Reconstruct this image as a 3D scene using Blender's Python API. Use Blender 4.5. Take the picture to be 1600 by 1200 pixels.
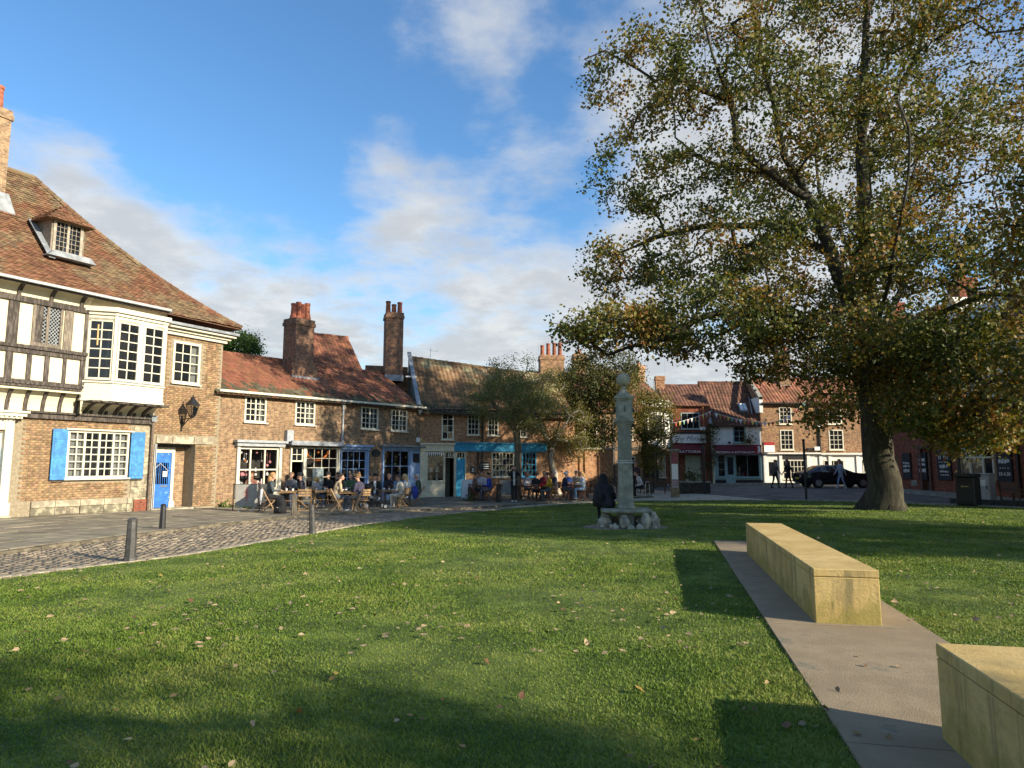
import bpy, bmesh, math, random
import numpy as np
from mathutils import Matrix, Vector
random.seed(7); RNG = np.random.default_rng(7)
sc = bpy.context.scene
for o in list(bpy.data.objects): bpy.data.objects.remove(o)
COL = sc.collection
R = math.radians

# ------------------------------------------------------------------ camera, sky, sun, exposure
FPX, HZ, EYE = 1063.0, 726.0, 1.65
TH = math.atan((HZ - 600) / FPX)
cd = bpy.data.cameras.new('camera'); cam = bpy.data.objects.new('camera', cd); COL.objects.link(cam)
cd.sensor_width = 36; cd.lens = 36 * FPX / 1600; cd.clip_end = 4000; cd.clip_start = .05
cam.location = (0, 0, EYE); cam.rotation_euler = (math.pi / 2 + TH, 0, 0)
sc.camera = cam
sc.cycles.max_bounces = 6; sc.cycles.diffuse_bounces = 3; sc.cycles.glossy_bounces = 2; sc.cycles.transmission_bounces = 3; sc.cycles.transparent_max_bounces = 6
SUN_EL, SUN_H = R(22.0), (0.853, -0.523)
sd = bpy.data.lights.new('sun', 'SUN'); sd.energy = 4.7; sd.angle = R(.53); sd.color = (1, .89, .70)
sun = bpy.data.objects.new('sun', sd); COL.objects.link(sun)
sv = Vector((SUN_H[0] * math.cos(SUN_EL), SUN_H[1] * math.cos(SUN_EL), math.sin(SUN_EL)))
sun.rotation_euler = sv.to_track_quat('Z', 'Y').to_euler(); sun.location = sv * 100
vs = sc.view_settings; vs.view_transform = 'Standard'; vs.look = 'None'; vs.gamma = 1; vs.exposure = 0.92; vs.use_curve_mapping = False

class NT:                                             # tiny node-tree helper
    def __init__(s, nt): s.t = nt; nt.nodes.clear()
    def n(s, typ, ins=None, **kw):
        nd = s.t.nodes.new(typ)
        for k, v in kw.items(): setattr(nd, k, v)
        for k, v in (ins or {}).items(): s.put(nd.inputs[k], v)
        return nd
    def put(s, sock, v):
        if isinstance(v, bpy.types.NodeSocket): s.t.links.new(v, sock)
        elif isinstance(v, bpy.types.Node): s.t.links.new(v.outputs[0], sock)
        else: sock.default_value = v
    def m(s, op, a, b=0.0, c=0.0, clamp=False):
        nd = s.n('ShaderNodeMath', operation=op, use_clamp=clamp)
        for i, v in enumerate((a, b, c)): s.put(nd.inputs[i], v)
        return nd.outputs[0]
    def vm(s, op, a, b=(0, 0, 0)):
        nd = s.n('ShaderNodeVectorMath', operation=op); s.put(nd.inputs[0], a); s.put(nd.inputs[1], b)
        return nd.outputs['Value'] if op in ('DOT_PRODUCT', 'LENGTH') else nd.outputs[0]
    def mix(s, f, a, b, mode='MIX'):
        nd = s.n('ShaderNodeMix', data_type='RGBA', blend_type=mode, clamp_factor=True)
        s.put(nd.inputs[0], f); s.put(nd.inputs[6], c4(a)); s.put(nd.inputs[7], c4(b)); return nd.outputs[2]
    def rng(s, v, a, b, c=0., d=1., smooth=True):
        nd = s.n('ShaderNodeMapRange', interpolation_type='SMOOTHSTEP' if smooth else 'LINEAR', clamp=True)
        for i, x in enumerate((v, a, b, c, d)): s.put(nd.inputs[i], x)
        return nd.outputs[0]
    def noise(s, vec, scale, detail=4, rough=.55, dist=0.):
        return s.n('ShaderNodeTexNoise', {'Vector': vec, 'Scale': scale, 'Detail': detail, 'Roughness': rough, 'Distortion': dist})
def c4(c): return (*c, 1.0) if isinstance(c, tuple) and len(c) == 3 else c

def pray(px, py):                                     # viewing direction of a photograph pixel
    u, v = (px - 800) / FPX, (600 - py) / FPX
    return np.array((u, math.cos(TH) - v * math.sin(TH), math.sin(TH) + v * math.cos(TH)))

wd = bpy.data.worlds.new('World'); sc.world = wd; wd.use_nodes = True
W = NT(wd.node_tree)
sky = W.n('ShaderNodeTexSky', sky_type='NISHITA', sun_disc=False, sun_elevation=SUN_EL, sun_rotation=math.atan2(*SUN_H), air_density=1.1, dust_density=.35, ozone_density=2.2)
dirv = W.n('ShaderNodeTexCoord').outputs['Generated']
sep = W.n('ShaderNodeSeparateXYZ', {0: dirv})
zz = W.m('ADD', W.m('MAXIMUM', sep.outputs[2], 0.0), .16)
cp = W.n('ShaderNodeCombineXYZ', {0: W.m('DIVIDE', sep.outputs[0], zz), 1: W.m('DIVIDE', sep.outputs[1], zz), 2: 0.3})
n1 = W.noise(cp, 2.1, 8, .6, .1).outputs[0]
n2 = W.noise(cp, 5.5, 6, .62, .1).outputs[0]
dens = W.m('ADD', n1, W.m('MULTIPLY', W.m('SUBTRACT', n2, .5), .36))
dens = W.m('ADD', dens, W.rng(sep.outputs[2], .36, .10, 0, .19))          # more cloud low down, all round
# the cloud banks of that afternoon: direction, angular size, amount
for px, py, wdt, amt in ((110, 350, 7, .17), (20, 330, 6, .10), (320, 420, 10, .22), (230, 370, 6, .08), (560, 370, 6, .10), (700, 430, 8, .12), (560, 190, 4, .15), (690, 40, 6, .2), (620, 260, 4, .14), (840, 120, 6, .14), (430, 100, 2.5, .16), (790, 290, 5, .13), (90, 160, 4, .10), (1000, 300, 9, .14), (1250, 150, 13, .2), (1150, 500, 11, .16), (860, 500, 8, .14),
                         (200, 110, 11, -.14), (420, 230, 9, -.2), (300, 20, 13, -.16), (840, 370, 5, -.12), (880, 230, 5, -.16), (520, 60, 6, -.14), (700, 180, 4, -.14), (640, 600, 6, -.05)):
    d = pray(px, py); d /= np.linalg.norm(d)
    dens = W.m('ADD', dens, W.rng(W.vm('DOT_PRODUCT', dirv, tuple(d)), math.cos(R(wdt * 1.5)), 1.0, 0, amt))
mask = W.rng(dens, .47, .86)
cshade = W.rng(W.m('ADD', n2, W.m('MULTIPLY', dens, .55)), .70, 1.12)
ccol = W.mix(cshade, (3.75, 3.75, 3.65), (2.75, 2.85, 2.95))
hsv = W.n('ShaderNodeHueSaturation', {'Saturation': 1.12, 'Value': 1.0, 'Color': sky.outputs[0]})
tint = W.mix(1.0, hsv.outputs[0], (.72, .89, 1.0), 'MULTIPLY')
full = W.mix(W.m('MULTIPLY', mask, .93), tint, ccol)
bg = W.n('ShaderNodeBackground', {'Color': full, 'Strength': .12})
W.n('ShaderNodeOutputWorld', {0: bg})

# ------------------------------------------------------------------ terrain and placing
def ss(a, b, x):
    t = max(0., min(1., (x - a) / (b - a))); return t * t * (3 - 2 * t)
def T(x, y):
    return -.28 * math.exp(-(((x + 2) / 11) ** 2 + ((y - 31) / 9) ** 2)) + .18 * ss(6, 20, x) * ss(20, 40, y)
def Tn(x, y):
    f = lambda a, b, v: (lambda t: t * t * (3 - 2 * t))(np.clip((v - a) / (b - a), 0, 1))
    return -.28 * np.exp(-(((x + 2) / 11) ** 2 + ((y - 31) / 9) ** 2)) + .18 * f(6, 20, x) * f(20, 40, y)
def at(px, py):                                       # where a photograph pixel meets the ground
    d = pray(px, py); z = 0.
    for i in range(40):
        t = (z - EYE) / d[2]; z = .5 * z + .5 * T(d[0] * t, d[1] * t)
    return Vector((d[0] * t, d[1] * t, z))
def atd(px, py, y):                                   # a pixel at a given distance
    d = pray(px, py); t = y / d[1]; return Vector((d[0] * t, y, EYE + d[2] * t))

# ------------------------------------------------------------------ object helpers
def tag(o, label=None, cat=None, group=None, kind=None):
    if label: o['label'] = label
    if cat: o['category'] = cat
    if group: o['group'] = group
    if kind: o['kind'] = kind
    return o
def empty(name, loc, rz=0., label=None, cat=None, group=None):
    o = bpy.data.objects.new(name, None); COL.objects.link(o); o.location = loc; o.rotation_euler = (0, 0, rz); o.empty_display_size = .2
    return tag(o, label, cat, group)
def copy_tree(o, parent=None):
    c = o.copy(); COL.objects.link(c); c.parent = parent
    for ch in o.children: copy_tree(ch, c)
    return c
def link(name, me, m, parent=None, smooth=False, mw=None):
    o = bpy.data.objects.new(name, me); COL.objects.link(o)
    if m is not None and not me.materials:
        for q in (m if isinstance(m, (list, tuple)) else [m]): me.materials.append(q)
    if parent is not None: o.parent = parent
    if mw is not None: o.matrix_local = mw
    if smooth: me.shade_smooth()
    return o
def np_mesh(name, V, Fq, n=4):                         # fast mesh: V (N,3), Fq (M,n)
    me = bpy.data.meshes.new(name); V = np.asarray(V, np.float32); Fq = np.asarray(Fq, np.int32)
    me.vertices.add(len(V)); me.vertices.foreach_set('co', V.ravel())
    me.loops.add(Fq.size); me.loops.foreach_set('vertex_index', Fq.ravel())
    me.polygons.add(len(Fq)); me.polygons.foreach_set('loop_start', np.arange(0, Fq.size, n, dtype=np.int32))
    me.update(calc_edges=True); me.validate(); return me
class MB:                                             # mesh builder: collects shapes, builds ONE mesh object
    def __init__(s): s.v = []; s.f = []; s.mi = []; s.cm = 0
    def add(s, V, Fs):
        b = len(s.v); s.v += [tuple(v) for v in V]; s.f += [tuple(i + b for i in f) for f in Fs]; s.mi += [s.cm] * len(Fs); return s
    def box(s, x0, x1, y0, y1, z0, z1, tx=1., ty=1.):
        cx, cy = (x0 + x1) / 2, (y0 + y1) / 2
        V = [(x, y, z0) for x, y in ((x0, y0), (x1, y0), (x1, y1), (x0, y1))] + [(cx + (x - cx) * tx, cy + (y - cy) * ty, z1) for x, y in ((x0, y0), (x1, y0), (x1, y1), (x0, y1))]
        return s.add(V, [(3, 2, 1, 0), (4, 5, 6, 7), (0, 1, 5, 4), (1, 2, 6, 5), (2, 3, 7, 6), (3, 0, 4, 7)])
    def bar(s, p, q, w, h=None, up=(0, 0, 1)):          # rectangular bar from p to q
        p, q = Vector(p), Vector(q); d = (q - p).normalized(); u = Vector(up)
        if abs(d.dot(u)) > .97: u = Vector((0, 1, 0))
        a = d.cross(u).normalized() * w / 2; b = a.cross(d).normalized() * (h or w) / 2
        V = [p - a - b, p + a - b, p + a + b, p - a + b, q - a - b, q + a - b, q + a + b, q - a + b]
        return s.add(V, [(3, 2, 1, 0), (4, 5, 6, 7), (0, 1, 5, 4), (1, 2, 6, 5), (2, 3, 7, 6), (3, 0, 4, 7)])
    def tube(s, pts, rad, n=6, cap=True):               # round tube through points
        pts = [Vector(p) for p in pts]; rad = rad if isinstance(rad, (list, tuple)) else [rad] * len(pts); V = []; Fs = []
        for i, p in enumerate(pts):
            d = (pts[min(i + 1, len(pts) - 1)] - pts[max(i - 1, 0)]).normalized(); u = Vector((0, 0, 1)) if abs(d.z) < .9 else Vector((1, 0, 0))
            a = d.cross(u).normalized(); b = a.cross(d)
            V += [p + (a * math.cos(k * 2 * math.pi / n) + b * math.sin(k * 2 * math.pi / n)) * rad[i] for k in range(n)]
        for i in range(len(pts) - 1):
            for k in range(n): Fs.append((i * n + k, i * n + (k + 1) % n, (i + 1) * n + (k + 1) % n, (i + 1) * n + k))
        if cap: Fs += [tuple(range(n))[::-1], tuple((len(pts) - 1) * n + k for k in range(n))]
        return s.add(V, [f[::-1] for f in Fs])
    def lathe(s, prof, n=12, c=(0, 0, 0), rot=0., sx=1., sy=1.):   # prof: (radius, z)
        V = [(c[0] + r * sx * math.cos(rot + k * 2 * math.pi / n), c[1] + r * sy * math.sin(rot + k * 2 * math.pi / n), c[2] + z) for r, z in prof for k in range(n)]
        Fs = [(i * n + k, i * n + (k + 1) % n, (i + 1) * n + (k + 1) % n, (i + 1) * n + k) for i in range(len(prof) - 1) for k in range(n)]
        Fs += [tuple(range(n))[::-1], tuple((len(prof) - 1) * n + k for k in range(n))]
        return s.add(V, Fs)
    def ball(s, c, r, n=10, m=6, sc_=(1, 1, 1)):
        return s.lathe([(max(1e-4, r * math.sin(math.pi * i / m)) , -r * math.cos(math.pi * i / m) * sc_[2]) for i in range(m + 1)], n, c, 0, sc_[0], sc_[1])
    def prism(s, poly, a, b, ax='y'):                    # polygon extruded along an axis; poly is (x,z) for y, (y,z) for x, (x,y) for z
        f = {'y': lambda p, t: (p[0], t, p[1]), 'x': lambda p, t: (t, p[0], p[1]), 'z': lambda p, t: (p[0], p[1], t)}[ax]
        n = len(poly); V = [f(p, a) for p in poly] + [f(p, b) for p in poly]
        return s.add(V, [tuple(range(n)), tuple(range(n, 2 * n))[::-1]] + [(i, n + i, n + (i + 1) % n, (i + 1) % n) for i in range(n)])
    def quad(s, *p): return s.add(p, [tuple(range(len(p)))])
    def build(s, name, m, parent=None, smooth=False, xf=None, bev=0., fix=True):
        me = bpy.data.meshes.new(name); V = s.v if xf is None else [tuple(xf @ Vector(v)) for v in s.v]
        me.from_pydata(V, [], s.f)
        if len(set(s.mi)) > 1: me.polygons.foreach_set('material_index', s.mi)
        if fix:
            bm = bmesh.new(); bm.from_mesh(me)
            if bev: bmesh.ops.bevel(bm, geom=bm.edges[:], offset=bev, segments=1, affect='EDGES', clamp_overlap=True)
            bmesh.ops.recalc_face_normals(bm, faces=bm.faces); bm.to_mesh(me); bm.free()
        o = link(name, me, m, parent)
        if smooth: me.shade_smooth()
        return o
def part(name, m, parent, *boxes, xf=None, bev=0.):
    mb = MB()
    for b in boxes: mb.box(*b)
    return mb.build(name, m, parent, xf=xf, bev=bev)

# ------------------------------------------------------------------ materials
MAT = {}
def mat(name, col, rough=.8, var=.18, scale=6., bump=.0, bscale=30., col2=None, isl=.0, metal=0., spec=.4, stretch=(1, 1, 1), thr=(.42, .62), wear=None):
    if name in MAT: return MAT[name]
    m = bpy.data.materials.new(name); m.use_nodes = True; N = NT(m.node_tree); MAT[name] = m
    tc = N.n('ShaderNodeTexCoord').outputs['Object']; vec = N.vm('MULTIPLY', tc, stretch)
    nz = N.noise(vec, scale, 5, .6)
    a = tuple(c * (1 - var) for c in col); b = col2 or tuple(min(1, c * (1 + var)) for c in col)
    c = N.mix(N.rng(nz.outputs[0], *thr), a, b)
    if wear:
        w = N.noise(tc, wear[1], 6, .7); c = N.mix(N.rng(w.outputs[0], wear[2], wear[2] + .1), c, wear[0])
    if isl:
        g = N.n('ShaderNodeNewGeometry'); oi = N.n('ShaderNodeObjectInfo')
        r = N.m('FRACT', N.m('ADD', g.outputs['Random Per Island'], oi.outputs['Random']))
        h = N.n('ShaderNodeHueSaturation', {'Hue': N.m('ADD', .5, N.m('MULTIPLY', N.m('SUBTRACT', N.m('FRACT', N.m('MULTIPLY', r, 7.31)), .5), isl * .07)), 'Value': N.m('ADD', 1 - isl, N.m('MULTIPLY', r, isl * 2)), 'Color': c}); c = h.outputs[0]
    p = N.n('ShaderNodeBsdfPrincipled', {'Base Color': c4(c), 'Roughness': rough, 'Metallic': metal, 'Specular IOR Level': spec})
    if bump:
        bn = N.noise(vec, bscale, 4, .6); p2 = N.n('ShaderNodeBump', {'Strength': bump, 'Distance': .02, 'Height': bn.outputs[0]}); N.put(p.inputs['Normal'], p2.outputs[0])
    N.n('ShaderNodeOutputMaterial', {0: p}); return m
def brickmat(name, c1, c2, mortar, dark=(.09, .06, .045), w=.225, h=.075, big=.5):
    if name in MAT: return MAT[name]
    m = bpy.data.materials.new(name); m.use_nodes = True; N = NT(m.node_tree); MAT[name] = m
    tc = N.n('ShaderNodeTexCoord').outputs['Object']; s = N.n('ShaderNodeSeparateXYZ', {0: tc})
    v = N.n('ShaderNodeCombineXYZ', {0: N.m('ADD', s.outputs[0], s.outputs[1]), 1: s.outputs[2], 2: 0.})
    wob = N.noise(tc, 1.3, 3); v = N.vm('ADD', v, N.vm('MULTIPLY', wob.outputs['Color'], (.03, .03, 0)))
    b = N.n('ShaderNodeTexBrick', {'Vector': v, 'Color1': c4(c1), 'Color2': c4(c2), 'Mortar': c4(mortar), 'Scale': 1.0, 'Mortar Size': .009, 'Mortar Smooth': .3, 'Bias': -.1, 'Brick Width': w, 'Row Height': h})
    big_ = N.noise(tc, .9, 5, .65); cell = N.noise(N.vm('MULTIPLY', v, (4.4, 13.3, 1)), 1.0, 1)
    c = N.mix(N.m('MULTIPLY', N.rng(cell.outputs[0], .56, .66), .75), b.outputs[0], dark)
    c = N.mix(N.m('MULTIPLY', N.rng(big_.outputs[0], .48, .68), big), c, dark)
    c = N.mix(N.m('MULTIPLY', b.outputs['Fac'], .8), c, mortar)
    c = N.mix(.8, c, N.mix(N.rng(N.noise(tc, 5.5, 4, .7).outputs[0], .36, .64), (.62, .62, .62), (1.32, 1.28, 1.18)), 'MULTIPLY')
    p = N.n('ShaderNodeBsdfPrincipled', {'Base Color': c, 'Roughness': .9, 'Specular IOR Level': .2})
    hh = N.m('SUBTRACT', N.m('MULTIPLY', N.noise(tc, 40, 3).outputs[0], .4), b.outputs['Fac'])
    N.put(p.inputs['Normal'], N.n('ShaderNodeBump', {'Strength': .6, 'Distance': .012, 'Height': hh}).outputs[0])
    N.n('ShaderNodeOutputMaterial', {0: p}); return m
def glassmat(name, tint, alpha):                        # window glass: mirror-like film over a partly clear pane
    if name in MAT: return MAT[name]
    m = bpy.data.materials.new(name); m.use_nodes = True; N = NT(m.node_tree); MAT[name] = m
    bn = N.n('ShaderNodeBump', {'Strength': .08, 'Distance': .02, 'Height': N.noise(N.n('ShaderNodeTexCoord').outputs['Object'], 3, 2).outputs[0]})
    tr = N.n('ShaderNodeBsdfTransparent', {'Color': c4(tint)}); gl = N.n('ShaderNodeBsdfGlossy', {'Roughness': .03, 'Color': (1, 1, 1, 1), 'Normal': bn.outputs[0]})
    df = N.n('ShaderNodeBsdfDiffuse', {'Color': (.03, .035, .04, 1)})
    a = N.n('ShaderNodeMixShader', {0: alpha, 1: tr, 2: df}); fr = N.n('ShaderNodeFresnel', {'IOR': 1.5, 'Normal': bn.outputs[0]})
    N.n('ShaderNodeOutputMaterial', {0: N.n('ShaderNodeMixShader', {0: fr, 1: a, 2: gl})}); return m
def leafmat(name, stops, trans=.35):
    if name in MAT: return MAT[name]
    m = bpy.data.materials.new(name); m.use_nodes = True; N = NT(m.node_tree); MAT[name] = m
    g = N.n('ShaderNodeNewGeometry'); tc = N.n('ShaderNodeTexCoord').outputs['Object']
    r = N.m('ADD', N.m('MULTIPLY', g.outputs['Random Per Island'], .55), N.rng(N.noise(tc, .45, 3).outputs[0], .3, .7, 0, .5))
    cr = N.n('ShaderNodeValToRGB', {0: r}); e = cr.color_ramp.elements
    while len(e) < len(stops): e.new(.5)
    for i, (p, c) in enumerate(stops): e[i].position = p; e[i].color = c4(c)
    d = N.n('ShaderNodeBsdfPrincipled', {'Base Color': cr.outputs[0], 'Roughness': .55, 'Specular IOR Level': .35}); t = N.n('ShaderNodeBsdfTranslucent', {'Color': N.mix(1.0, cr.outputs[0], (1.25, 1.2, .55), 'MULTIPLY')})
    N.n('ShaderNodeOutputMaterial', {0: N.n('ShaderNodeMixShader', {0: trans, 1: d, 2: t})}); return m
# ------------------------------------------------------------------ palette
WHITE = mat('cream_white_paint', (.64, .59, .46), .5, .06, 9, .05)
GREYP = mat('grey_paint', (.33, .35, .36), .55, .12, 8, .05)
CREAM = mat('cream_plaster', (.68, .605, .42), .85, .05, 2.5, .12, 25)
OAK = mat('weathered_oak', (.085, .07, .058), .85, .45, 7, .5, 22, stretch=(3, 3, .6))
OAKL = mat('pale_oak', (.20, .165, .125), .85, .3, 7, .4, 22, stretch=(3, 3, .6))
BLUE = mat('blue_paint', (.055, .22, .47), .6, .2, 5, .1, wear=((.28, .36, .44), 9., .60))
BLUEG = mat('gate_blue_paint', (.035, .16, .50), .5, .15, 5, .06, wear=((.55, .62, .72), 6., .60))
PALEB = mat('pale_blue_paint', (.25, .37, .58), .5, .08, 6, .04)
TURQ = mat('turquoise_paint', (.02, .25, .42), .5, .12, 6, .04)
STONER = mat('rough_plinth_stone', (.27, .235, .165), .95, .4, 5, .9, 14, isl=.3, wear=((.10, .085, .055), 4, .56))
STONE = mat('limestone', (.36, .31, .22), .9, .25, 5, .35, 22, isl=.12)
STONEG = mat('grey_weathered_stone', (.27, .27, .22), .9, .25, 6, .3, 25, wear=((.16, .19, .10), 3.5, .60))
LEAD = mat('lead_sheet', (.24, .26, .28), .5, .2, 4, .1, spec=.5)
IRON = mat('black_iron', (.018, .018, .02), .45, .2, 10)
PIPE = mat('grey_pipe', (.40, .41, .41), .5, .1, 6)
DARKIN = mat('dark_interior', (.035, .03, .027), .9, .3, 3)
CLAY = mat('chimney_clay', (.30, .10, .055), .85, .25, 7, .2, isl=.2)
GLASS = glassmat('window_glass', (.75, .78, .8), .35)
GLASSC = glassmat('clear_shop_glass', (.9, .92, .92), .05)
BR_COLL = brickmat('buff_brick', (.34, .22, .125), (.26, .15, .09), (.34, .29, .21), dark=(.17, .105, .062), big=.35)
BR_ROW = brickmat('brown_brick', (.31, .20, .115), (.215, .12, .07), (.31, .25, .175), dark=(.10, .06, .038), big=.55)
BR_PAN = brickmat('orange_brick', (.40, .215, .11), (.31, .145, .075), (.42, .32, .22), dark=(.17, .08, .045), big=.3)
BR_RED = brickmat('red_brick', (.30, .085, .045), (.22, .06, .035), (.20, .13, .10), dark=(.12, .04, .03), big=.3)
BR_MIX = brickmat('mottled_brick', (.38, .23, .12), (.26, .12, .065), (.33, .27, .2), dark=(.12, .075, .05), big=.5)
BR_CHIM = brickmat('chimney_brick', (.30, .155, .095), (.225, .10, .062), (.22, .18, .13), dark=(.06, .045, .035), big=.7)
MORTAR = mat('lime_mortar', (.28, .23, .155), .95, .15, 12, .3, 40)
BRICKP = mat('old_brick', (.305, .19, .10), .9, .25, 5, .3, 60, isl=.30)
TILEP = mat('plain_clay_tile', (.265, .125, .065), .9, .35, 1.1, .3, 40, col2=(.18, .125, .07), isl=.36, wear=((.30, .265, .17), 3.2, .61))
PANT = mat('red_pantile', (.235, .092, .05), .85, .3, 1.4, .2, 30, isl=.25, wear=((.10, .07, .05), .8, .60))
PANTG = mat('lichened_pantile', (.27, .155, .08), .9, .3, 1.0, .25, 30, col2=(.25, .215, .125), isl=.22)
MOSS = mat('mossy_pantile', (.085, .075, .045), .95, .3, 3, .3, 30, isl=.25)
PANTD = mat('dark_pantile', (.15, .07, .045), .85, .3, 1.4, .2, 30, isl=.25)
WOOD = mat('slatted_wood', (.33, .205, .10), .6, .25, 8, .15, 30, isl=.15)
WOODD = mat('dark_wood', (.10, .055, .03), .6, .3, 8, .2, 30)
BLACK = mat('black_cloth', (.012, .012, .014), .85, .2, 12)
RUBBER = mat('rubber', (.015, .015, .015), .7, .2, 12)
STEEL = mat('steel', (.45, .45, .46), .35, .1, 10, metal=.8)
CHALK = mat('chalkboard', (.02, .022, .025), .7, .2, 8)
LETTER = mat('white_lettering', (.80, .79, .75), .6, .03, 8)
RENDER = mat('white_render', (.74, .72, .66), .85, .06, 2.5, .1, 25)

# ------------------------------------------------------------------ pieces: the nearest become objects, the rest one joined 'stuff' part
def world_of(par):
    m = Matrix.Identity(4)
    while par is not None: m = par.matrix_local @ m if False else (Matrix.LocRotScale(par.location, par.rotation_euler, par.scale) @ m); par = par.parent
    return m
def pieces(par, name, protos, place, m, nmax=300, rest=None):
    """protos: list of (V Nx3, F Mx4) ; place: list of (4x4 ndarray, proto index)"""
    if not place: return
    Mw = np.array(world_of(par)); P = np.array([q[0] for q in place]); pos = (P[:, :3, 3] @ Mw[:3, :3].T) + Mw[:3, 3]
    dd = pos - np.array((0, 0, EYE)); dist = np.linalg.norm(dd, axis=1)
    u = dd[:, 0] / np.maximum(dd[:, 1], .1); inside = (dd[:, 1] > .5) & (np.abs(u) < .765)
    order = np.argsort(dist + np.where(inside, 0, 1e4)); near = [i for i in order[:nmax] if inside[i]]; ns = set(near)
    mesh = [np_mesh(name, v, f) for v, f in protos]
    for me in mesh: me.materials.append(m)
    for i in near:
        o = bpy.data.objects.new(name, mesh[place[i][1]]); COL.objects.link(o); o.parent = par; o.matrix_local = Matrix(place[i][0].tolist())
    far = [i for i in range(len(place)) if i not in ns]
    if far:
        Vs, Fs, b = [], [], 0
        for i in far:
            v, f = protos[place[i][1]]; M = place[i][0]
            Vs.append(np.asarray(v) @ M[:3, :3].T + M[:3, 3]); Fs.append(np.asarray(f) + b); b += len(v)
        o = link(rest or name + 's', np_mesh(name + 's', np.vstack(Vs), np.vstack(Fs)), m, par); o['kind'] = 'stuff'
BOXF = np.array([(3, 2, 1, 0), (4, 5, 6, 7), (0, 1, 5, 4), (1, 2, 6, 5), (2, 3, 7, 6), (3, 0, 4, 7)])
def boxV(x0, x1, y0, y1, z0, z1, j=0.):
    V = np.array([(x, y, z) for z in (z0, z1) for x, y in ((x0, y0), (x1, y0), (x1, y1), (x0, y1))], float)
    return V + RNG.normal(0, j, V.shape) if j else V
def TM(x, y, z, rz=0., rx=0.):
    M = np.eye(4); c, s = math.cos(rz), math.sin(rz); a, b = math.cos(rx), math.sin(rx)
    M[:3, :3] = np.array([[c, -s, 0], [s, c, 0], [0, 0, 1]]) @ np.array([[1, 0, 0], [0, a, -b], [0, b, a]]); M[:3, 3] = (x, y, z); return M

# ------------------------------------------------------------------ facades
class Fac:                                             # a building front: local x along it, y into the building, z up
    def __init__(s, name, A, B, label, cat='building', group=None):
        s.A = np.array(A, float); d = np.array(B, float) - s.A; s.L = float(np.hypot(*d)); s.u = d / s.L; s.nn = np.array((-s.u[1], s.u[0]))
        s.E = empty(name, (A[0], A[1], 0), math.atan2(s.u[1], s.u[0]), label, cat, group)
    def p(s, px, py, o=0.):
        d = pray(px, py); a = s.A + s.nn * o; t = (a @ s.nn) / (d[:2] @ s.nn); q = d[:2] * t - a
        return float(q @ s.u), float(EYE + d[2] * t)
    def r(s, x0, y0, x1, y1, o=0.):                      # photograph rectangle -> (s0, s1, z0, z1)
        sm = (y0 + y1) / 2; xm = (x0 + x1) / 2
        return s.p(x0, sm, o)[0], s.p(x1, sm, o)[0], s.p(xm, y1, o)[1], s.p(xm, y0, o)[1]
    def w(s, x, y, z): q = s.A + s.u * x + s.nn * y; return Vector((q[0], q[1], z))
def wall(par, s0, s1, z0, z1, ops, m, y=0., dep=.14, name='wall', back=.3, xf=None):
    mb = MB(); xs = sorted({s0, s1, *[q for o in ops for q in o[:2] if s0 < q < s1]}); zs = sorted({z0, z1, *[q for o in ops for q in o[2:4] if z0 < q < z1]})
    for i in range(len(xs) - 1):
        for j in range(len(zs) - 1):
            cx, cz = (xs[i] + xs[i + 1]) / 2, (zs[j] + zs[j + 1]) / 2
            if any(o[0] < cx < o[1] and o[2] < cz < o[3] for o in ops): continue
            mb.quad((xs[i], y, zs[j]), (xs[i + 1], y, zs[j]), (xs[i + 1], y, zs[j + 1]), (xs[i], y, zs[j + 1]))
    for o in ops:
        d = o[4] if len(o) > 4 else dep; a, b, c, e = max(o[0], s0), min(o[1], s1), max(o[2], z0), min(o[3], z1)
        mb.quad((a, y, c), (a, y, e), (a, y + d, e), (a, y + d, c)); mb.quad((b, y, c), (b, y + d, c), (b, y + d, e), (b, y, e))
        mb.quad((a, y, e), (b, y, e), (b, y + d, e), (a, y + d, e)); mb.quad((a, y, c), (a, y + d, c), (b, y + d, c), (b, y, c))
    mb.quad((s0, y, z0), (s0, y, z1), (s0, y + back, z1), (s0, y + back, z0)); mb.quad((s1, y, z0), (s1, y + back, z0), (s1, y + back, z1), (s1, y, z1))
    return mb.build(name, m, par, xf=xf, fix=False)
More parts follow.
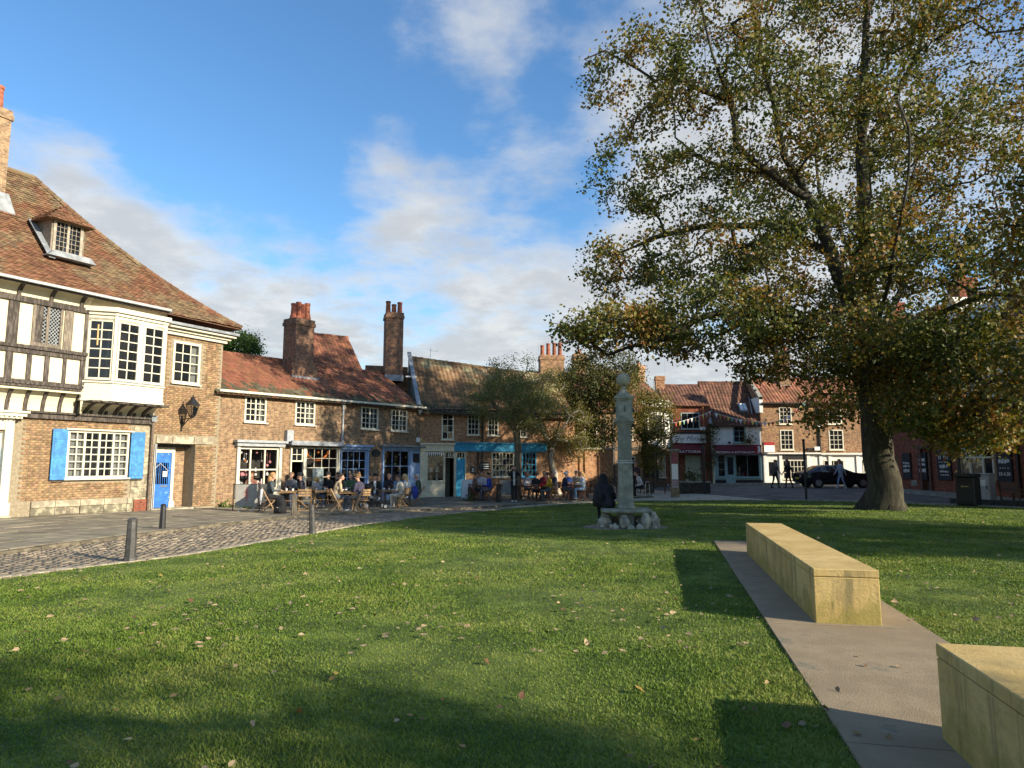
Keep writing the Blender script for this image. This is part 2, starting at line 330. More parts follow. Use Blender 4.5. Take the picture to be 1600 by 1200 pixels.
def window(par, s0, s1, z0, z1, cols, rows, y=0., fm=None, fw=.06, bw=.025, dep=.07, glass=None, mull=(), trans=(), sill=.05, xf=None, name='window', room=True, curtain=0, head=0., room_d=.5):
    fm = fm or WHITE; glass = glass or GLASS
    mb = MB().box(s0, s0 + fw, y, y + dep, z0, z1).box(s1 - fw, s1, y, y + dep, z0, z1).box(s0 + fw, s1 - fw, y, y + dep, z1 - fw, z1).box(s0 + fw, s1 - fw, y, y + dep, z0, z0 + fw)
    a, b, c, d = s0 + fw, s1 - fw, z0 + fw, z1 - fw
    for q in mull: x = a + (b - a) * q; mb.box(x - fw * .45, x + fw * .45, y + .003, y + dep, c, d)
    for q in trans: zz_ = c + (d - c) * q; mb.box(a, b, y + .006, y + dep, zz_ - fw * .4, zz_ + fw * .4)
    o = mb.build(name, fm, par, xf=xf)
    if sill: part('sill', fm, o, (s0 - .06, s1 + .06, y - .09, y + .02, z0 - sill, z0 - .002), xf=xf)
    if head: part('head', fm, o, (s0 - .1, s1 + .1, y - .1, y + .02, z1 + .002, z1 + head), xf=xf)
    g = MB(); ky = y + dep * .45
    for i in range(1, cols): x = a + (b - a) * i / cols; g.box(x - bw / 2, x + bw / 2, ky - .012, ky + .02, c, d)
    for j in range(1, rows): zz_ = c + (d - c) * j / rows; g.box(a, b, ky - .008, ky + .016, zz_ - bw / 2, zz_ + bw / 2)
    if cols * rows > 1: g.build('glazing_bars', fm, o, xf=xf)
    for i in range(cols):
        for j in range(rows):
            x0, x1 = a + (b - a) * i / cols, a + (b - a) * (i + 1) / cols; k0, k1 = c + (d - c) * j / rows, c + (d - c) * (j + 1) / rows
            t = [random.gauss(0, .0035) for _ in range(4)]
            MB().quad((x0, ky + .006 + t[0], k0), (x1, ky + .006 + t[1], k0), (x1, ky + .006 + t[2], k1), (x0, ky + .006 + t[3], k1)).build('pane', glass, o, xf=xf, fix=False)
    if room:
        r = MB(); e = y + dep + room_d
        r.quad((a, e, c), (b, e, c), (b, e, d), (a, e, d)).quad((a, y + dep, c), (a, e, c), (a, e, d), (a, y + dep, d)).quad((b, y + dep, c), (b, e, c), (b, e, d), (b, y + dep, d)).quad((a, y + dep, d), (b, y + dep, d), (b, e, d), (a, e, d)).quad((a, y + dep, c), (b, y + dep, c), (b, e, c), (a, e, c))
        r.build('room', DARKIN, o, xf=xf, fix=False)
    if curtain:
        for sd_ in ((a, a + (b - a) * .26), (b - (b - a) * .26, b))[2 - curtain:]:
            q = MB(); n = 8
            for k in range(n):
                xa, xb = sd_[0] + (sd_[1] - sd_[0]) * k / n, sd_[0] + (sd_[1] - sd_[0]) * (k + 1) / n; ya, yb = y + dep + .06 + .03 * (k % 2), y + dep + .06 + .03 * ((k + 1) % 2)
                q.quad((xa, ya, c), (xb, yb, c), (xb, yb, d), (xa, ya, d))
            q.build('curtain', mat('net_curtain', (.62, .60, .54), .9, .08, 5), o, xf=xf, fix=False)
    return o
def bricks(par, s0, s1, z0, z1, ops, y, nmax=300, m=None):
    protos = [(boxV(-.107, .107, -.012, .01, -.0325, .0325, .0016), BOXF) for _ in range(4)] + [(boxV(-.05, .05, -.012, .01, -.0325, .0325, .0016), BOXF) for _ in range(2)]
    pl = []; z = z0 + .04; k = 0
    while z < z1 - .03:
        x = s0 + (.06 if k % 2 else .115); hd = k % 2
        while x < s1 - .04:
            half = .052 if hd else .109
            if s0 < x - half and x + half < s1 + .01 and not any(o[0] - half < x < o[1] + half and o[2] - .035 < z < o[3] + .035 for o in ops):
                pl.append((TM(x, y + random.uniform(-.004, .003), z + random.gauss(0, .002) , 0), random.randrange(4, 6) if hd else random.randrange(4)))
            x += half + .006; hd2 = not hd; x += (.052 if hd2 else .109) + .005; hd = hd2
        z += .0755; k += 1
    pieces(par, 'brick', protos, pl, m or BRICKP, nmax)
PLAIN = None
def tile_protos(kind, w, g):
    out = []
    for i in range(3):
        if kind == 'plain':
            V = boxV(-w / 2 + .003, w / 2 - .003, 0, g * 1.35, 0, .016, .002); V[[0, 1, 4, 5], 2] += .016 + .007 * i; out.append((V, BOXF))
        else:
            xs = np.linspace(-w / 2, w / 2, 6); pr = .026 * np.cos((xs / w) * 2 * math.pi + .6) + .02
            V = [(x, 0, h + .022) for x, h in zip(xs, pr)] + [(x, g * 1.18, h) for x, h in zip(xs, pr)] + [(x, 0, h - .003) for x, h in zip(xs, pr)]
            V = np.array(V) + RNG.normal(0, .0015, (18, 3)); n = 6
            out.append((V, np.array([(k, k + 1, n + k + 1, n + k) for k in range(5)] + [(2 * n + k, 2 * n + k + 1, k + 1, k) for k in range(5)])))
    return out
def tiles(roof, rowf, slope_len, kind, w, g, m, nmax=300, moss=0):
    """rowf(t): left and right end (local) of the row at t=0 eave .. 1 ridge"""
    n = max(2, int(slope_len / g)); pl = []; pm = []
    for j in range(n):
        a, b = (np.array(q, float) for q in rowf(j / n)); a2, b2 = (np.array(q, float) for q in rowf(min(1, (j + 1) / n)))
        ex = b - a; L = np.linalg.norm(ex)
        if L < w: continue
        ex /= L; up = a2 - a; up -= ex * (up @ ex)
        up /= np.linalg.norm(up); nz = np.cross(ex, up)
        if nz[2] < 0: nz = -nz
        x = (w / 2 if (j % 2 or kind == 'pan') else w)
        while x < L - w * .35:
            sag = -.03 * math.sin(math.pi * x / L) + .012 * math.sin(x * 1.7 + j * .05)
            M = np.eye(4); M[:3, 0] = ex; M[:3, 1] = up; M[:3, 2] = nz; M[:3, 3] = a + ex * (x + random.gauss(0, .003)) + nz * (sag + random.gauss(0, .003)); (pm if j < moss and random.random() < (.95, .9, .55, .25)[min(j, 3)] else pl).append((M, random.randrange(3)))
            x += w
    tp_ = tile_protos(kind, w, g); pieces(roof, 'roof_tile', tp_, pl, m, nmax)
    if pm: pieces(roof, 'mossy_tile', tp_, pm, MOSS, min(nmax, 24))
def gable(par, s0, s1, ze, zr, d, m, kind, w, g, under, over=.25, nmax=300, wallm=None, slope=(0, 0), ends=True, back=True, moss=0):
    """pitched roof: eave line ze, ridge zr at depth d/2; slope = height change of eave/ridge along the front"""
    h = d / 2; k = (zr - ze) / h; e0, e1 = ze, ze + slope[0]; r0, r1 = zr, zr + slope[1]
    mb = MB(); th = .05
    A, B, C_, D = (s0, -over, e0 - over * k), (s1, -over, e1 - over * k), (s1, h, r1), (s0, h, r0)
    lo = lambda p: (p[0], p[1], p[2] - .06)
    A, B, C_, D = (lo(q) for q in (A, B, C_, D)); mb.quad(A, B, C_, D)
    if back: E_, F_ = (s1, d + over, e1 - over * k - .06), (s0, d + over, e0 - over * k - .06); mb.quad(D, C_, E_, F_)
    roof = mb.build('roof', under, par, fix=False)
    L = math.hypot(h + over, (zr - ze) + over * k)
    tiles(roof, lambda t: ((s0, -over + (h + over) * t, e0 - over * k + (r0 - e0 + over * k) * t - .03), (s1, -over + (h + over) * t, e1 - over * k + (r1 - e1 + over * k) * t - .03)), L, kind, w, g, m, nmax, moss)
    rl = MB(); n = int((s1 - s0) / .38)
    for i in range(n):                                   # ridge tiles
        a = s0 + (s1 - s0) * i / n; b = a + (s1 - s0) / n - .012; z = r0 + (r1 - r0) * i / n - .03 * math.sin(math.pi * i / n) + random.gauss(0, .006)
        rl.tube([(a, h, z - .02), (b, h, z - .02)], .10, 8)
    rl.build('ridge_tiles', m, roof)
    if ends:
        gb = MB()
        for x, e, r_ in ((s0 + .01, e0, r0), (s1 - .01, e1, r1)): gb.quad((x, 0.3, -.5), (x, d, -.5), (x, d, e - .1), (x, h, r_ - .1), (x, 0.3, e + .3 * k - .12))
        gb.quad((s0 + .01, d, -.5), (s1 - .01, d, -.5), (s1 - .01, d, e1), (s0 + .01, d, e0)); gb.build('end_wall', wallm, par, fix=False)
    return roof
def chimney(par, s, y, z0, z1, w, d, m, pots=4, ph=.6, capm=None, pot_r=.11, name='chimney'):
    mb = MB().box(s - w / 2, s + w / 2, y, y + d, z0, z1 - .34)
    c = mb.build(name, m, par)
    part('cap', m, c, (s - w / 2 - .05, s + w / 2 + .05, y - .05, y + d + .05, z1 - .34, z1 - .17), (s - w / 2 - .02, s + w / 2 + .02, y - .02, y + d + .02, z1 - .17, z1))
    for i in range(pots):
        x = s - w / 2 + w * (i + .5) / pots; h = ph * random.uniform(.8, 1.1)
        MB().lathe([(pot_r * 1.1, 0), (pot_r * 1.02, .06), (pot_r * .85, h - .12), (pot_r * 1.0, h - .1), (pot_r * 1.0, h), (pot_r * .7, h), (pot_r * .7, h - .2)], 10, (x, y + d / 2 + random.uniform(-.1, .1), z1 - .01)).build('chimney_pot', CLAY, c, smooth=False)
    part('flashing', LEAD, c, (s - w / 2 - .04, s + w / 2 + .04, y - .05, y - .005, z0, z0 + .35))
    return c
def text(par, s, size, m, loc, rot=(math.pi / 2, 0, 0), name='lettering', shear=0., align='CENTER', ext=.004, xs=1., font=None):
    cu = bpy.data.curves.new(name, 'FONT'); cu.body = s; cu.size = size; cu.align_x = align; cu.align_y = 'CENTER'; cu.extrude = ext; cu.shear = shear; cu.resolution_u = 2; cu.space_character = 1.05
    t = bpy.data.objects.new(name, cu); me = bpy.data.meshes.new_from_object(t); bpy.data.objects.remove(t); me.name = name; me.materials.clear()
    o = link(name, me, m, par); o.location = loc; o.rotation_euler = rot; o.scale = (xs, 1, 1)
    return o
# ================================================================== the setting: ground, road, street, pavement, lawn, path
def resample(pl, step):
    P = [Vector(q).to_2d() for q in pl]; out = []; carry = 0.
    # smooth by Catmull-Rom first
    Q = []
    for i in range(len(P) - 1):
        a, b, c, d = P[max(i - 1, 0)], P[i], P[i + 1], P[min(i + 2, len(P) - 1)]
        for k in range(12):
            t = k / 12; Q.append(.5 * ((2 * b) + (c - a) * t + (2 * a - 5 * b + 4 * c - d) * t * t + (3 * b - a - 3 * c + d) * t ** 3))
    Q.append(P[-1]); L = [0.]
    for i in range(1, len(Q)): L.append(L[-1] + (Q[i] - Q[i - 1]).length)
    n = max(2, int(round(L[-1] / step))); xs = np.linspace(0, L[-1], n + 1)
    return np.stack([np.interp(xs, L, [q.x for q in Q]), np.interp(xs, L, [q.y for q in Q])], 1)
def resn(pl, n):
    a = resample(pl, .05); i = np.linspace(0, len(a) - 1, n + 1); k = np.arange(len(a)); return np.stack([np.interp(i, k, a[:, 0]), np.interp(i, k, a[:, 1])], 1)
def loft(name, A, B, nv, dz, m, kind='structure', bumpy=0.):
    n = len(A); v = np.linspace(0, 1, nv + 1); G = A[:, None, :] * (1 - v)[None, :, None] + B[:, None, :] * v[None, :, None]
    X, Y = G[..., 0], G[..., 1]; Z = Tn(X, Y) + dz
    if bumpy: Z = Z + bumpy * (np.sin(X * 1.1 + .4 * Y) * np.cos(Y * .9) + .5 * np.sin(X * 2.3 - Y * 1.7))
    V = np.stack([X, Y, Z], -1).reshape(-1, 3); i, j = np.meshgrid(np.arange(n - 1), np.arange(nv), indexing='ij'); q = (i * (nv + 1) + j).ravel()
    Fq = np.stack([q, q + 1, q + nv + 2, q + nv + 1], 1)
    me = np_mesh(name, V, Fq)
    if me.polygons[0].normal.z < 0: me.flip_normals()
    o = link(name, me, m, smooth=True); o['kind'] = kind; return o
ASPH = mat('worn_asphalt', (.115, .104, .088), .9, .25, .8, .35, 60, wear=((.16, .15, .135), .35, .56))
CONC = mat('concrete_path', (.275, .21, .13), .9, .10, 2.2, .4, 90, wear=((.19, .165, .11), 1.1, .56))
KERBM = mat('dark_kerb_stone', (.15, .125, .085), .9, .3, 5, .3, 25, isl=.2)
SETT = mat('stone_sett', (.28, .225, .155), .8, .25, 4, .3, 40, isl=.20)
JOINT = mat('joint_grit', (.22, .175, .12), .95, .3, 10, .3, 40)
FLAG = mat('flagstone', (.215, .185, .13), .85, .22, 1.8, .25, 40, isl=.16)
PAVE = mat('pale_paving', (.40, .35, .26), .85, .18, 2.5, .2, 40)
TURF = mat('turf', (.08, .125, .018), .95, .3, 1.3, .6, 55, col2=(.125, .17, .027), wear=((.085, .08, .03), 2.0, .66))

# ground sheet to the horizon
gx = np.concatenate([[-1500, -300, -80], np.arange(-40, 61, 2.), [90, 300, 1500]]); gy = np.concatenate([[-1500, -300, -60], np.arange(-20, 81, 2.), [120, 400, 2500]])
GX, GY = np.meshgrid(gx, gy, indexing='ij'); GZ = Tn(GX, GY) - .03
V = np.stack([GX, GY, GZ], -1).reshape(-1, 3); i, j = np.meshgrid(np.arange(len(gx) - 1), np.arange(len(gy) - 1), indexing='ij'); q = (i * len(gy) + j).ravel()
ground = link('ground', np_mesh('ground', V, np.stack([q, q + len(gy), q + len(gy) + 1, q + 1], 1)), JOINT, smooth=True); ground['kind'] = 'structure'

KERB = [(-14, -6), (-12.6, 0), (-10.7, 8), (-9.38, 12.74), (-8.46, 16.67), (-7.6, 20.6), (-6.5, 24.2), (-3.6, 28.2), (0, 31.9), (3.5, 34.6), (7.5, 36.6)]
LAWN_L = [(-12.6, -6), (-10.4, 4), (-7.39, 10.08), (-5.86, 12.75), (-4.85, 16.6), (-3.7, 21.2), (-2.2, 26), (0, 30.2), (2.6, 32.6), (6.3, 34.1)]
LAWN_R = [(20.6, -6), (20.6, 4), (20.6, 10), (20.5, 13), (20.3, 17), (20, 20.5), (18.94, 25.5), (14.4, 30.2), (11.9, 32.1), (6.4, 34.15)]
WALLS = [(-26, -6), (-24, 2), (-20, 13), (-17, 18), (-15.2, 21.1), (-13.4, 24.3), (-11.4, 27.9), (-8, 32.8), (-4.7, 37.5), (0, 39), (4.4, 41)]
# tarmac road on the far right, pale paving between it and the lawn
loft('road', resn([(8.5, 40.5), (12, 33), (15, 29.8), (19.4, 25.8), (21, 20), (21.2, 8), (21.2, -6)], 60), resn([(8.5, 51), (14, 51), (20, 50.6), (26, 50.4), (34, 48), (34, 20), (34, -6)], 60), 14, .0, ASPH)
loft('plaza_paving', resn([(-2, 29.5), (2.6, 32.3), (6.3, 33.9), (9.5, 33.3), (12.3, 31.6)], 24), resn([(-3, 44), (2, 46), (8, 47), (9, 44), (11.2, 36.5)], 24), 12, .006, PAVE)
edge = MB()
# cobbled street, setts as pieces
ka, la = resn(KERB[:9], 120), resn(LAWN_L[:8], 120)
street = loft('cobbled_street', la, ka, 10, .0, JOINT)
K2, L2 = resample(KERB, .05), resample(LAWN_L, .05)
sp = [(boxV(-.052, .052, -.095, .095, -.04, .011, .003), BOXF) for _ in range(5)]; sp = [(np.vstack([v[:4], (v[4:] * (.9, .94, 1))]), f) for v, f in sp]
pl = []; KN, LN = resn(KERB[:9], 300), resn(LAWN_L[:8], 300)
for k in range(60, 300):
    a, b = KN[k], LN[k]; d = b - a; L = np.hypot(*d); ang = math.atan2(d[1], d[0]) - math.pi / 2; n = int(L / .2)
    for c in range(n):
        q = a + d * ((c + .5 + (k % 2) * .45) / n); pl.append((TM(q[0], q[1], T(*q) + random.gauss(.012, .004), ang + random.gauss(0, .03), random.gauss(0, .03)), random.randrange(5)))
pieces(street, 'sett', sp, pl, SETT, 240)
# pavement, kerb stones and flagstones
kp, wp = resn(KERB, 110), resn(WALLS, 110)
pav = loft('pavement', kp, wp, 8, .055, JOINT)
kerb = MB(); kerb_o = None
KS = resample(KERB, .92); KT = bpy.data.objects
for k in range(len(KS) - 1):
    a, b = KS[k], KS[k + 1]; d = (b - a) / np.hypot(*(b - a)); nrm = np.array((d[1], -d[0])); g0, g1 = a + d * .008, b - d * .008
    mb = MB(); z0, z1 = T(*a) + .085, T(*b) + .085; j = random.gauss(0, .006)
    P = [g0 + nrm * .10, g1 + nrm * .10, g1 - nrm * .10, g0 - nrm * .10]
    mb.add([(p[0], p[1], -.35) for p in P] + [(p[0] - nrm[0] * (.02 if i < 2 else 0), p[1] - nrm[1] * (.02 if i < 2 else 0), (z0 if i in (0, 3) else z1) + j) for i, p in enumerate(P)], [tuple(f) for f in BOXF])
    if kerb_o is None: kerb_o = mb.build('kerb', KERBM); kerb_o['kind'] = 'structure'
    else: mb.build('kerb_stone', KERBM, kerb_o)
nu = 46; fa, fb = resn(KERB, nu * 4), resn(WALLS, nu * 4)
for r in range(8):
    v0, v1 = .018 + r * .1228, .018 + (r + 1) * .1228; off = random.random(); u = -off
    while u < nu:
        wdt = random.uniform(.8, 1.5); u0, u1 = max(u + .012, 0), min(u + wdt - .012, nu); u += wdt
        if u1 - u0 < .2: continue
        C4 = []
        for uu, vv in ((u0, v0 + .006), (u1, v0 + .006), (u1, v1 - .006), (u0, v1 - .006)):
            i = uu * 4; a = np.array([np.interp(i, np.arange(len(fa)), fa[:, c]) for c in (0, 1)]); b = np.array([np.interp(i, np.arange(len(fb)), fb[:, c]) for c in (0, 1)]); C4.append(a * (1 - vv) + b * vv)
        if C4[0][1] < 5: continue
        j = random.gauss(0, .004)
        MB().add([(c[0], c[1], T(*c) + .03) for c in C4] + [(c[0], c[1], T(*c) + .078 + j + random.gauss(0, .0025)) for c in C4], [tuple(f) for f in BOXF]).build('flagstone', FLAG, pav)
# lawn with a stone edging along the street
ya = np.linspace(-6, 34.1, 150); LL, LR = resample(LAWN_L, .1), resample(LAWN_R, .1)
lx = np.interp(ya, LL[:, 1], LL[:, 0]); rx = np.interp(ya, LR[:, 1], LR[:, 0]); rx = np.maximum(rx, lx + .02)
lawn = loft('lawn', np.stack([lx, ya], 1), np.stack([rx, ya], 1), 110, .02, TURF, bumpy=.008)
ES = resample(LAWN_L, .9); eo = None
for k in range(len(ES) - 1):
    a, b = ES[k], ES[k + 1]; d = (b - a) / np.hypot(*(b - a)); nrm = np.array((d[1], -d[0])); P = [a + d * .006 - nrm * .03, b - d * .006 - nrm * .03, b - d * .006 - nrm * .19, a + d * .006 - nrm * .19]
    mb = MB().add([(p[0], p[1], T(*p) - .1) for p in P] + [(p[0], p[1], T(*p) + .035 + random.gauss(0, .003)) for p in P], [tuple(f) for f in BOXF])
    if eo is None: eo = mb.build('lawn_edging', STONE); eo['kind'] = 'structure'
    else: mb.build('edging_stone', STONE, eo)
# kerb between lawn and road on the right
RS = resample([(12.3, 31.7), (14.4, 30.0), (19.0, 25.3), (20.2, 20.5), (20.6, 13), (20.7, 4)], .92); ro = None
for k in range(len(RS) - 1):
    a, b = RS[k], RS[k + 1]; d = (b - a) / np.hypot(*(b - a)); nrm = np.array((d[1], -d[0])); P = [a + d * .006 + nrm * .02, b - d * .006 + nrm * .02, b - d * .006 - nrm * .14, a + d * .006 - nrm * .14]
    mb = MB().add([(p[0], p[1], T(*p) - .2) for p in P] + [(p[0], p[1], T(*p) + .06 + random.gauss(0, .003)) for p in P], [tuple(f) for f in BOXF])
    if ro is None: ro = mb.build('lawn_kerb', STONEG); ro['kind'] = 'structure'
    else: mb.build('kerb_stone', STONEG, ro)
# path of concrete slabs under the stone blocks
PD = np.array((.217, .976)); PN = np.array((PD[1], -PD[0])); P0 = np.array((1.86, 3.8))
def pth(s, t): q = P0 + PD * s + PN * t; return q
path = loft('path', np.array([pth(s, 0) for s in np.linspace(-9, 11.4, 60)]), np.array([pth(s, 1.5) for s in np.linspace(-9, 11.4, 60)]), 6, .030, JOINT)
s = -8.9
while s < 11.3:
    L = 3.1; C4 = [pth(s + .006, .005), pth(s + .006, 1.495), pth(min(s + L, 11.4) - .006, 1.495), pth(min(s + L, 11.4) - .006, .005)]
    MB().add([(c[0], c[1], T(*c) - .05) for c in C4] + [(c[0], c[1], T(*c) + .042 + random.gauss(0, .002)) for c in C4], [tuple(f) for f in BOXF]).build('path_slab', CONC, path); s += L
# far pavements with their kerbs, road marking
for nm, A_, B_ in (('far_pavement', [(11, 50.6), (20, 50.6), (34, 50.6)], [(11, 53), (20, 53), (34, 53)]), ('pub_pavement', [(19.8 + 1.0, 39.5), (20.6, 34), (20.9, 27), (20.9, 10)], [(23, 39.5), (23, 34), (23, 27), (23, 10)])):
    a_, b_ = resn(A_, 30), resn(B_, 30); o = loft(nm, a_, b_, 3, .12, FLAG)
    for k in range(len(a_) - 1):
        p, q2 = a_[k], a_[k + 1]; d = (q2 - p) / np.hypot(*(q2 - p)); nrm = np.array((-d[1], d[0])) * .14; P = [p + d * .01, q2 - d * .01, q2 - d * .01 + nrm, p + d * .01 + nrm] if nm == 'far_pavement' else [p + d * .01, q2 - d * .01, q2 - d * .01 + nrm, p + d * .01 + nrm]
        MB().add([(c[0], c[1], T(*c) - .2) for c in P] + [(c[0], c[1], T(*c) + .124) for c in P], [tuple(f) for f in BOXF]).build('kerb_stone', STONEG, o)
PAINTL = mat('worn_road_paint', (.55, .54, .50), .8, .15, 8, wear=((.14, .13, .12), 3., .5))
for a, b in (((19, 46.6), (23.5, 45.4)), ((20.2, 42.6), (22.6, 41.2))):
    a, b = np.array(a), np.array(b); d = (b - a) / np.hypot(*(b - a)); n_ = np.array((-d[1], d[0])) * .06; q4 = [a - n_, b - n_, b + n_, a + n_]
    o = MB().quad(*[(c[0], c[1], T(*c) + .012) for c in q4]).build('road_marking', PAINTL); o['kind'] = 'structure'
# ================================================================== the timber-framed college on the left
C = Fac('timber_framed_house', (-15.5, 20.6), (-11.6, 27.5), 'tall timber-framed house with cream plaster, oriel window and blue shutters', 'house')
E = C.E; SL, SR = -5.0, 7.62; J = -.45
win = C.r(103, 671, 200, 748); shl = C.r(78, 671, 104, 751); shr = C.r(201, 673, 223, 747)
door0 = C.r(-25, 700, 12, 812); win = (win[0], win[1], 1.2, 2.78); door0 = (-1.35, .30, -.3, 2.62)
gate = C.r(243, 692, 305, 797); gate = (gate[0], gate[1], -.3, 2.42); gate = (5.03, 6.62, -.3, 2.42)
upw = C.r(268, 530, 312, 604); upw = (5.46, 6.62, 4.72, 6.32)
# ground-floor brick wall and brick bay with the passage door
w1 = wall(E, SL, 4.86, -.5, 3.5, [win, door0], MORTAR, y=.012)
bricks(w1, SL, 4.2, .52, 3.42, [(win[0] - .02, win[1] + .02, win[2] - .08, win[3] + .03), (door0[0] - .3, door0[1] + .3, -1, 3.3), (4.15, 4.9, 0, 3)], .012)
w2 = wall(E, 4.86, SR, -.5, 6.62, [gate + (.75,), upw], MORTAR, y=-.038, back=5)
bricks(w2, 4.9, SR, .05, 6.5, [(upw[0] - .02, upw[1] + .02, upw[2] - .07, upw[3] + .02), (gate[0], gate[1], -1, 2.5), (4.8, 7.4, 2.42, 2.72)], -.038)
part('wall_return', BR_COLL, E, (SR - .02, SR - .004, .0, 6, -.5, 6.6))
# stone plinth, quoin stones
x = SL; k = 0
while x < 4.2:
    L = random.uniform(.5, .95); e = min(x + L, 4.22)
    if not (x < door0[1] + .35 and e > door0[0] - .35): part('plinth_stone', STONE, E, (x + .006, e - .006, -.075, .06, .30, .50 + random.gauss(0, .008)), bev=.01)
    for zb, zt in ((-.3, .05), (.056, .292)):
        if not (x < door0[1] + .3 and e > door0[0] - .3): part('plinth_stone', STONER, E, (x + .008 + .02 * k, e - .008, -.05 + random.gauss(0, .008), .06, zb, zt), bev=.012)
    x = e if e < 4.2 else 9
for q, (zb, zt) in enumerate(((.1, .5), (.505, .88), (.885, 1.3), (1.305, 1.72), (1.725, 2.1), (2.105, 2.6), (2.605, 3.0))):
    a = 4.17 + .12 * (q % 2) * (q > 2); part('quoin_stone', STONER if q < 3 else STONE, E, (a, 4.83, -.02, .05, zb, zt), bev=.01)
part('red_brick_patch', BR_RED, E, (4.3, 4.82, -.07, .0, -.2, .42))
# stone lintel over the passage
for a, b in ((4.98, 5.62), (5.63, 6.5), (6.51, 7.35)): part('lintel_stone', STONE, E, (a + .005, b - .005, -.10, .05, 2.425 + random.gauss(0, .004), 2.70), bev=.012)
# passage door: frame, door leaf, bars
pd = MB().box(gate[0] + .02, gate[0] + .12, .45, .6, 0, 2.3).box(gate[1] - .62, gate[1] - .50, .45, .6, 0, 2.3).box(gate[0] + .12, gate[1] - .62, .45, .6, 2.1, 2.3).build('door_frame', WHITE, E)
part('doorpost_base', WHITE, pd, (gate[1] - .66, gate[1] - .44, .43, .62, 0, .28))
part('passage_side', BR_COLL, E, (gate[1] - .46, gate[1] - .02, .58, .62, -.2, 2.4))
part('passage_head', OAK, E, (gate[0], gate[1], .3, .62, 2.3, 2.41))
ga, gb = gate[0] + .125, gate[1] - .625
pdr = MB().box(ga, gb, .48, .53, .06, .92).box(ga, gb, .48, .53, 1.72, 2.09).box(ga, ga + .09, .48, .53, .92, 1.72).box(gb - .09, gb, .48, .53, .92, 1.72).build('door', BLUEG, E)
for i in range(8): x = ga + .09 + (gb - ga - .18) * (i + .5) / 8; MB().tube([(x, .50, .9), (x, .50, 1.74)], .011, 6).build('bar', BLUEG, pdr)
for a, b in ((ga + .1, (ga + gb) / 2), (gb - .1, (ga + gb) / 2)): MB().bar((a, .49, 1.42), (b, .49, 1.7), .02).build('bar', PIPE, pdr)
part('notice', LETTER, pdr, (gb - .32, gb - .14, .468, .476, 1.2, 1.4)); part('letter_plate', STEEL, pdr, (gb - .38, gb - .12, .468, .48, .82, .88))
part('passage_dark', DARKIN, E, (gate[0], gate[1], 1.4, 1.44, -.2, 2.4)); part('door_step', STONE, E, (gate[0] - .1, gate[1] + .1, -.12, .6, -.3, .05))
# left front door with its pilaster doorcase
dc = MB().box(.10, .34, -.13, .05, .5, 3.05).box(.06, .38, -.16, .05, .12, .5).box(-1.39, -1.15, -.13, .05, .5, 3.05).box(-1.15, .10, -.10, .05, 2.7, 3.05).build('doorcase', WHITE, E, bev=.01)
part('cornice', WHITE, dc, (-1.6, .56, -.34, .03, 3.12, 3.22), (-1.52, .48, -.26, .03, 3.05, 3.12), (-1.66, .62, -.40, .03, 3.22, 3.28))
for i in range(15): part('dentil', WHITE, dc, (-1.5 + i * .135, -1.44 + i * .135, -.32, -.26, 3.05, 3.11))
part('base_stone', STONE, dc, (.03, .42, -.2, .05, -.4, .12), bev=.01)
d0 = part('front_door', BLUE, E, (-1.1, .06, .08, .13, .0, 2.1))
for zb, zt in ((.2, .9),): part('panel', BLUE, d0, (-.45, -.02, .06, .079, zb, zt))
window(d0, -.5, .0, 1.02, 1.98, 2, 3, y=.05, fw=.03, dep=.03, sill=0, name='door_window', room=False)
window(E, -1.1, .09, 2.14, 2.66, 3, 1, y=.06, fw=.05, dep=.05, sill=0, name='fanlight', room_d=.3)
fl = MB()
for k in range(5): a = math.pi * k / 4; fl.bar((-.5, .085, 2.2), (-.5 + .5 * math.cos(a), .085, 2.2 + .38 * math.sin(a)), .02)
fl.build('fanlight_bars', WHITE, E)
# mullioned window and shutters
mw = window(E, *win, 8, 6, y=-.04, fw=.075, bw=.034, mull=(.25, .5, .75), dep=.09, name='mullioned_window', head=.05, curtain=2)
for a, b in ((shl[0], win[0] - .02), (win[1] + .03, shr[1])):
    s_ = part('shutter', BLUE, E, (a, b, -.10, -.062, 1.16, 2.80), bev=.006)
    for zb, zt in ((1.26, 1.8), (1.86, 2.4), (2.46, 2.72)): part('panel', BLUE, s_, (a + .06, b - .06, -.112, -.099, zb, zt), bev=.005)
    part('hinge', IRON, s_, (a + .08, b - .02, -.118, -.113, 1.12, 1.15))
# jetty: bressumer beams, curved brackets and plaster coves between them
part('wall_plate', OAK, E, (.45, 4.84, -.12, .03, 3.10, 3.26), (.6, 4.84, -.2, .03, 3.265, 3.33))
part('jetty_beam', OAK, E, (SL, 2.02, J - .06, J + .2, 4.02, 4.24)); part('jetty_moulding', OAK, E, (SL, 2.05, J - .1, J - .061, 4.10, 4.2))
def cove(a, b, y0, z0, y1, z1, name, m, n=6, dy=0.):
    mb = MB(); pts = [(y0 + (y1 - y0) * (1 - math.cos(t * math.pi / 2 / n)), z0 + (z1 - z0) * math.sin(t * math.pi / 2 / n)) for t in range(n + 1)]
    if dy: mb.prism([(y - dy, z) for y, z in pts] + [(y + .08, z + .02) for y, z in pts][::-1], a, b, 'x')
    else:
        for i in range(n): mb.quad((a, *pts[i]), (b, *pts[i]), (b, *pts[i + 1]), (a, *pts[i + 1]))
    return mb.build(name, m, E)
bx_ = [SL + .6 * i for i in range(13)] 
cove(SL, 4.78, -.02, 3.32, J + .02, 4.03, 'plaster_cove', CREAM)
part('cove_back', CREAM, E, (SL, 4.86, -.012, .01, 3.3, 4.2))
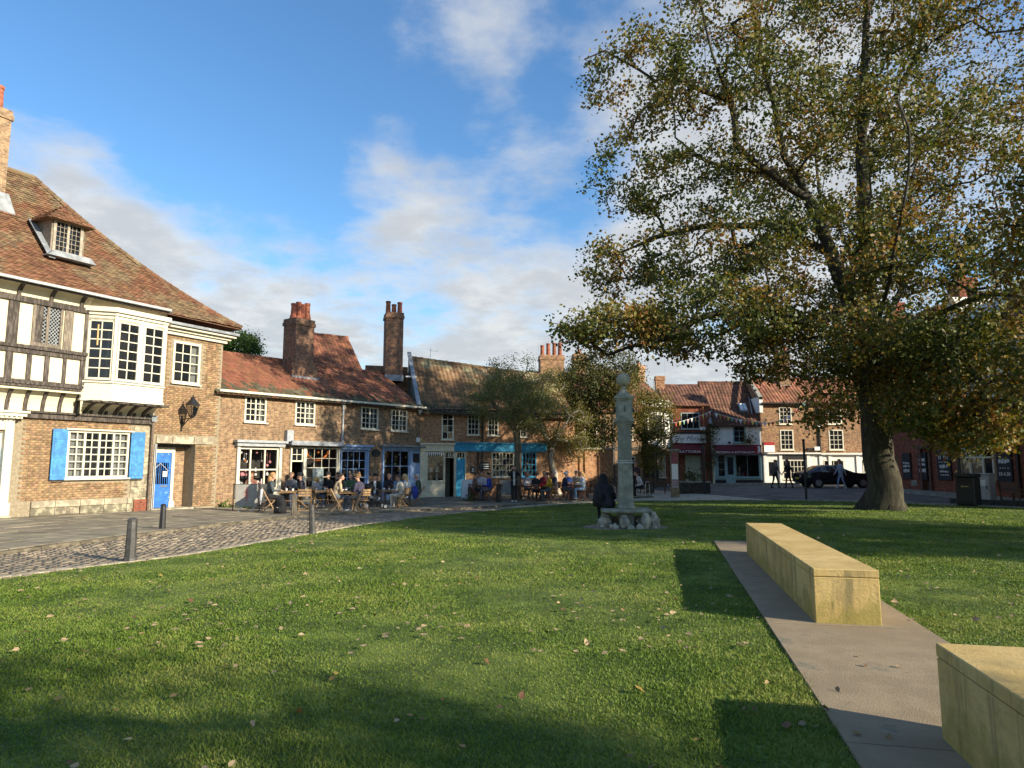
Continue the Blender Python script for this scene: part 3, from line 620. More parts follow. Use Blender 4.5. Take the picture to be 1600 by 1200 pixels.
for x in [.05 + .5 * i for i in range(-9, 10)]:
    if x < 4.75: cove(x, x + .1, -.02, 3.30, J + .02, 4.02, 'bracket', OAK, dy=.07)
# upper timber wall: plaster panels between posts
uw0, uw1 = 4.24, 6.78
wl = wall(E, SL, 4.86, uw0 - .3, 7.2, [(.42, 1.3, 5.42, 6.62)], CREAM, y=J, name='plaster_wall', back=.5)
rail = part('mid_rail', OAK, E, (SL, 2.08, J - .07, J + .05, 5.05, 5.19), (SL, 2.1, J - .13, J + .05, 5.195, 5.30))
part('top_beam', OAK, E, (SL, 2.1, J - .09, J + .05, 6.62, 6.80))
def postx(px, py): return C.p(px, py, J)[0]
for pa, pb, top in ((8, 26, 1), (50, 64, 1), (98, 112, 1), (130, 141, 1)):
    a, b = postx(pa, 530), postx(pb, 530); part('post', OAK if pa != 98 else OAKL, E, (a, b, J - .045, J + .03, 5.30, 6.62), bev=.008)
for x in (-1.2, -2.6, -3.9): part('post', OAK, E, (x, x + .25, J - .045, J + .03, 5.30, 6.62), bev=.008)
for pa, pb in ((4, 16), (38, 46), (66, 74), (95, 101), (122, 131)):
    a, b = postx(pa, 600), postx(pb, 600); part('stud', OAK, E, (a, b, J - .045, J + .03, 4.24, 5.05), bev=.008)
for x in (-.75, -1.3, -1.9, -2.5, -3.1, -3.7): part('stud', OAK, E, (x, x + .14, J - .045, J + .03, 4.24, 5.05), bev=.008)
# leaded window
lw = MB().box(.42, .50, J - .05, J + .08, 5.32, 6.62).box(1.22, 1.30, J - .05, J + .08, 5.32, 6.62).box(.82, .90, J - .04, J + .08, 5.42, 6.62).box(.5, 1.22, J - .05, J + .08, 5.32, 5.43).box(.5, .82, J - .035, J + .06, 6.2, 6.25).build('leaded_window', OAKL, E)
ld = MB()
for a, b in ((.50, .82), (.90, 1.22)):
    n = 12
    for i in range(-4, n):
        for sgn in (1, -1):
            z = 5.43 + i * .12 if sgn == 1 else 5.43 + (i + 4) * .12 - .0; w_ = b - a; dz = w_ * 1.2
            p, q_ = ((a, z), (b, z + dz)) if sgn == 1 else ((a, z), (b, z - dz))
            lo, hi = 5.43, 6.62; (x0, z0), (x1, z1) = p, q_
            t0, t1 = 0., 1.
            if z1 != z0:
                ta, tb = sorted(((lo - z0) / (z1 - z0), (hi - z0) / (z1 - z0))); t0, t1 = max(0, ta), min(1, tb)
            if t1 - t0 > .03: ld.bar((x0 + (x1 - x0) * t0, J + .005, z0 + (z1 - z0) * t0), (x0 + (x1 - x0) * t1, J + .005, z0 + (z1 - z0) * t1), .012)
ld.build('lead_lattice', PIPE, lw, fix=False)
for a, b in ((.50, .82), (.90, 1.22)):
    MB().quad((a, J + .012, 5.43), (b, J + .014, 5.43), (b, J + .012, 6.62), (a, J + .012, 6.62)).build('pane', GLASS, lw, fix=False)
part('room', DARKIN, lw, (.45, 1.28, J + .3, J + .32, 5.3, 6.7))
# coved eaves with brackets, gutter
EY = -.95
def cove2(a, b, name, m, dy=0.):
    n = 6; pts = [(J - .02 + (EY + .1 - J) * (1 - math.cos(t * math.pi / 2 / n)), 6.80 + .36 * math.sin(t * math.pi / 2 / n)) for t in range(n + 1)]; mb = MB()
    if dy: mb.prism([(y - dy, z - .02) for y, z in pts] + [(y + .06, z + .03) for y, z in pts][::-1], a, b, 'x')
    else:
        for i in range(n): mb.quad((a, *pts[i]), (b, *pts[i]), (b, *pts[i + 1]), (a, *pts[i + 1]))
    return mb.build(name, m, E)
cove2(SL, 2.1, 'eaves_cove', CREAM)
for x in [-.08 + .92 * i for i in range(-5, 3)]: cove2(x, x + .11, 'eaves_bracket', OAK, .06)
part('gutter', PIPE, E, (SL, 4.62, EY - .14, EY - .02, 7.14, 7.22)); part('fascia', OAK, E, (SL, 4.75, EY - .0, EY + .03, 7.08, 7.2))
# oriel window: left cant, front, right cant
O0, O1, O2, O3 = (2.04, J), (2.70, -1.02), (4.52, -1.02), (4.84, J)
def facet(a, b): d = Vector((b[0] - a[0], b[1] - a[1], 0)); M = Matrix.Translation((a[0], a[1], 0)) @ Matrix.Rotation(math.atan2(d.y, d.x), 4, 'Z'); return M, d.length
oriel = None
for zb, zt, o in ((4.34, 4.40, .05), (3.82, 4.335, 0.), (3.74, 3.815, .04), (6.62, 6.72, .06), (6.725, 6.88, .14), (6.4, 6.615, 0.)):
    q_ = MB().prism([(O0[0] - o, O0[1] + .1), (O0[0] - o, O0[1] - o * .4), (O1[0] - o * .5, O1[1] - o), (O2[0] + o * .5, O2[1] - o), (O3[0] + o, O3[1] - o * .4), (O3[0] + o, O3[1] + .1)], zb, zt, 'z').build('oriel' if oriel is None else 'moulding', WHITE, E if oriel is None else oriel); oriel = oriel or q_
part('sill_lead', LEAD, oriel, (2.7, 4.52, -1.09, -.98, 4.402, 4.425))
for i, (a, b, spl) in enumerate(((O0, O1, ((.07, 1.0),)), (O1, O2, ((.02, .49), (.51, .98))), (O2, O3, ((.1, .9),)))):
    M, L = facet(a, b)
    part('corner_post', WHITE, oriel, (-.05, .06, -.012, .08, 4.40, 6.62), xf=M)
    for f0, f1 in spl: window(oriel, L * f0 + (.05 if i == 1 else 0), L * f1 - (.03 if i == 1 else .02), 4.44, 6.52, 2, 6, y=0., fw=.075, bw=.036, dep=.08, sill=0, name='sash_window', room=False, xf=M)
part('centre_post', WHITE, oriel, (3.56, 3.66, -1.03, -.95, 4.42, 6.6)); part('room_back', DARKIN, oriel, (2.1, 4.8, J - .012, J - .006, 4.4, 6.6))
part('blind', mat('paper_blind', (.60, .36, .16), .9, .1, 6), oriel, (2.3, 2.42, -.66, -.65, 5.6, 6.3))
cvm = MB(); n = 6                                      # coved underside of the oriel with ribs
for i in range(n):
    f = lambda t: (1 - math.cos(t * math.pi / 2 / n), math.sin(t * math.pi / 2 / n))
    (c0, s0_), (c1, s1_) = f(i), f(i + 1)
    ring = lambda c, s_: [(2.04 + .0 * c, J + (0) * c, 3.3 + .45 * s_), (2.35 + .35 * c, -.02 + (-1.0 - -.02) * c, 3.3 + .45 * s_), (4.6 - .08 * c, -.02 + (-1.0 + .02) * c, 3.3 + .45 * s_), (4.84, J * c, 3.3 + .45 * s_)]
    A_, B_ = ring(c0, s0_), ring(c1, s1_)
    for k in range(3): cvm.quad(A_[k], A_[k + 1], B_[k + 1], B_[k])
cvm.build('oriel_cove', CREAM, oriel, fix=False)
for x in (2.35, 2.85, 3.35, 3.85, 4.35):
    pts = [(-.04 + (-.96) * (1 - math.cos(t * math.pi / 12)), 3.28 + .45 * math.sin(t * math.pi / 12)) for t in range(7)]
    MB().prism([(y - .05, z - .03) for y, z in pts] + [(y + .05, z + .02) for y, z in pts][::-1], x, x + .1, 'x').build('rib', OAK, oriel)
part('oriel_beam', OAK, oriel, (2.1, 4.8, -1.0, -.5, 3.68, 3.735))
# sash over the passage, cornice of the brick bay
window(E, *upw, 3, 4, y=-.06, fw=.085, bw=.034, dep=.1, name='sash_window', curtain=1)
part('cornice', WHITE, E, (4.9, SR + .1, -.16, .05, 6.52, 6.64), (4.88, SR + .2, -.26, .05, 6.645, 6.74), (4.88, SR + .32, -.42, .05, 6.745, 6.83))
part('cornice_lead', LEAD, E, (4.75, SR + .4, -.52, .1, 6.84, 6.94))
part('downpipe', mat('rusty_pipe', (.13, .095, .07), .6, .25, 8), E, (4.75, 4.83, -.14, -.05, -.3, 3.2)); part('rainwater_head', LEAD, E, (4.68, 4.88, -.22, -.05, 3.2, 3.42)); part('service_pipe', PIPE, E, (4.93, 4.96, -.09, -.06, -.2, 2.4), (4.99, 5.02, -.09, -.06, -.2, 2.4))
# roof: bell-cast front slope running to a hip
RY, RZ = 3.6, 12.15; RX = 1.95
def rprof(t):
    y = EY - .1 + (RY - EY + .1) * t; z = 7.16 + (RZ - 7.16) * (.80 * t + .20 * t * t) - .10 * math.sin(math.pi * t); return y, z
def hipx(t): return SR + .42 + (RX - SR - .42) * (t ** .93)
mb = MB(); n = 14
for i in range(n):
    (y0, z0), (y1, z1) = rprof(i / n), rprof((i + 1) / n)
    mb.quad((SL, y0, z0 - .06), (hipx(i / n), y0 + (.45 * (1 - i / n)), z0 - .06), (hipx((i + 1) / n), y1 + .45 * (1 - (i + 1) / n), z1 - .06), (SL, y1, z1 - .06))
    Y0, Y1 = 2 * RY - y0, 2 * RY - y1
    mb.quad((hipx(i / n), y0 + .45 * (1 - i / n), z0 - .06), (hipx(i / n), Y0, z0 - .06), (hipx((i + 1) / n), Y1, z1 - .06), (hipx((i + 1) / n), y1 + .45 * (1 - (i + 1) / n), z1 - .06))
    mb.quad((SL, Y0, z0 - .06), (SL, Y1, z1 - .06), (hipx((i + 1) / n), Y1, z1 - .06), (hipx(i / n), Y0, z0 - .06))
roof = mb.build('roof', mat('roof_underside', (.14, .07, .04), .9), E, fix=False)
tiles(roof, lambda t: ((SL, rprof(t)[0], rprof(t)[1]), (hipx(t) - .04, rprof(t)[0] + .45 * (1 - t), rprof(t)[1])), 7.1, 'plain', .175, .115, TILEP, 300)
tiles(roof, lambda t: ((hipx(t), rprof(t)[0] + .45 * (1 - t), rprof(t)[1]), (hipx(t), 2 * RY - rprof(t)[0], rprof(t)[1])), 7.1, 'plain', .175, .115, TILEP, 0)
hp = [Vector((hipx(t / 16), rprof(t / 16)[0] + .45 * (1 - t / 16), rprof(t / 16)[1] + .03)) for t in range(17)]
for i in range(16):
    for k in range(2): a, b = hp[i].lerp(hp[i + 1], k / 2), hp[i].lerp(hp[i + 1], k / 2 + .48); MB().tube([a, b], [.10, .085], 7).build('hip_tile', TILEP, roof)
MB().tube([(SL, RY, RZ), (RX, RY, RZ)], .12, 8).build('ridge', TILEP, roof)
# dormer
t0 = .42; dy, dz = rprof(.40); ca, cb = C.p(84, 375, dy - .1)[0], C.p(131, 375, dy - .1)[0]; zb = C.p(105, 398, dy - .1)[1]; zt = C.p(105, 345, dy - .1)[1]
dm = part('dormer', OAKL, E, (ca - .06, ca - .002, dy - .02, dy + 1.3, zb - .05, zt), (cb + .002, cb + .06, dy - .02, dy + 1.3, zb - .05, zt))
window(dm, ca, cb, zb, zt, 6, 6, y=dy - .05, fm=mat('silvered_oak', (.36, .31, .24), .85, .2, 8), fw=.09, bw=.012, mull=(.5,), dep=.08, name='dormer_window', sill=.08)
mx = (ca + cb) / 2; rm = MB()
hipr = [(ca - .28, dy - .3, zt - .08), (cb + .28, dy - .3, zt - .08), (cb + .28, dy + 1.7, zt + .02), (ca - .28, dy + 1.7, zt + .02)]; ap0, ap1 = (mx, dy + .38, zt + .62), (mx, dy + 2.0, zt + .66)
rm.quad(hipr[0], hipr[1], ap0); rm.quad(hipr[1], hipr[2], ap1, ap0); rm.quad(hipr[3], hipr[0], ap0, ap1); rm.quad(*hipr[::-1])
dr = rm.build('dormer_roof', TILEP, dm)
tiles(dr, lambda t: (tuple(np.array(hipr[0]) * (1 - t) + np.array(ap0) * t), tuple(np.array(hipr[1]) * (1 - t) + np.array(ap0) * t)), 1.0, 'plain', .165, .11, TILEP, 60)
tiles(dr, lambda t: (tuple(np.array(hipr[3]) * (1 - t) + np.array(ap1) * t), tuple(np.array(hipr[0]) * (1 - t) + np.array(ap0) * t)), 1.1, 'plain', .165, .11, TILEP, 60)
fl = MB().prism([(ca - .3, zb - .22), (cb + .3, zb - .22), (cb + .1, zb - .03), (ca - .1, zb - .03)], dy - .45, dy - .1).build('lead_apron', LEAD, dm)
MB().bar((ca - .12, dy - .35, zb - .3), (ca - .22, dy + 1.0, zt + .05), .2, .02).build('side_flashing', LEAD, dm)
# chimney behind the ridge
cs = C.p(-6, 225, 2.6)[0]; cz = C.p(8, 178, 2.6)[1]
ch = chimney(E, cs - .25, 2.2, 9.9, cz, .95, .9, BR_COLL, pots=2, ph=1.0, pot_r=.15)
MB().prism([(cs - .9, 10.1), (cs + .55, 10.1), (cs + .3, 10.75), (cs - .7, 10.75)], 2.1, 2.18).build('flashing_apron', LEAD, ch)
# wall lantern
lp = C.w(C.p(283, 650)[0], -.05, C.p(283, 668)[1])
L = empty('wall_lantern', lp, E.rotation_euler.z, 'black four-sided lantern on a wall bracket above the blue passage door', 'lamp')
MB().bar((0, 0, -.15), (0, 0, .45), .06).bar((0, 0, .3), (0, -.6, .33), .035).bar((0, 0, -.02), (0, -.4, .3), .028).build('bracket', IRON, L)
lt = MB().lathe([(.05, .33), (.06, .36), (.125, .42), (.13, .44)], 4, (0, -.6, 0), math.pi / 4)
for sx in (-1, 1):
    for sy in (-1, 1): lt.bar((sx * .085, -.6 + sy * .085, .43), (sx * .165, -.6 + sy * .165, .82), .02)
lt.build('cage', IRON, L)
MB().lathe([(.27, .82), (.25, .85), (.12, 1.0), (.075, 1.06), (.08, 1.1), (.02, 1.14), (.03, 1.17), (.005, 1.24)], 4, (0, -.6, 0), math.pi / 4).build('hood', IRON, L)
MB().lathe([(.115, .44), (.225, .815)], 4, (0, -.6, 0), math.pi / 4).build('lamp_glass', glassmat('lamp_glass', (.85, .85, .8), .25), L)
# ================================================================== the long brick shop row
ITEM = [mat('display_' + n, c, .6, .1) for n, c in (('white', (.75, .73, .7)), ('pink', (.6, .25, .28)), ('orange', (.7, .2, .04)), ('green', (.1, .3, .12)), ('tan', (.5, .38, .2)), ('paleblue', (.35, .5, .65)), ('red', (.45, .04, .04)))]
def display(shop, a, b, c, d, y, n, mats=None, hang=6, name='display_item'):
    for i in range(n):
        x = random.uniform(a + .1, b - .1); r = random.uniform(.05, .11); yy = y + random.uniform(.12, .4); m = random.choice(mats or ITEM)
        if i < hang:
            z = random.uniform(c + (d - c) * .55, d - .15); o = MB().ball((x, yy, z), r * .7, 7, 5).tube([(x, yy, z), (x, yy, d)], .004, 3).build('hanging_ornament', m, shop)
        else:
            z = c + random.choice((0, 0, .33)) * (d - c) * .9; MB().lathe([(r, 0), (r * 1.1, .06), (r * .5, .14), (r * .7, .2), (r * .4, random.uniform(.22, .36))], 8, (x, yy, z)).build(name, m, shop)
Rw = Fac('brick_shop_row', (-11.6, 27.5), (-5, 37), 'low brown-brick shop row with red pantile roof and four shopfronts', 'building'); E = Rw.E
ups = [Rw.r(*q) for q in ((382, 619, 416, 660), (461, 627, 492, 664), (564, 636, 591, 671), (611, 640, 636, 674))]
s1 = Rw.r(372, 701, 434, 762); s2 = Rw.r(454, 700, 527, 762); s3 = Rw.r(532, 701, 572, 761); s4 = Rw.r(598, 703, 659, 775)
zf = lambda r, a, b: (r[0], r[1], a, b)
s1, s2, s3, s4 = zf(s1, .62, 2.36), zf(s2, -.1, 2.44), zf(s3, .55, 2.34), zf(s4, -.1, 2.40)
wall(E, -.6, 11.62, -.6, 4.66, ups + [s1, s2, s3, s4], BR_ROW)
for i, u in enumerate(ups): window(E, *u, 4, 4, y=-.02, fw=.075, bw=.03, mull=(.5,), dep=.09, name='casement_window', curtain=1)
# shopfront 1: white bay
sh = part('white_shopfront', WHITE, E, (s1[0] - .12, s1[0] - .002, -.1, .04, .3, 2.40), (s1[1] + .002, s1[1] + .12, -.1, .04, .3, 2.40), (s1[0] - .1, s1[1] + .1, -.1, .04, .3, .615))
part('cornice', GREYP, sh, (s1[0] - .28, s1[1] + .28, -.3, .02, 2.56, 2.66), (s1[0] - .2, s1[1] + .2, -.2, .02, 2.41, 2.555))
window(sh, *s1, 1, 1, y=-.02, fw=.07, mull=(.27, .66), trans=(.47,), dep=.09, glass=GLASSC, name='shop_window', sill=.06, room_d=1.0)
display(sh, s1[0], s1[1], s1[2] + .08, s1[3], .08, 24, ITEM[:3] + ITEM[:1] * 3, 12)
# shopfront 2: door and window under a lead canopy
d1 = s2[0] + (s2[1] - s2[0]) * .27
sh = part('door_and_window_shopfront', WHITE, E, (s2[0] - .07, s2[0] - .002, -.08, .04, -.2, 2.44), (s2[1] + .002, s2[1] + .08, -.08, .04, -.2, 2.44), (d1 - .07, d1 + .07, -.07, .04, -.2, 2.43), (d1 + .072, s2[1], -.06, .04, -.2, .58))
part('canopy', LEAD, sh, (s2[0] - .3, s2[1] + .15, -.42, .02, 2.50, 2.60), (s2[0] - .2, s2[1] + .1, -.3, .02, 2.601, 2.70))
window(sh, s2[0], d1 - .075, 1.78, 2.42, 2, 2, y=-.01, fw=.06, dep=.07, sill=0, name='transom_window')
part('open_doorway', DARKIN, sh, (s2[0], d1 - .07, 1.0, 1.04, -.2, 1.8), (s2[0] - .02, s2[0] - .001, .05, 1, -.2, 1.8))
window(sh, d1 + .075, s2[1], .60, 2.42, 4, 4, y=-.02, fw=.06, bw=.028, dep=.08, glass=GLASSC, name='shop_window', sill=.05, room_d=1.0)
display(sh, d1 + .1, s2[1], .64, 2.4, .06, 14, None, 4)
MB().tube([((d1 + s2[1]) / 2 + math.cos(a) * .62 - .1, .18, 2.28 + math.sin(a) * .42) for a in np.linspace(math.pi, 2 * math.pi, 12)], .06, 6).build('orange_garland', ITEM[2], sh)
part('menu_board', mat('slate_board', (.16, .2, .21), .7, .3, 12), sh, (d1 + .25, d1 + .85, -.32, -.28, .25, 1.5))
part('hanging_sign_box', GREYP, E, (s2[0] - .38, s2[0] - .05, -.2, -.02, 2.66, 3.15))
# shopfront 3: blue bay of small panes
sh = part('blue_shopfront', PALEB, E, (s3[0] - .08, s3[0] - .002, -.1, .04, .3, 2.36), (s3[1] + .002, s3[1] + .1, -.1, .04, .3, 2.36), (s3[0] - .08, s3[1] + .1, -.1, .04, .3, .545))
part('cornice', PALEB, sh, (s3[0] - .12, s3[1] + .25, -.25, .02, 2.50, 2.60), (s3[0] - .1, s3[1] + .14, -.16, .02, 2.37, 2.495))
window(sh, *s3, 4, 4, y=-.02, fm=PALEB, fw=.07, bw=.03, dep=.09, glass=GLASSC, name='shop_window', sill=.06, room_d=.8)
display(sh, s3[0], s3[1], .6, 2.3, .08, 16, ITEM[4:6] + ITEM[:1], 5)
pc, pz = Rw.p(587, 708); MB().lathe([(.30, 0), (.30, .03)], 14, (0, 0, 0), 0, 1, .68).build('oval_plaque', CHALK, E, xf=Matrix.Translation((pc, -.005, pz)) @ Matrix.Rotation(math.pi / 2, 4, 'X'))
# shopfront 4: pale blue window and door
d2 = s4[0] + (s4[1] - s4[0]) * .68
sh = part('pale_blue_shopfront', PALEB, E, (s4[0] - .1, s4[0] - .002, -.1, .04, -.3, 2.5), (s4[1] - .06, s4[1] + .06, -.1, .04, -.3, 2.5), (d2 - .06, d2 + .06, -.09, .04, -.3, 2.4), (s4[0] - .1, d2 - .062, -.08, .04, -.3, .72), (s4[0] - .1, s4[1] + .06, -.09, .04, 2.402, 2.55))
part('lead_cornice', LEAD, sh, (s4[0] - .25, s4[1] + .2, -.3, .02, 2.56, 2.66))
window(sh, s4[0], d2 - .065, .75, 2.4, 3, 2, y=-.02, fm=PALEB, fw=.06, bw=.035, dep=.08, glass=GLASSC, name='shop_window', sill=.05, room_d=.8)
display(sh, s4[0], d2, .8, 2.35, .06, 14, ITEM[:1] + ITEM[3:5], 9)
dd = part('door', PALEB, sh, (d2 + .065, s4[1] - .065, -.03, .02, -.2, 2.38)); part('door_light', DARKIN, dd, (d2 + .2, s4[1] - .25, -.04, -.031, 1.75, 2.25)); part('panel', PALEB, dd, (d2 + .15, s4[1] - .15, -.045, -.031, .1, .9)); part('letter_box', STEEL, dd, (d2 + .25, s4[1] - .3, -.045, -.032, 1.0, 1.08))
a0, az = Rw.p(654, 688); part('alarm_box', LETTER, E, (a0 - .22, a0 + .02, -.12, -.01, az - .12, az + .14), bev=.02); part('burglar_alarm', mat('yellow_plastic', (.6, .42, .1), .5), E, (a0 + .06, a0 + .24, -.1, -.01, az - .1, az + .1), bev=.02)
# gutter, downpipe
MB().bar((-.5, -.30, 4.60), (11.7, -.30, 4.72), .10, .09).build('gutter', WHITE, E)
for i in range(14): part('gutter_bracket', WHITE, E, (-.1 + i * .87, -.07 + i * .87, -.27, -.01, 4.50 + i * .009, 4.56 + i * .009))
x, _ = Rw.p(534, 670); part('downpipe', PIPE, E, (x - .04, x + .04, -.1, -.02, 2.6, 4.6)); part('drain_hopper', PIPE, E, (x - .09, x + .09, -.14, -.02, 4.4, 4.6))
gable(E, -.6, 11.7, 4.72, 6.72, 6.0, PANT, 'pan', .235, .29, mat('roof_underside', (.14, .07, .04)), over=.3, nmax=220, wallm=BR_ROW, slope=(.12, .15), moss=4)
chimney(E, 5.1, 1.7, 5.5, 8.72, 1.08, .95, BR_CHIM, pots=4, ph=.85, pot_r=.14)
part('chimney_skirt', BR_CHIM, E, (4.35, 5.85, 1.62, 2.75, 5.6, 6.5)); part('chimney_apron', LEAD, E, (4.3, 5.9, 1.52, 1.6, 5.62, 5.86))

# ================================================================== house with lichened pantiles and the tall stack
H = Fac('pantiled_house', (-5, 37), (3.7, 40), 'orange-brick house with lichened pantile roof, tall chimney and turquoise shopfront', 'house'); E = H.E
q = [H.r(*k) for k in ((690, 643, 709, 687), (730, 645, 749, 680), (762, 647, 779, 681), (808, 649, 823, 683))]
cw = zf(H.r(667, 707, 694, 756), .75, 2.35); cdoor = zf(H.r(695, 707, 709, 771), -.2, 2.35); tdoor = zf(H.r(711, 717, 728, 769), -.2, 2.35); tw1 = zf(H.r(768, 712, 803, 748), .95, 2.35); tw2 = zf(H.r(815, 713, 838, 748), .95, 2.35)
wall(E, -.02, 9.2, -.6, 4.75, q + [cw, cdoor, tdoor, tw1, tw2], BR_PAN)
for i, u in enumerate(q): window(E, *u, 2 if i == 0 else 3, 4, y=-.02, fw=.07, bw=.03, dep=.09, name='sash_window', head=.06)
CRM = mat('cream_joinery', (.62, .56, .40), .55, .1, 7)
sh = part('cream_shopfront', CRM, E, (.03, cw[0] - .002, -.08, .03, -.2, 2.36), (cw[0], cw[1], -.07, .03, -.2, .74), (cw[1], cdoor[0], -.08, .03, -.2, 2.36), (cdoor[1], tdoor[0], -.08, .03, -.2, 2.36), (.02, tdoor[0] - .1, -.14, .03, 2.37, 2.72))
part('cornice', CRM, sh, (-.02, tdoor[0] - .05, -.25, .02, 2.73, 2.82))
window(sh, *cw, 1, 1, y=-.02, fm=CRM, fw=.05, dep=.08, glass=GLASSC, name='shop_window', sill=.04, room_d=.8); display(sh, cw[0], cw[1], .8, 2.3, .06, 12, ITEM[:1] + ITEM[4:5], 5)
part('open_doorway', mat('dim_shop_wall', (.16, .15, .11), .9), sh, (cdoor[0], cdoor[1], .9, .94, -.2, 2.3)); window(sh, cdoor[0], cdoor[1], 2.02, 2.35, 3, 1, y=-.01, fm=CRM, fw=.04, dep=.05, sill=0, name='transom_window', room_d=.2)
for i in range(9): MB().prism([(cw[0] + i * .11 - .05, 2.3), (cw[0] + i * .11 + .05, 2.3), (cw[0] + i * .11, 2.12)], -.09, -.085).build('pennant', LETTER, sh)
part('fascia', TURQ, E, (tdoor[0] - .09, 7.35, -.16, .02, 2.38, 2.80)); part('fascia_moulding', TURQ, E, (tdoor[0] - .09, 7.4, -.24, .02, 2.805, 2.87))
td = part('turquoise_door', mat('turquoise_door_paint', (.03, .30, .50), .5, .12, 6), E, (tdoor[0] + .06, tdoor[1] - .06, .03, .08, -.1, 1.98)); part('door_frame', CRM, td, (tdoor[0], tdoor[0] + .055, -.04, .08, -.1, 2.35), (tdoor[1] - .055, tdoor[1], -.04, .08, -.1, 2.35))
for zb, zt in ((.1, .8), (.9, 1.85)): part('panel', MAT['turquoise_door_paint'], td, (tdoor[0] + .16, tdoor[1] - .16, .015, .031, zb, zt), bev=.006)
window(E, tdoor[0] + .06, tdoor[1] - .06, 2.0, 2.35, 3, 1, y=.0, fm=CRM, fw=.04, dep=.05, sill=0, name='transom_window', room_d=.2)
for i, u in enumerate((tw1, tw2)): window(E, *u, 6 - 2 * i, 4, y=-.03, fm=WHITE if i == 0 else TURQ, fw=.06, bw=.026, dep=.09, glass=GLASSC, name='shop_window', room_d=.8); display(E, u[0], u[1], 1.0, 2.3, .06, 6, ITEM[:1] + ITEM[5:6], 4)
for a, b, c, d in (zf(H.r(735, 729, 742, 739), 0, 0), (0, 0, 0, 0)):
    pass
for px0, py0, px1, py1 in ((735, 729, 742, 739), (749, 722, 765, 735)):
    a, b, c, d = H.r(px0, py0, px1, py1); o = part('notice_board', CHALK, E, (a, b, -.04, -.005, c, d)); 
    for k in range(3): part('notice_line', LETTER, o, (a + .06, b - .06, -.045, -.041, c + (d - c) * (.2 + .25 * k), c + (d - c) * (.28 + .25 * k)))
x, _ = H.p(753, 690); part('downpipe', IRON, E, (x - .04, x + .04, -.11, -.03, -.2, 4.7)); x, _ = H.p(746, 730); part('downpipe', IRON, E, (x - .04, x + .04, -.12, -.04, -.2, 2.38))
part('gutter', IRON, E, (0, 9.2, -.36, -.26, 4.58, 4.68))
roof = gable(E, 0, 9.2, 4.72, 8.0, 6.4, PANTG, 'pan', .25, .32, mat('roof_underside', (.14, .07, .04)), over=.3, nmax=200, wallm=BR_PAN, slope=(-.05, -.75), moss=4)
MB().prism([(-.3, 4.35), (-.1, 4.75), (3.2, 8.22), (3.2, 4.5), (.2, 4.2)], -.13, -.02, 'x').build('parapet', STONEG, E); MB().prism([(-.35, 4.5), (-.35, 4.58), (3.2, 8.32), (3.2, 8.22)], -.2, .03, 'x').build('coping', LEAD, E)
chimney(E, -1.15, 2.0, 6.4, 10.38, .98, 1.0, BR_CHIM, pots=3, ph=.72, pot_r=.15)
part('side_wall', BR_CHIM, E, (-2.6, -.14, 3.2, 3.5, 4.5, 7.4)); part('lead_tray', LETTER, E, (-.5, .1, 1.8, 2.4, 6.62, 6.70))
# weather vane on the ridge
v = empty('tv_aerial', H.w(1.2, 3.2, 7.85), 0, 'thin bent aerial on the lichened pantile ridge', 'aerial'); MB().tube([(0, 0, 0), (0, 0, .7)], .012, 4).bar((-.1, 0, .62), (.5, 0, .55), .012).build('rod', PIPE, v); MB().bar((.35, 0, .55), (.45, 0, .75), .01).bar((.1, 0, .6), (.0, 0, .8), .01).build('element', PIPE, v)

# ================================================================== houses showing behind
G1 = Fac('rear_house', (-12.6, 41.5), (-8.6, 44.5), 'red-roofed rear house rising behind the long brick row', 'house'); E = G1.E
wall(E, 0, 3.7, -.5, 7.6, [], BR_ROW); gable(E, -.15, 3.7, 7.65, 10.3, 5.2, PANT, 'pan', .24, .3, MAT['roof_underside'], wallm=BR_CHIM, nmax=60)
chimney(E, .35, 2.2, 8.7, 11.4, 1.0, .9, BR_CHIM, pots=2, ph=.7, pot_r=.14); part('eaves_beam', WOODD, E, (-.1, 3.7, -.12, -.02, 7.4, 7.6))
part('lower_wing', BR_CHIM, E, (3.72, 8, 1, 3, -.5, 7.2))
G2 = Fac('stone_stack_house', (-1.2, 45.5), (8.0, 46.5), 'grey-tiled rear house with a broad buff chimney behind the round tree', 'house'); E = G2.E
wall(E, 0, 9.2, -.5, 6.0, [], BR_MIX); gable(E, 0, 9.2, 6.0, 8.25, 5, PANTG, 'pan', .25, .32, MAT['roof_underside'], wallm=BR_MIX, nmax=0)
chimney(E, 4.25, 1.6, 6.6, 9.35, 1.7, 1.0, BR_MIX, pots=4, ph=.95, pot_r=.15); chimney(E, 6.4, 2.2, 6.6, 9.6, .9, .9, BR_MIX, pots=1, ph=.4)
v = empty('roof_aerial', G2.w(3.3, 1.7, 8.9), 0, 'thin upright aerial left of the broad buff chimney', 'aerial'); MB().tube([(0, 0, -1), (0, 0, 1.6)], .014, 4).bar((-.02, 0, 1.55), (.3, 0, 1.55), .012).build('rod', PIPE, v)
# sunlit garden wall with pilasters
Wg = Fac('garden_wall', (2.9, 40.6), (6.2, 41.6), 'sunlit buff brick garden wall with pilasters and stone coping', 'wall'); E = Wg.E
wall(E, 0, 3.4, -.5, 2.55, [(.9, 1.2, -.4, 2.2, .1), (2.1, 2.45, -.4, 2.2, .1)], BR_PAN, back=.35); part('recess', BR_PAN, E, (.85, 1.25, .1, .12, -.4, 2.2), (2.05, 2.5, .1, .12, -.4, 2.2)); part('back_face', BR_PAN, E, (0, 3.4, .3, .35, -.5, 2.55))
for x in (0, .62, 1.5, 2.75): part('pilaster', BR_PAN, E, (x, x + .26, -.10, -.003, -.4, 2.5))
for i in range(5): part('coping_stone', STONE, E, (-.05 + i * .7, .63 + i * .7, -.16, .42, 2.555, 2.66), bev=.015)
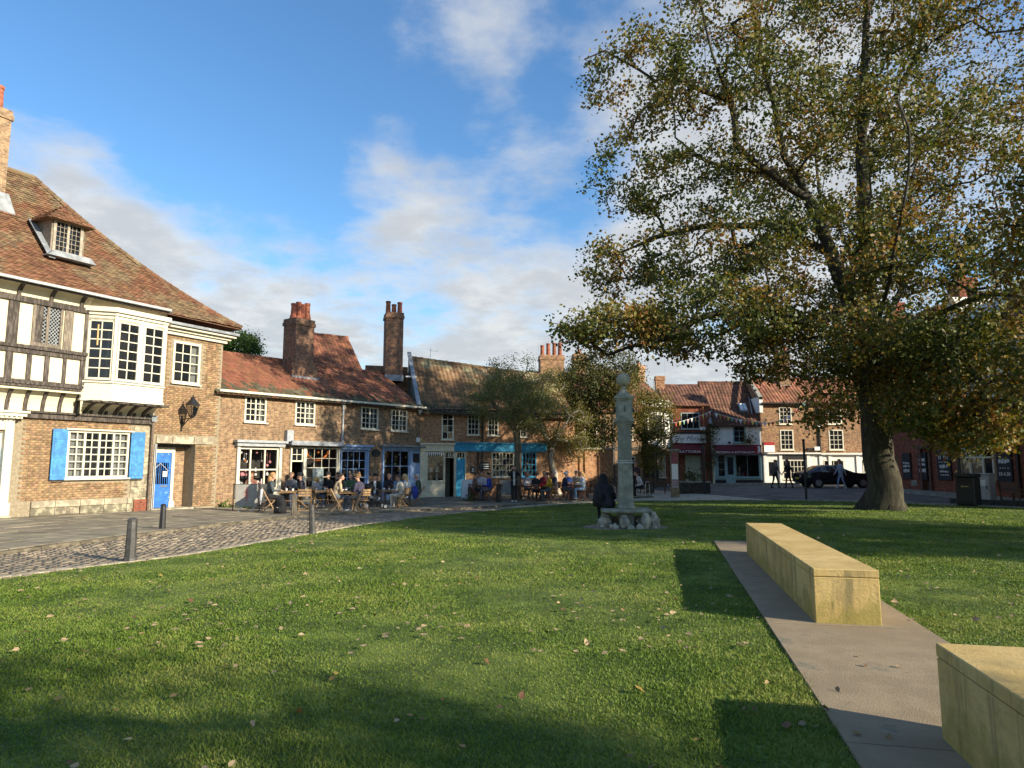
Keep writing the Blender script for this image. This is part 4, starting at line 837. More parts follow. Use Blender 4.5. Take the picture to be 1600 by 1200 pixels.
# dark brick house with timber framing behind the trees
D1 = Fac('dark_brick_house', (4.2, 44.5), (9.0, 46.2), 'dark brown brick house half hidden behind the sundial trees', 'house'); E = D1.E
ops = [(.6, 1.5, 3.3, 4.6), (3.2, 4.2, 3.3, 4.6), (.8, 1.7, .6, 2.2), (3.0, 4.3, .6, 2.2)]
wall(E, 0, 5.1, -.5, 5.4, ops, BR_ROW)
for o in ops: window(E, *o, 3, 4, y=-.02, fw=.06, dep=.08, name='sash_window')
for x in (0, 1.9, 2.6, 4.9): part('timber_post', OAK, E, (x, x + .18, -.05, -.003, -.3, 5.3))
part('timber_rail', OAK, E, (0, 5.1, -.06, -.003, 2.6, 2.85)); gable(E, -.1, 5.2, 5.4, 7.9, 5.2, PANTD, 'pan', .25, .32, MAT['roof_underside'], wallm=BR_ROW, nmax=0)
# white jettied timber house with an arcade of dark posts
D2 = Fac('white_timber_house', (8.3, 47.6), (11.35, 50.2), 'white plastered house with dark timbers above a shaded shopfront', 'house'); E = D2.E
wall(E, 0, 3.98, 2.75, 6.3, [(1.4, 2.9, 3.8, 5.2)], RENDER, y=-.5, name='upper_wall'); window(E, 1.4, 2.9, 3.8, 5.2, 4, 3, y=-.52, fm=OAK, fw=.07, mull=(.5,), dep=.08)
wall(E, 0, 3.98, -.5, 2.75, [(.5, 1.7, .7, 2.3), (2.2, 2.9, -.2, 2.3), (3.1, 3.8, .7, 2.3)], mat('dark_timber_front', (.07, .05, .04), .8, .3, 5), name='lower_wall')
for o in ((.5, 1.7, .7, 2.3), (3.1, 3.8, .7, 2.3)): window(E, *o, 4, 3, y=-.02, fw=.05, dep=.08, name='shop_window')
part('doorway', DARKIN, E, (2.2, 2.9, .4, .45, -.2, 2.3))
for x in (0, 1.05, 3.0, 3.8): part('timber_post', OAK, E, (x, x + .17, -.55, -.503, 2.75, 6.25))
for z in (2.76, 3.5, 5.4, 6.1): part('timber_rail', OAK, E, (.0, 3.98, -.56, -.504, z, z + .16))
for x in (.05, 1.9, 3.75): part('arcade_post', OAK, E, (x, x + .16, -.52, -.36, -.3, 2.6)); MB().bar((x + .08, -.44, 1.7), (x + .6, -.44, 2.6), .12).build('brace', OAK, E)
part('pent_tiles', PANTD, E, (-.1, 4.08, -.9, -.55, 2.62, 2.72)); gable(E, -.1, 4.08, 6.3, 8.6, 5, PANTD, 'pan', .25, .32, MAT['roof_underside'], over=.7, wallm=RENDER, nmax=0)
chimney(E, 3.6, 1.8, 7.4, 9.2, .8, .7, BR_PAN, pots=1, ph=.35)
# ================================================================== far side of the square
MAROON = mat('maroon_canvas', (.115, .012, .02), .8, .12, 6)
def awning(E, a, b, zt, zb, out, m, name='awning'):
    o = MB().prism([(.0, zt), (-out, zb + .32), (-out, zb), (-out + .02, zb), (-out + .02, zb + .30), (.0, zt - .03)], a, b, 'x').build(name, m, E); return o
# red-brick cafe
K = Fac('red_brick_cafe', (11.7, 52), (15.15, 52), 'red-brick cafe with white script sign and maroon awning', 'building'); E = K.E
u = zf(K.r(1064, 645, 1093, 671), 4.35, 5.6); u0 = zf(K.r(1040, 645, 1051, 671), 4.35, 5.6); dr = zf(K.r(1071, 711, 1096, 755), -.2, 2.35)
wall(E, 0, 3.45, -.5, 6.3, [u, u0, dr, (.35, 1.0, .6, 2.3)], BR_RED)
window(E, *u, 3, 2, y=-.02, fm=mat('duckegg_paint', (.35, .42, .40), .5), fw=.06, dep=.08, name='casement_window'); window(E, *u0, 2, 2, y=-.02, fm=MAT['duckegg_paint'], fw=.06, dep=.08, name='casement_window'); window(E, .35, 1.0, .6, 2.3, 2, 3, y=-.02, fm=IRON, dep=.08, name='shop_window')
dd = part('folding_doors', mat('pale_green_joinery', (.42, .43, .30), .6, .12, 6), E, (dr[0], dr[1], .05, .1, -.2, 2.35))
for i in range(4): a = dr[0] + (dr[1] - dr[0]) * i / 4; part('door_panel', MAT['pale_green_joinery'], dd, (a + .03, a + (dr[1] - dr[0]) / 4 - .03, .03, .049, .0, 2.2))
part('cornice', IRON, E, (.1, 3.4, -.22, -.01, 4.02, 4.12)); sg = part('shop_sign', LETTER, E, (.5, 3.05, -.12, -.01, 3.28, 3.98)); text(sg, 'The Minster', .50, mat('slate_lettering', (.12, .12, .13), .6), (1.85, -.125, 3.62), shear=.35)
aw = awning(E, .45, 2.9, 3.2, 2.45, .75, MAROON); text(aw, 'TRATTORIA', .26, LETTER, (1.55, -.756, 2.61), xs=1.25)
gable(E, 0, 3.45, 6.3, 8.1, 6, PANTD, 'pan', .26, .33, MAT['roof_underside'], wallm=BR_RED, nmax=0); chimney(E, .25, 2.4, 7.2, 8.75, .7, .6, BR_PAN, pots=0)
MB().tube([(2.9, -.15, 4.4), (2.9, -.15, 6.3)], .03, 5).build('vent_pipe', mat('clay_pipe', (.5, .2, .08)), E); part('light_box', LETTER, E, (2.65, 3.0, -.25, -.02, 4.25, 4.5))
v = empty('cafe_aerial', (12.4, 54.6, 8.7), 0, 'thin hooked aerial above the orange chimney of the red-brick cafe', 'aerial'); MB().tube([(0, 0, -.2), (0, 0, 1.7)], .014, 4).bar((0, 0, 1.68), (.6, 0, 1.72), .012).build('rod', PIPE, v)
# white pizzeria
Z = Fac('white_pizzeria', (15.17, 52), (19.0, 52), 'white-rendered pizzeria with steep dark roof, skylight and maroon awning', 'building'); E = Z.E
u = zf(Z.r(1145, 663, 1165, 692), 3.3, 4.72); sw = zf(Z.r(1149, 712, 1187, 746), .7, 2.42); dr = zf(Z.r(1135, 712, 1148, 755), -.2, 2.42); sw0 = zf(Z.r(1121, 712, 1134, 746), .7, 2.42)
wall(E, 0, 3.83, 2.44, 4.8, [u], RENDER); DUCK = mat('pale_turquoise_joinery', (.26, .40, .41), .5, .1, 6)
window(E, *u, 2, 3, y=-.03, fm=DUCK, fw=.09, dep=.1, name='sash_window')
wall(E, 0, 3.83, -.5, 2.44, [sw, dr, sw0], DUCK, name='shop_wall'); window(E, *sw, 2, 1, y=-.02, fm=DUCK, fw=.06, dep=.08, glass=GLASSC, name='shop_window', room_d=1.2); display(E, sw[0], sw[1], .8, 2.2, .1, 7, ITEM[4:7], 0)
window(E, *sw0, 1, 3, y=-.02, fm=DUCK, fw=.08, dep=.08, name='side_window'); 
dd = part('door', DUCK, E, (dr[0], dr[1], .0, .05, -.2, 2.42)); part('door_glass', GLASS, dd, (dr[0] + .1, dr[1] - .1, -.012, -.002, .9, 2.2))
part('stall_riser', IRON, E, (.0, dr[0] - .05, -.03, -.004, -.3, .5), (dr[1] + .05, 3.83, -.03, -.004, -.3, .5)); part('corner_post', CREAM, E, (0.02, .18, -.08, -.003, -.3, 2.42))
part('string_course', STONEG, E, (0, 3.83, -.06, -.003, 3.02, 3.10))
aw = awning(E, .1, 3.45, 3.15, 2.40, .8, MAROON); text(aw, 'PIZZERIA & RISTORANTE', .215, LETTER, (1.58, -.806, 2.56), xs=1.16)
hs = part('hanging_sign', mat('logo_red', (.32, .015, .02), .6), aw, (3.0, 3.5, -.86, -.83, 2.42, 3.12)); MB().prism([(3.2, 2.5), (3.26, 2.8), (3.2, 3.0), (3.36, 3.04), (3.44, 2.75), (3.38, 2.5), (3.32, 2.68), (3.27, 2.5)], -.868, -.861).build('white_figure', LETTER, hs)
part('wall_light', IRON, E, (1.3, 1.45, -.16, -.01, 3.25, 3.4))
rf = gable(E, -.02, 3.85, 4.85, 8.35, 6.2, PANTD, 'pan', .26, .33, MAT['roof_underside'], wallm=RENDER, nmax=40)
MB().bar((-.05, -.25, 4.75), (-.05, 1.55, 6.85), .22, .06).build('verge_lead', LEAD, E)
slx = Z.p(1161, 636, 1.0)[0]; sk = MB().bar((slx, .75, 5.72), (slx, 1.35, 6.42), .62, .1).build('skylight', LEAD, E)
for k in (-.14, .14): MB().bar((slx + k, .78, 5.85), (slx + k, 1.24, 6.38), .22, .12).build('pane', LETTER, sk)
MB().bar((slx + .5, .5, 5.55), (slx + .75, 1.8, 7.0), .05, .05).build('roof_ladder', PIPE, E)
hb = empty('hanging_basket', Z.w(2.75, -.42, 3.55), 0, 'yellow flowering hanging basket on the white pizzeria wall', 'plant'); MB().lathe([(.02, -.32), (.16, -.25), (.22, 0)], 8).build('basket', WOODD, hb)
# three-storey mottled brick house
M3 = Fac('mottled_brick_house', (19.02, 52), (30, 52), 'three-storey mottled brick house with white sash windows and white shopfronts', 'building'); E = M3.E
ops = [zf(M3.r(*k), *z) for k, z in (((1217, 636, 1237, 664), (4.7, 6.05)), ((1219, 672, 1240, 705), (2.75, 4.3)), ((1293, 638, 1315, 663), (4.7, 6.05)), ((1295, 672, 1318, 705), (2.75, 4.3)))]
ops += [(o[0] + 4.6, o[1] + 4.6, o[2], o[3]) for o in ops[2:]]
wall(E, 0, 11, 2.45, 6.4, ops, BR_MIX)
for o in ops: window(E, *o, 3, 4, y=-.03, fw=.09, bw=.035, dep=.1, name='sash_window')
dr = zf(M3.r(1200, 718, 1217, 757), -.2, 2.0); sA = zf(M3.r(1223, 717, 1259, 748), .55, 2.0); sB = zf(M3.r(1287, 717, 1319, 742), .7, 2.0)
WSF = mat('white_shopfront_paint', (.72, .70, .64), .5, .06, 5)
wall(E, 0, 11, -.5, 2.44, [dr, sA, sB, (7.6, 9.8, .6, 2.0)], WSF, name='shop_wall'); part('cornice', WSF, E, (-.02, 4.35, -.25, -.003, 2.45, 2.56), (4.4, 11, -.25, -.003, 2.40, 2.52))
window(E, *sA, 6, 3, y=-.03, fm=WHITE, fw=.07, bw=.04, dep=.09, name='shop_window'); window(E, *sB, 4, 2, y=-.03, fm=WHITE, fw=.07, bw=.04, dep=.09, name='shop_window'); window(E, 7.6, 9.8, .6, 2.0, 5, 3, y=-.03, fw=.07, bw=.04, dep=.09, name='shop_window')
dd = part('door', WSF, E, (dr[0], dr[1], .02, .06, -.2, 2.0)); part('door_glass', GLASS, dd, (dr[0] + .1, dr[1] - .1, .005, .018, .8, 1.85)); part('fascia_board', IRON, E, (sA[0] - .1, sA[1] + .15, -.06, -.004, 2.06, 2.36))
for x in (.05, dr[1] + .05, sA[1] + .1, 4.3, 5.0, 7.1): part('pilaster', WSF, E, (x, x + .22, -.08, -.004, -.3, 2.38))
fs = part('shop_notice_sign', LETTER, E, (.15, .95, -.06, -.01, 2.62, 3.35)); part('red_band', MAT['logo_red'], fs, (.15, .95, -.07, -.061, 3.12, 3.36))
part('gutter', IRON, E, (0, 11, -.36, -.25, 6.26, 6.36)); x = 4.42; part('downpipe', IRON, E, (x - .05, x + .05, -.12, -.02, 2.6, 6.3)); part('box_sign', IRON, E, (3.4, 4.3, -.18, -.02, 2.7, 2.9)); part('flood_light', LETTER, E, (3.9, 4.3, -.26, -.181, 2.72, 3.0))
gable(E, 0, 11, 6.4, 8.7, 6.4, mat('orange_pantile', (.24, .10, .055), .85, .3, 1.2, .2, 30, isl=.25), 'pan', .26, .33, MAT['roof_underside'], wallm=BR_MIX, nmax=0)
part('parapet', RENDER, E, (-.12, .14, -.2, 3.3, 5.6, 6.8)); MB().prism([(-.2, 6.8), (-.2, 6.6), (3.3, 9.0), (3.3, 9.2)], -.14, .16, 'x').build('parapet_coping', STONEG, E)
chimney(E, 2.9, 2.2, 7.6, 10.6, .85, .9, BR_ROW, pots=3, ph=.6)
ck = empty('wall_clock', M3.w(M3.p(1279, 663)[0], -.12, M3.p(1279, 663)[1]), 0, 'small round white clock on the mottled brick wall', 'clock'); xf = Matrix.Rotation(math.pi / 2, 4, 'X'); MB().lathe([(.2, -.05), (.2, .04)], 16).build('face', LETTER, ck, xf=xf); MB().bar((0, -.045, 0), (0, -.045, .13), .02).bar((0, -.045, 0), (.1, -.045, -.02), .02).build('hands', IRON, ck)
v = empty('house_aerial', (21.2, 55, 8.6), 0, 'tall thin aerial rod on the ridge of the mottled brick house', 'aerial'); MB().tube([(0, 0, -.2), (0, 0, 2.2)], .016, 4).build('rod', PIPE, v)
# ------------------------------------------------------------------ the public house on the right
P = Fac('red_brick_pub', (22.3, 39.5), (22.0, 28), 'shaded red-brick pub with timbered white gable and chalkboards', 'pub'); E = P.E; PL = 17.
wn = zf(P.r(1503, 702, 1557, 752), .95, 2.45); dr = (2.45, 3.1, -.3, 2.3)
wn2 = (11.5, 13.3, .95, 2.45)
wall(E, 0, PL, -.5, 4.4, [wn, dr, wn2], BR_RED); wall(E, 0, 3.9, 4.4, 7.6, [(.8, 1.8, 4.9, 6.4), (2.6, 3.4, 4.9, 6.4)], BR_RED, name='upper_brick_wall'); wall(E, 3.9, PL, 4.4, 7.4, [(5.2, 6.4, 4.9, 6.3), (10.0, 11.2, 4.9, 6.3)], RENDER, y=-.15, name='plaster_wall')
for o in ((.8, 1.8, 4.9, 6.4), (2.6, 3.4, 4.9, 6.4)): window(E, *o, 2, 3, y=-.02, name='sash_window', fw=.07)
for o in ((5.2, 6.4, 4.9, 6.3), (10.0, 11.2, 4.9, 6.3)): window(E, *o, 4, 3, y=-.18, fm=OAK, fw=.07, name='casement_window')
for x in [3.9 + .62 * i for i in range(21)]:
    if not (5.0 < x < 6.4 or 9.8 < x < 11.2): part('timber_post', OAK, E, (x, x + .16, -.2, -.153, 4.56, 7.3))
for z in (4.40, 6.4, 7.2): part('timber_rail', OAK, E, (3.9, PL, -.22, -.154, z, z + .18))
part('jetty_board', WOODD, E, (3.85, PL, -.3, .0, 4.26, 4.39))
window(E, *wn, 3, 1, y=-.12, fw=.1, dep=.12, mull=(.3, .72), trans=(.72,), name='pub_window', sill=.1); window(E, *wn2, 3, 1, y=-.12, fw=.1, dep=.12, mull=(.3, .72), trans=(.72,), name='pub_window', sill=.1)
part('door', WOODD, E, (dr[0], dr[1], .1, .15, -.2, 2.3)); 
for x in (2.3, 3.12): part('door_column', mat('brown_stone', (.12, .06, .04), .7), E, (x, x + .16, -.12, -.003, -.3, 2.5))
part('door_hood', WOODD, E, (2.2, 3.4, -.3, -.003, 2.5, 2.66)); part('vent_panel', STONEG, E, (1.2, 1.8, -.03, -.003, .2, .8))
def chalk(a, b, c, d, rows, words=()):
    o = part('chalkboard', CHALK, E, (a, b, -.08, -.006, c, d))
    for z0, z1, dens in rows:                              # chalk strokes too small to read
        mb = MB(); x = a + (b - a) * .14
        while x < b - (b - a) * .16:
            w_ = random.uniform(.02, .05); h0 = c + (d - c) * (z0 + random.uniform(0, .3) * (z1 - z0)); h1 = c + (d - c) * (z1 - random.uniform(0, .3) * (z1 - z0))
            if random.random() < dens: mb.box(x, x + w_, -.085, -.081, h0, h1)
            x += w_ + random.uniform(.012, .035)
        mb.build('chalk_marks', LETTER, o, fix=False)
    for tx, sz, f in words: text(o, tx, sz, LETTER, ((a + b) / 2, -.086, c + (d - c) * f), name='chalk_lettering')
chalk(*zf(P.r(1412, 711, 1425, 751), .85, 2.3), ((.24, .40, .95), (.44, .55, .8), (.56, .66, .8))); chalk(*zf(P.r(1437, 713, 1450, 751), .85, 2.3), ((.26, .42, .95), (.5, .62, .95), (.66, .80, .9)))
chalk(*zf(P.r(1467, 714, 1488, 751), .85, 2.35), ((.16, .21, .6), (.26, .34, .9), (.40, .55, .7), (.60, .64, .8), (.70, .85, .6), (.9, .94, .6))); chalk(*zf(P.r(1561, 722, 1584, 752), .9, 2.2), ((.60, .80, 1.), (.44, .48, .5)), (('10-4.30', .24, .25),))
x, _ = P.p(1593, 720); part('downpipe', IRON, E, (x - .05, x + .05, -.12, -.02, -.3, 4.2)); part('plinth', BR_RED, E, (0, 2.3, -.07, -.003, -.4, .5))
gable(E, 0, PL, 7.5, 10.6, 7, PANTD, 'pan', .28, .36, MAT['roof_underside'], wallm=BR_RED, nmax=0)
gb = MB().prism([(4.2, 7.4), (8.0, 7.4), (6.1, 10.0)], -.2, 2.5).build('gable', RENDER, E)
for a, b in (((4.1, 7.3), (6.1, 10.1)), ((8.1, 7.3), (6.1, 10.1))): MB().bar((a[0], -.27, a[1]), (b[0], -.27, b[1]), .1, .26, up=(0, 1, 0)).build('bargeboard', OAK, gb)
for x in (5.2, 6.0, 6.8): part('gable_post', OAK, gb, (x, x + .14, -.24, -.203, 7.5, 8.6))
chimney(E, 2.0, 2.6, 9.0, 12.0, 1.1, 1.0, BR_RED, pots=3, ph=.7); chimney(E, 9.5, 2.6, 9.0, 11.8, 1.1, 1.0, BR_PAN, pots=2, ph=.7)
# house added behind the pub corner to shade the cafe and pizzeria fronts
Q = Fac('added_shade_house', (24.5, 46.4), (24.5, 41.0), 'tall brick house added behind the great trunk and pub to shade the far shopfronts', 'house'); E = Q.E
ops = [(x, x + 1.0, z, z + 1.5) for x in (.7, 3.4) for z in (3.2, 6.0)] + [(1.9, 3.0, -.2, 2.2)]
wall(E, 0, 5.4, -.5, 9.0, ops, BR_RED)
for o in ops[:4]: window(E, *o, 3, 4, y=-.02, fw=.07, dep=.08, name='sash_window')
part('door', WOODD, E, (1.9, 3.0, .1, .15, -.2, 2.2)); part('gutter', IRON, E, (0, 5.4, -.3, -.2, 8.86, 8.96))
gable(E, 0, 5.4, 9.0, 11.4, 3.6, PANTD, 'pan', .28, .36, MAT['roof_underside'], wallm=BR_RED, nmax=0); chimney(E, .7, 1.4, 10.4, 12.6, .9, .8, BR_RED, pots=3, ph=.6)
# ================================================================== trees
BARK = mat('lime_bark', (.052, .046, .030), .95, .35, 3, .9, 14, stretch=(3, 3, .7), wear=((.075, .09, .035), 1.2, .58))
BARKP = mat('pale_bark', (.40, .36, .29), .85, .2, 5, .4, 14, stretch=(2, 2, .8))
LF_LIME = leafmat('lime_leaf', ((.0, (0.044, 0.068, 0.014)), (.40, (0.086, 0.109, 0.021)), (.62, (0.166, 0.144, 0.026)), (.80, (0.244, 0.150, 0.029)), (.95, (0.216, 0.089, 0.021))), .27)
LF_SIDE = leafmat('turning_leaf', ((.0, (0.066, 0.091, 0.019)), (.4, (0.149, 0.141, 0.026)), (.7, (0.281, 0.165, 0.033)), (.95, (0.231, 0.083, 0.020))))
LF_ROUND = leafmat('grey_green_leaf', ((.0, (0.094, 0.117, 0.040)), (.5, (0.173, 0.188, 0.065)), (.9, (0.266, 0.250, 0.081))), .3)
LF_PALE = leafmat('olive_leaf', ((.0, (0.101, 0.108, 0.030)), (.5, (0.187, 0.172, 0.044)), (.9, (0.287, 0.245, 0.074))), .35)
LF_YEL = leafmat('yellow_green_leaf', ((.0, (0.061, 0.069, 0.013)), (.45, (0.138, 0.129, 0.023)), (.9, (0.224, 0.184, 0.031))), .35)
LF_DARK = leafmat('dark_leaf', ((.0, (0.033, 0.053, 0.015)), (.5, (0.068, 0.083, 0.021)), (.9, (0.135, 0.105, 0.030))), .2)
LF_GRN = leafmat('fresh_green_leaf', ((.0, (.03, .065, .012)), (.5, (.06, .12, .02)), (.9, (.11, .17, .03))), .3)
def leaves(P, spread, size, rng, droop=.35, flat=1.):
    n = len(P); c = P + rng.normal(0, 1, (n, 3)) * np.array((spread, spread, spread * .8 * flat))
    d = rng.normal(0, 1, (n, 3)); d[:, 2] -= droop; d /= np.linalg.norm(d, axis=1)[:, None]
    s = np.cross(d, rng.normal(0, 1, (n, 3))); s /= np.linalg.norm(s, axis=1)[:, None]; nn = np.cross(d, s)
    L = size * rng.uniform(.65, 1.25, (n, 1)); w = L * rng.uniform(.33, .45, (n, 1)); up = nn * L * rng.uniform(.05, .2, (n, 1))
    V = np.stack([c - d * L * .5, c + s * w + up - d * L * .08, c + d * L * .5, c - s * w + up - d * L * .08], 1).reshape(-1, 3)
    return V, np.arange(4 * n).reshape(-1, 4)
def grow(name, label, base, limbs, tips, trunk_r, lpt, lsize, spread, lm, bm_, seed=1, step=.45, flare=.6, sag=.12, exp=.5, group=None, trunk_min=.16):
    rng = np.random.default_rng(seed); E = empty(name, base, 0, label, 'tree', group); b0 = np.array(base)
    pos = [np.zeros(3)]; par = [-1]; limbnode = [True]
    for li, l in enumerate(limbs):
        l = [np.array(p, float) - b0 for p in l]
        if li == 0: cur = 0; l = l[1:]
        else: cur = int(np.argmin(np.linalg.norm(np.array(pos) - l[0], axis=1)))
        for p in l:
            a = pos[cur]; n = max(1, int(np.linalg.norm(p - a) / .3)); off = rng.normal(0, .05, 3)
            for k in range(n):
                pos.append(a + (p - a) * (k + 1) / n + off * math.sin(math.pi * (k + 1) / n)); par.append(cur); cur = len(pos) - 1
    tips = np.array(tips) - b0; A = np.zeros((len(pos) + len(tips) * 60, 3)); A[:len(pos)] = pos; cnt = len(pos); par = par + [0] * (len(A) - cnt); tipn = []
    zt = min(2.0, .25 * tips[:, 2].max()); usable0 = A[:cnt, 2] > zt
    dd = np.array([np.min(np.linalg.norm(A[:cnt] - t, axis=1)) for t in tips])
    us = np.zeros(len(A), bool); us[:cnt] = usable0
    for i in np.argsort(dd):
        t = tips[i]; d = np.linalg.norm(A[:cnt] - t, axis=1) + np.where(us[:cnt], 0, 50) + .25 * np.maximum(0, A[:cnt, 2] - t[2]); k = int(np.argmin(d)); a = A[k]; L = np.linalg.norm(t - a); n = max(1, min(50, int(L / step))); cur = k; bend = rng.normal(0, .09 * L, 3)
        for q in range(n):
            f = (q + 1) / n; p = a + (t - a) * f + (bend + np.array((0, 0, sag * L))) * math.sin(math.pi * f); A[cnt] = p; par[cnt] = cur; us[cnt] = True; cur = cnt; cnt += 1
        tipn.append(cur)
    A = A[:cnt]; par = np.array(par[:cnt]); w = np.zeros(cnt); w[tipn] = 1
    for i in range(cnt - 1, 0, -1): w[par[i]] += w[i]
    r = np.maximum(.009, trunk_r * (np.maximum(w, .3) / w[0]) ** exp); r[:] = r * (1 + flare * np.exp(-np.maximum(A[:, 2], 0) / .55) * (np.hypot(A[:, 0], A[:, 1]) < 1.5))
    dom = np.full(cnt, -1)                                # the child that carries each stem on
    for i in range(1, cnt):
        if dom[par[i]] < 0 or r[i] > r[dom[par[i]]]: dom[par[i]] = i
    nx = np.where(dom >= 0, dom, np.arange(cnt)); pv = np.maximum(par, 0); nd = A[nx] - A[pv]; nd[0] = (0, 0, 1); nd /= np.maximum(np.linalg.norm(nd, axis=1), 1e-6)[:, None]
    e = np.arange(1, cnt); thick = np.minimum(r[e], r[par[e]]) > trunk_min; ref = np.array((.25, .95, .12))
    def ring(d, th): a = np.cross(d, ref); a /= np.maximum(np.linalg.norm(a, axis=1), 1e-6)[:, None]; b = np.cross(a, d); return a[:, None] * np.cos(th)[None, :, None] + b[:, None] * np.sin(th)[None, :, None]
    for nm, sel, ns in (('trunk', thick, 16), ('branches', ~thick, 5)):
        ee = e[sel]
        if not len(ee): continue
        p0, p1 = A[par[ee]], A[ee]; th = np.arange(ns) * 2 * math.pi / ns; main = dom[par[ee]] == ee; ed = p1 - p0; ed /= np.maximum(np.linalg.norm(ed, axis=1), 1e-6)[:, None]
        r1 = ring(nd[ee], th); r0 = np.where(main[:, None, None], ring(nd[par[ee]], th), ring(ed, th)); rp = np.where(main, r[par[ee]], np.minimum(r[par[ee]], r[ee] * 1.4))
        lob = (.6 * np.sin(3 * th + 1) + .5 * np.sin(5 * th) + .35 * np.sin(7 * th + 2))[None, :, None]; am = lambda z: (.07 + .24 * np.exp(-np.maximum(z, 0) / .45))[:, None, None] if nm == 'trunk' else 0.
        V = np.concatenate([p0[:, None] + r0 * rp[:, None, None] * (1 + lob * am(p0[:, 2])), p1[:, None] + r1 * r[ee][:, None, None] * (1 + lob * am(p1[:, 2]))], 1).reshape(-1, 3)
        k = np.arange(ns); fq = np.stack([k, (k + 1) % ns, ns + (k + 1) % ns, ns + k], 1); Fq = (fq[None] + (np.arange(len(ee)) * 2 * ns)[:, None, None]).reshape(-1, 4)
        me = np_mesh(nm, V, Fq); bm = bmesh.new(); bm.from_mesh(me); bmesh.ops.remove_doubles(bm, verts=bm.verts, dist=.0005); bmesh.ops.recalc_face_normals(bm, faces=bm.faces); bm.to_mesh(me); bm.free(); o = link(nm, me, bm_, E, smooth=True)
    ends = A[tipn]; mid = A[par[tipn]]; P = np.repeat(ends, lpt, 0); f = rng.uniform(0, 1.3, (len(P), 1)); P = P + (np.repeat(mid, lpt, 0) - P) * f
    V, Fq = leaves(P, spread, lsize, rng); link('crown', np_mesh('crown', V, Fq), lm, E); return E
def cloud(px, py, rx, ry, D, n, rng, dy=None, bias=0.):   # twig tips in an ellipsoid set out where the crown stands
    v = rng.normal(0, 1, (n, 3)); v /= np.linalg.norm(v, axis=1)[:, None]; v *= rng.uniform(.25, 1, (n, 1)) ** (1 / 2.2); k = D / FPX
    c = np.array(atd(px, py, D + bias)); return c + v * np.array((rx * k, dy or max(rx, ry) * k, ry * k))
rng = np.random.default_rng(11)
# the great lime
D0 = 25.3; B0 = at(1380, 797); w = lambda px, py, o=0.: np.array(atd(px, py, D0 + o))
limbs = [[B0, w(1374, 720), w(1369, 640), w(1364, 560)],
         [w(1364, 560), w(1330, 470, -.5), w(1300, 398, -1), w(1262, 309, -1.2), w(1225, 244, -1.2), w(1211, 164, -1.5), w(1188, 89, -1.5), w(1170, -60, -1)],
         [w(1364, 560), w(1362, 470, .3), w(1352, 375, .6), w(1347, 234, .6), w(1352, 84, .5), w(1359, -70, .5), w(1362, -160, 0)],
         [w(1262, 309, -1.2), w(1205, 270, -2), w(1150, 225, -2.4), w(1141, 155, -2.4), w(1113, 84, -2.6), w(1089, -30, -2.4)],
         [w(1141, 155, -2.4), w(1075, 131, -2.8), w(1023, 126, -3), w(962, 89, -3.2)], [w(1205, 270, -2), w(1100, 250, 0), w(1055, 215, 1), w(1050, 150, 1.4)],
         [w(1300, 398, -1), w(1200, 350, .6), w(1117, 352, 1), w(1066, 361, 1), w(1014, 375, 1), w(955, 400, 1)],
         [w(1330, 470, -.5), w(1272, 506, -2), w(1197, 488, -3), w(1131, 488, -3.5), w(1075, 506, -3.5), w(1037, 530, -3.4), w(950, 555, -3)],
         [w(1347, 234, .6), w(1413, 127, 1.5), w(1460, 20, 2)], [w(1364, 540), w(1420, 430, 2.5), w(1480, 320, 4), w(1530, 200, 5)], [w(1364, 560), w(1450, 500, -2), w(1540, 460, -4), w(1620, 470, -5)],
         [w(1362, 470, .3), w(1330, 400, 4), w(1280, 300, 6), w(1260, 150, 7)], [w(1364, 540), w(1390, 440, -4), w(1410, 330, -6), w(1420, 200, -7)], [w(1364, 560), w(1320, 520, 4), w(1250, 500, 7), w(1150, 480, 8)],
         [w(1366, 590), w(1440, 560, -2.5), w(1500, 560, -4), w(1540, 600, -5)]]
tp = [cloud(*a, rng=rng, dy=dy) for a, dy in (((1000, 130, 115, 80, D0 - 2.5, 95), 3), ((1110, 60, 120, 120, D0 - 2, 150), 4), ((985, 270, 85, 70, D0 - 1, 55), 2.5), ((1060, 290, 100, 60, D0, 70), 3), ((1180, 210, 110, 120, D0 - 1, 160), 5), ((1320, 60, 150, 130, D0, 320), 6), ((1330, 260, 150, 120, D0, 340), 6.5), ((1490, 110, 150, 160, D0 + 1, 380), 6.5), ((1510, 320, 120, 130, D0, 340), 6.5),
      ((985, 415, 100, 45, D0 + .5, 75), 3), ((1120, 400, 120, 65, D0, 150), 5), ((960, 515, 100, 40, D0 - 3, 110), 2.5), ((1100, 500, 130, 55, D0 - 2, 230), 4.5), ((1260, 420, 140, 90, D0, 270), 6.5), ((1270, 545, 120, 60, D0 - 1, 200), 5), ((1430, 460, 150, 120, D0, 400), 6.5), ((1500, 590, 110, 90, D0 - 3, 340), 4), ((1400, 560, 110, 60, D0 - 1, 150), 4.5), ((1430, 635, 45, 50, D0 - 3.4, 80), 1.5), ((1290, 640, 45, 35, D0 - 2.5, 34), 1.6), ((1210, 560, 90, 40, D0 + 2, 50), 3), ((1520, 675, 60, 40, D0 - 3.4, 90), 1.8), ((1240, -110, 230, 110, D0, 260), 7), ((1420, -120, 200, 110, D0, 220), 7))]
grow('lime_tree', 'great lime tree with thick dark trunk and turning olive-gold crown', B0, limbs, np.vstack(tp), .52, 34, .14, .23, LF_LIME, BARK, 3, flare=.62)
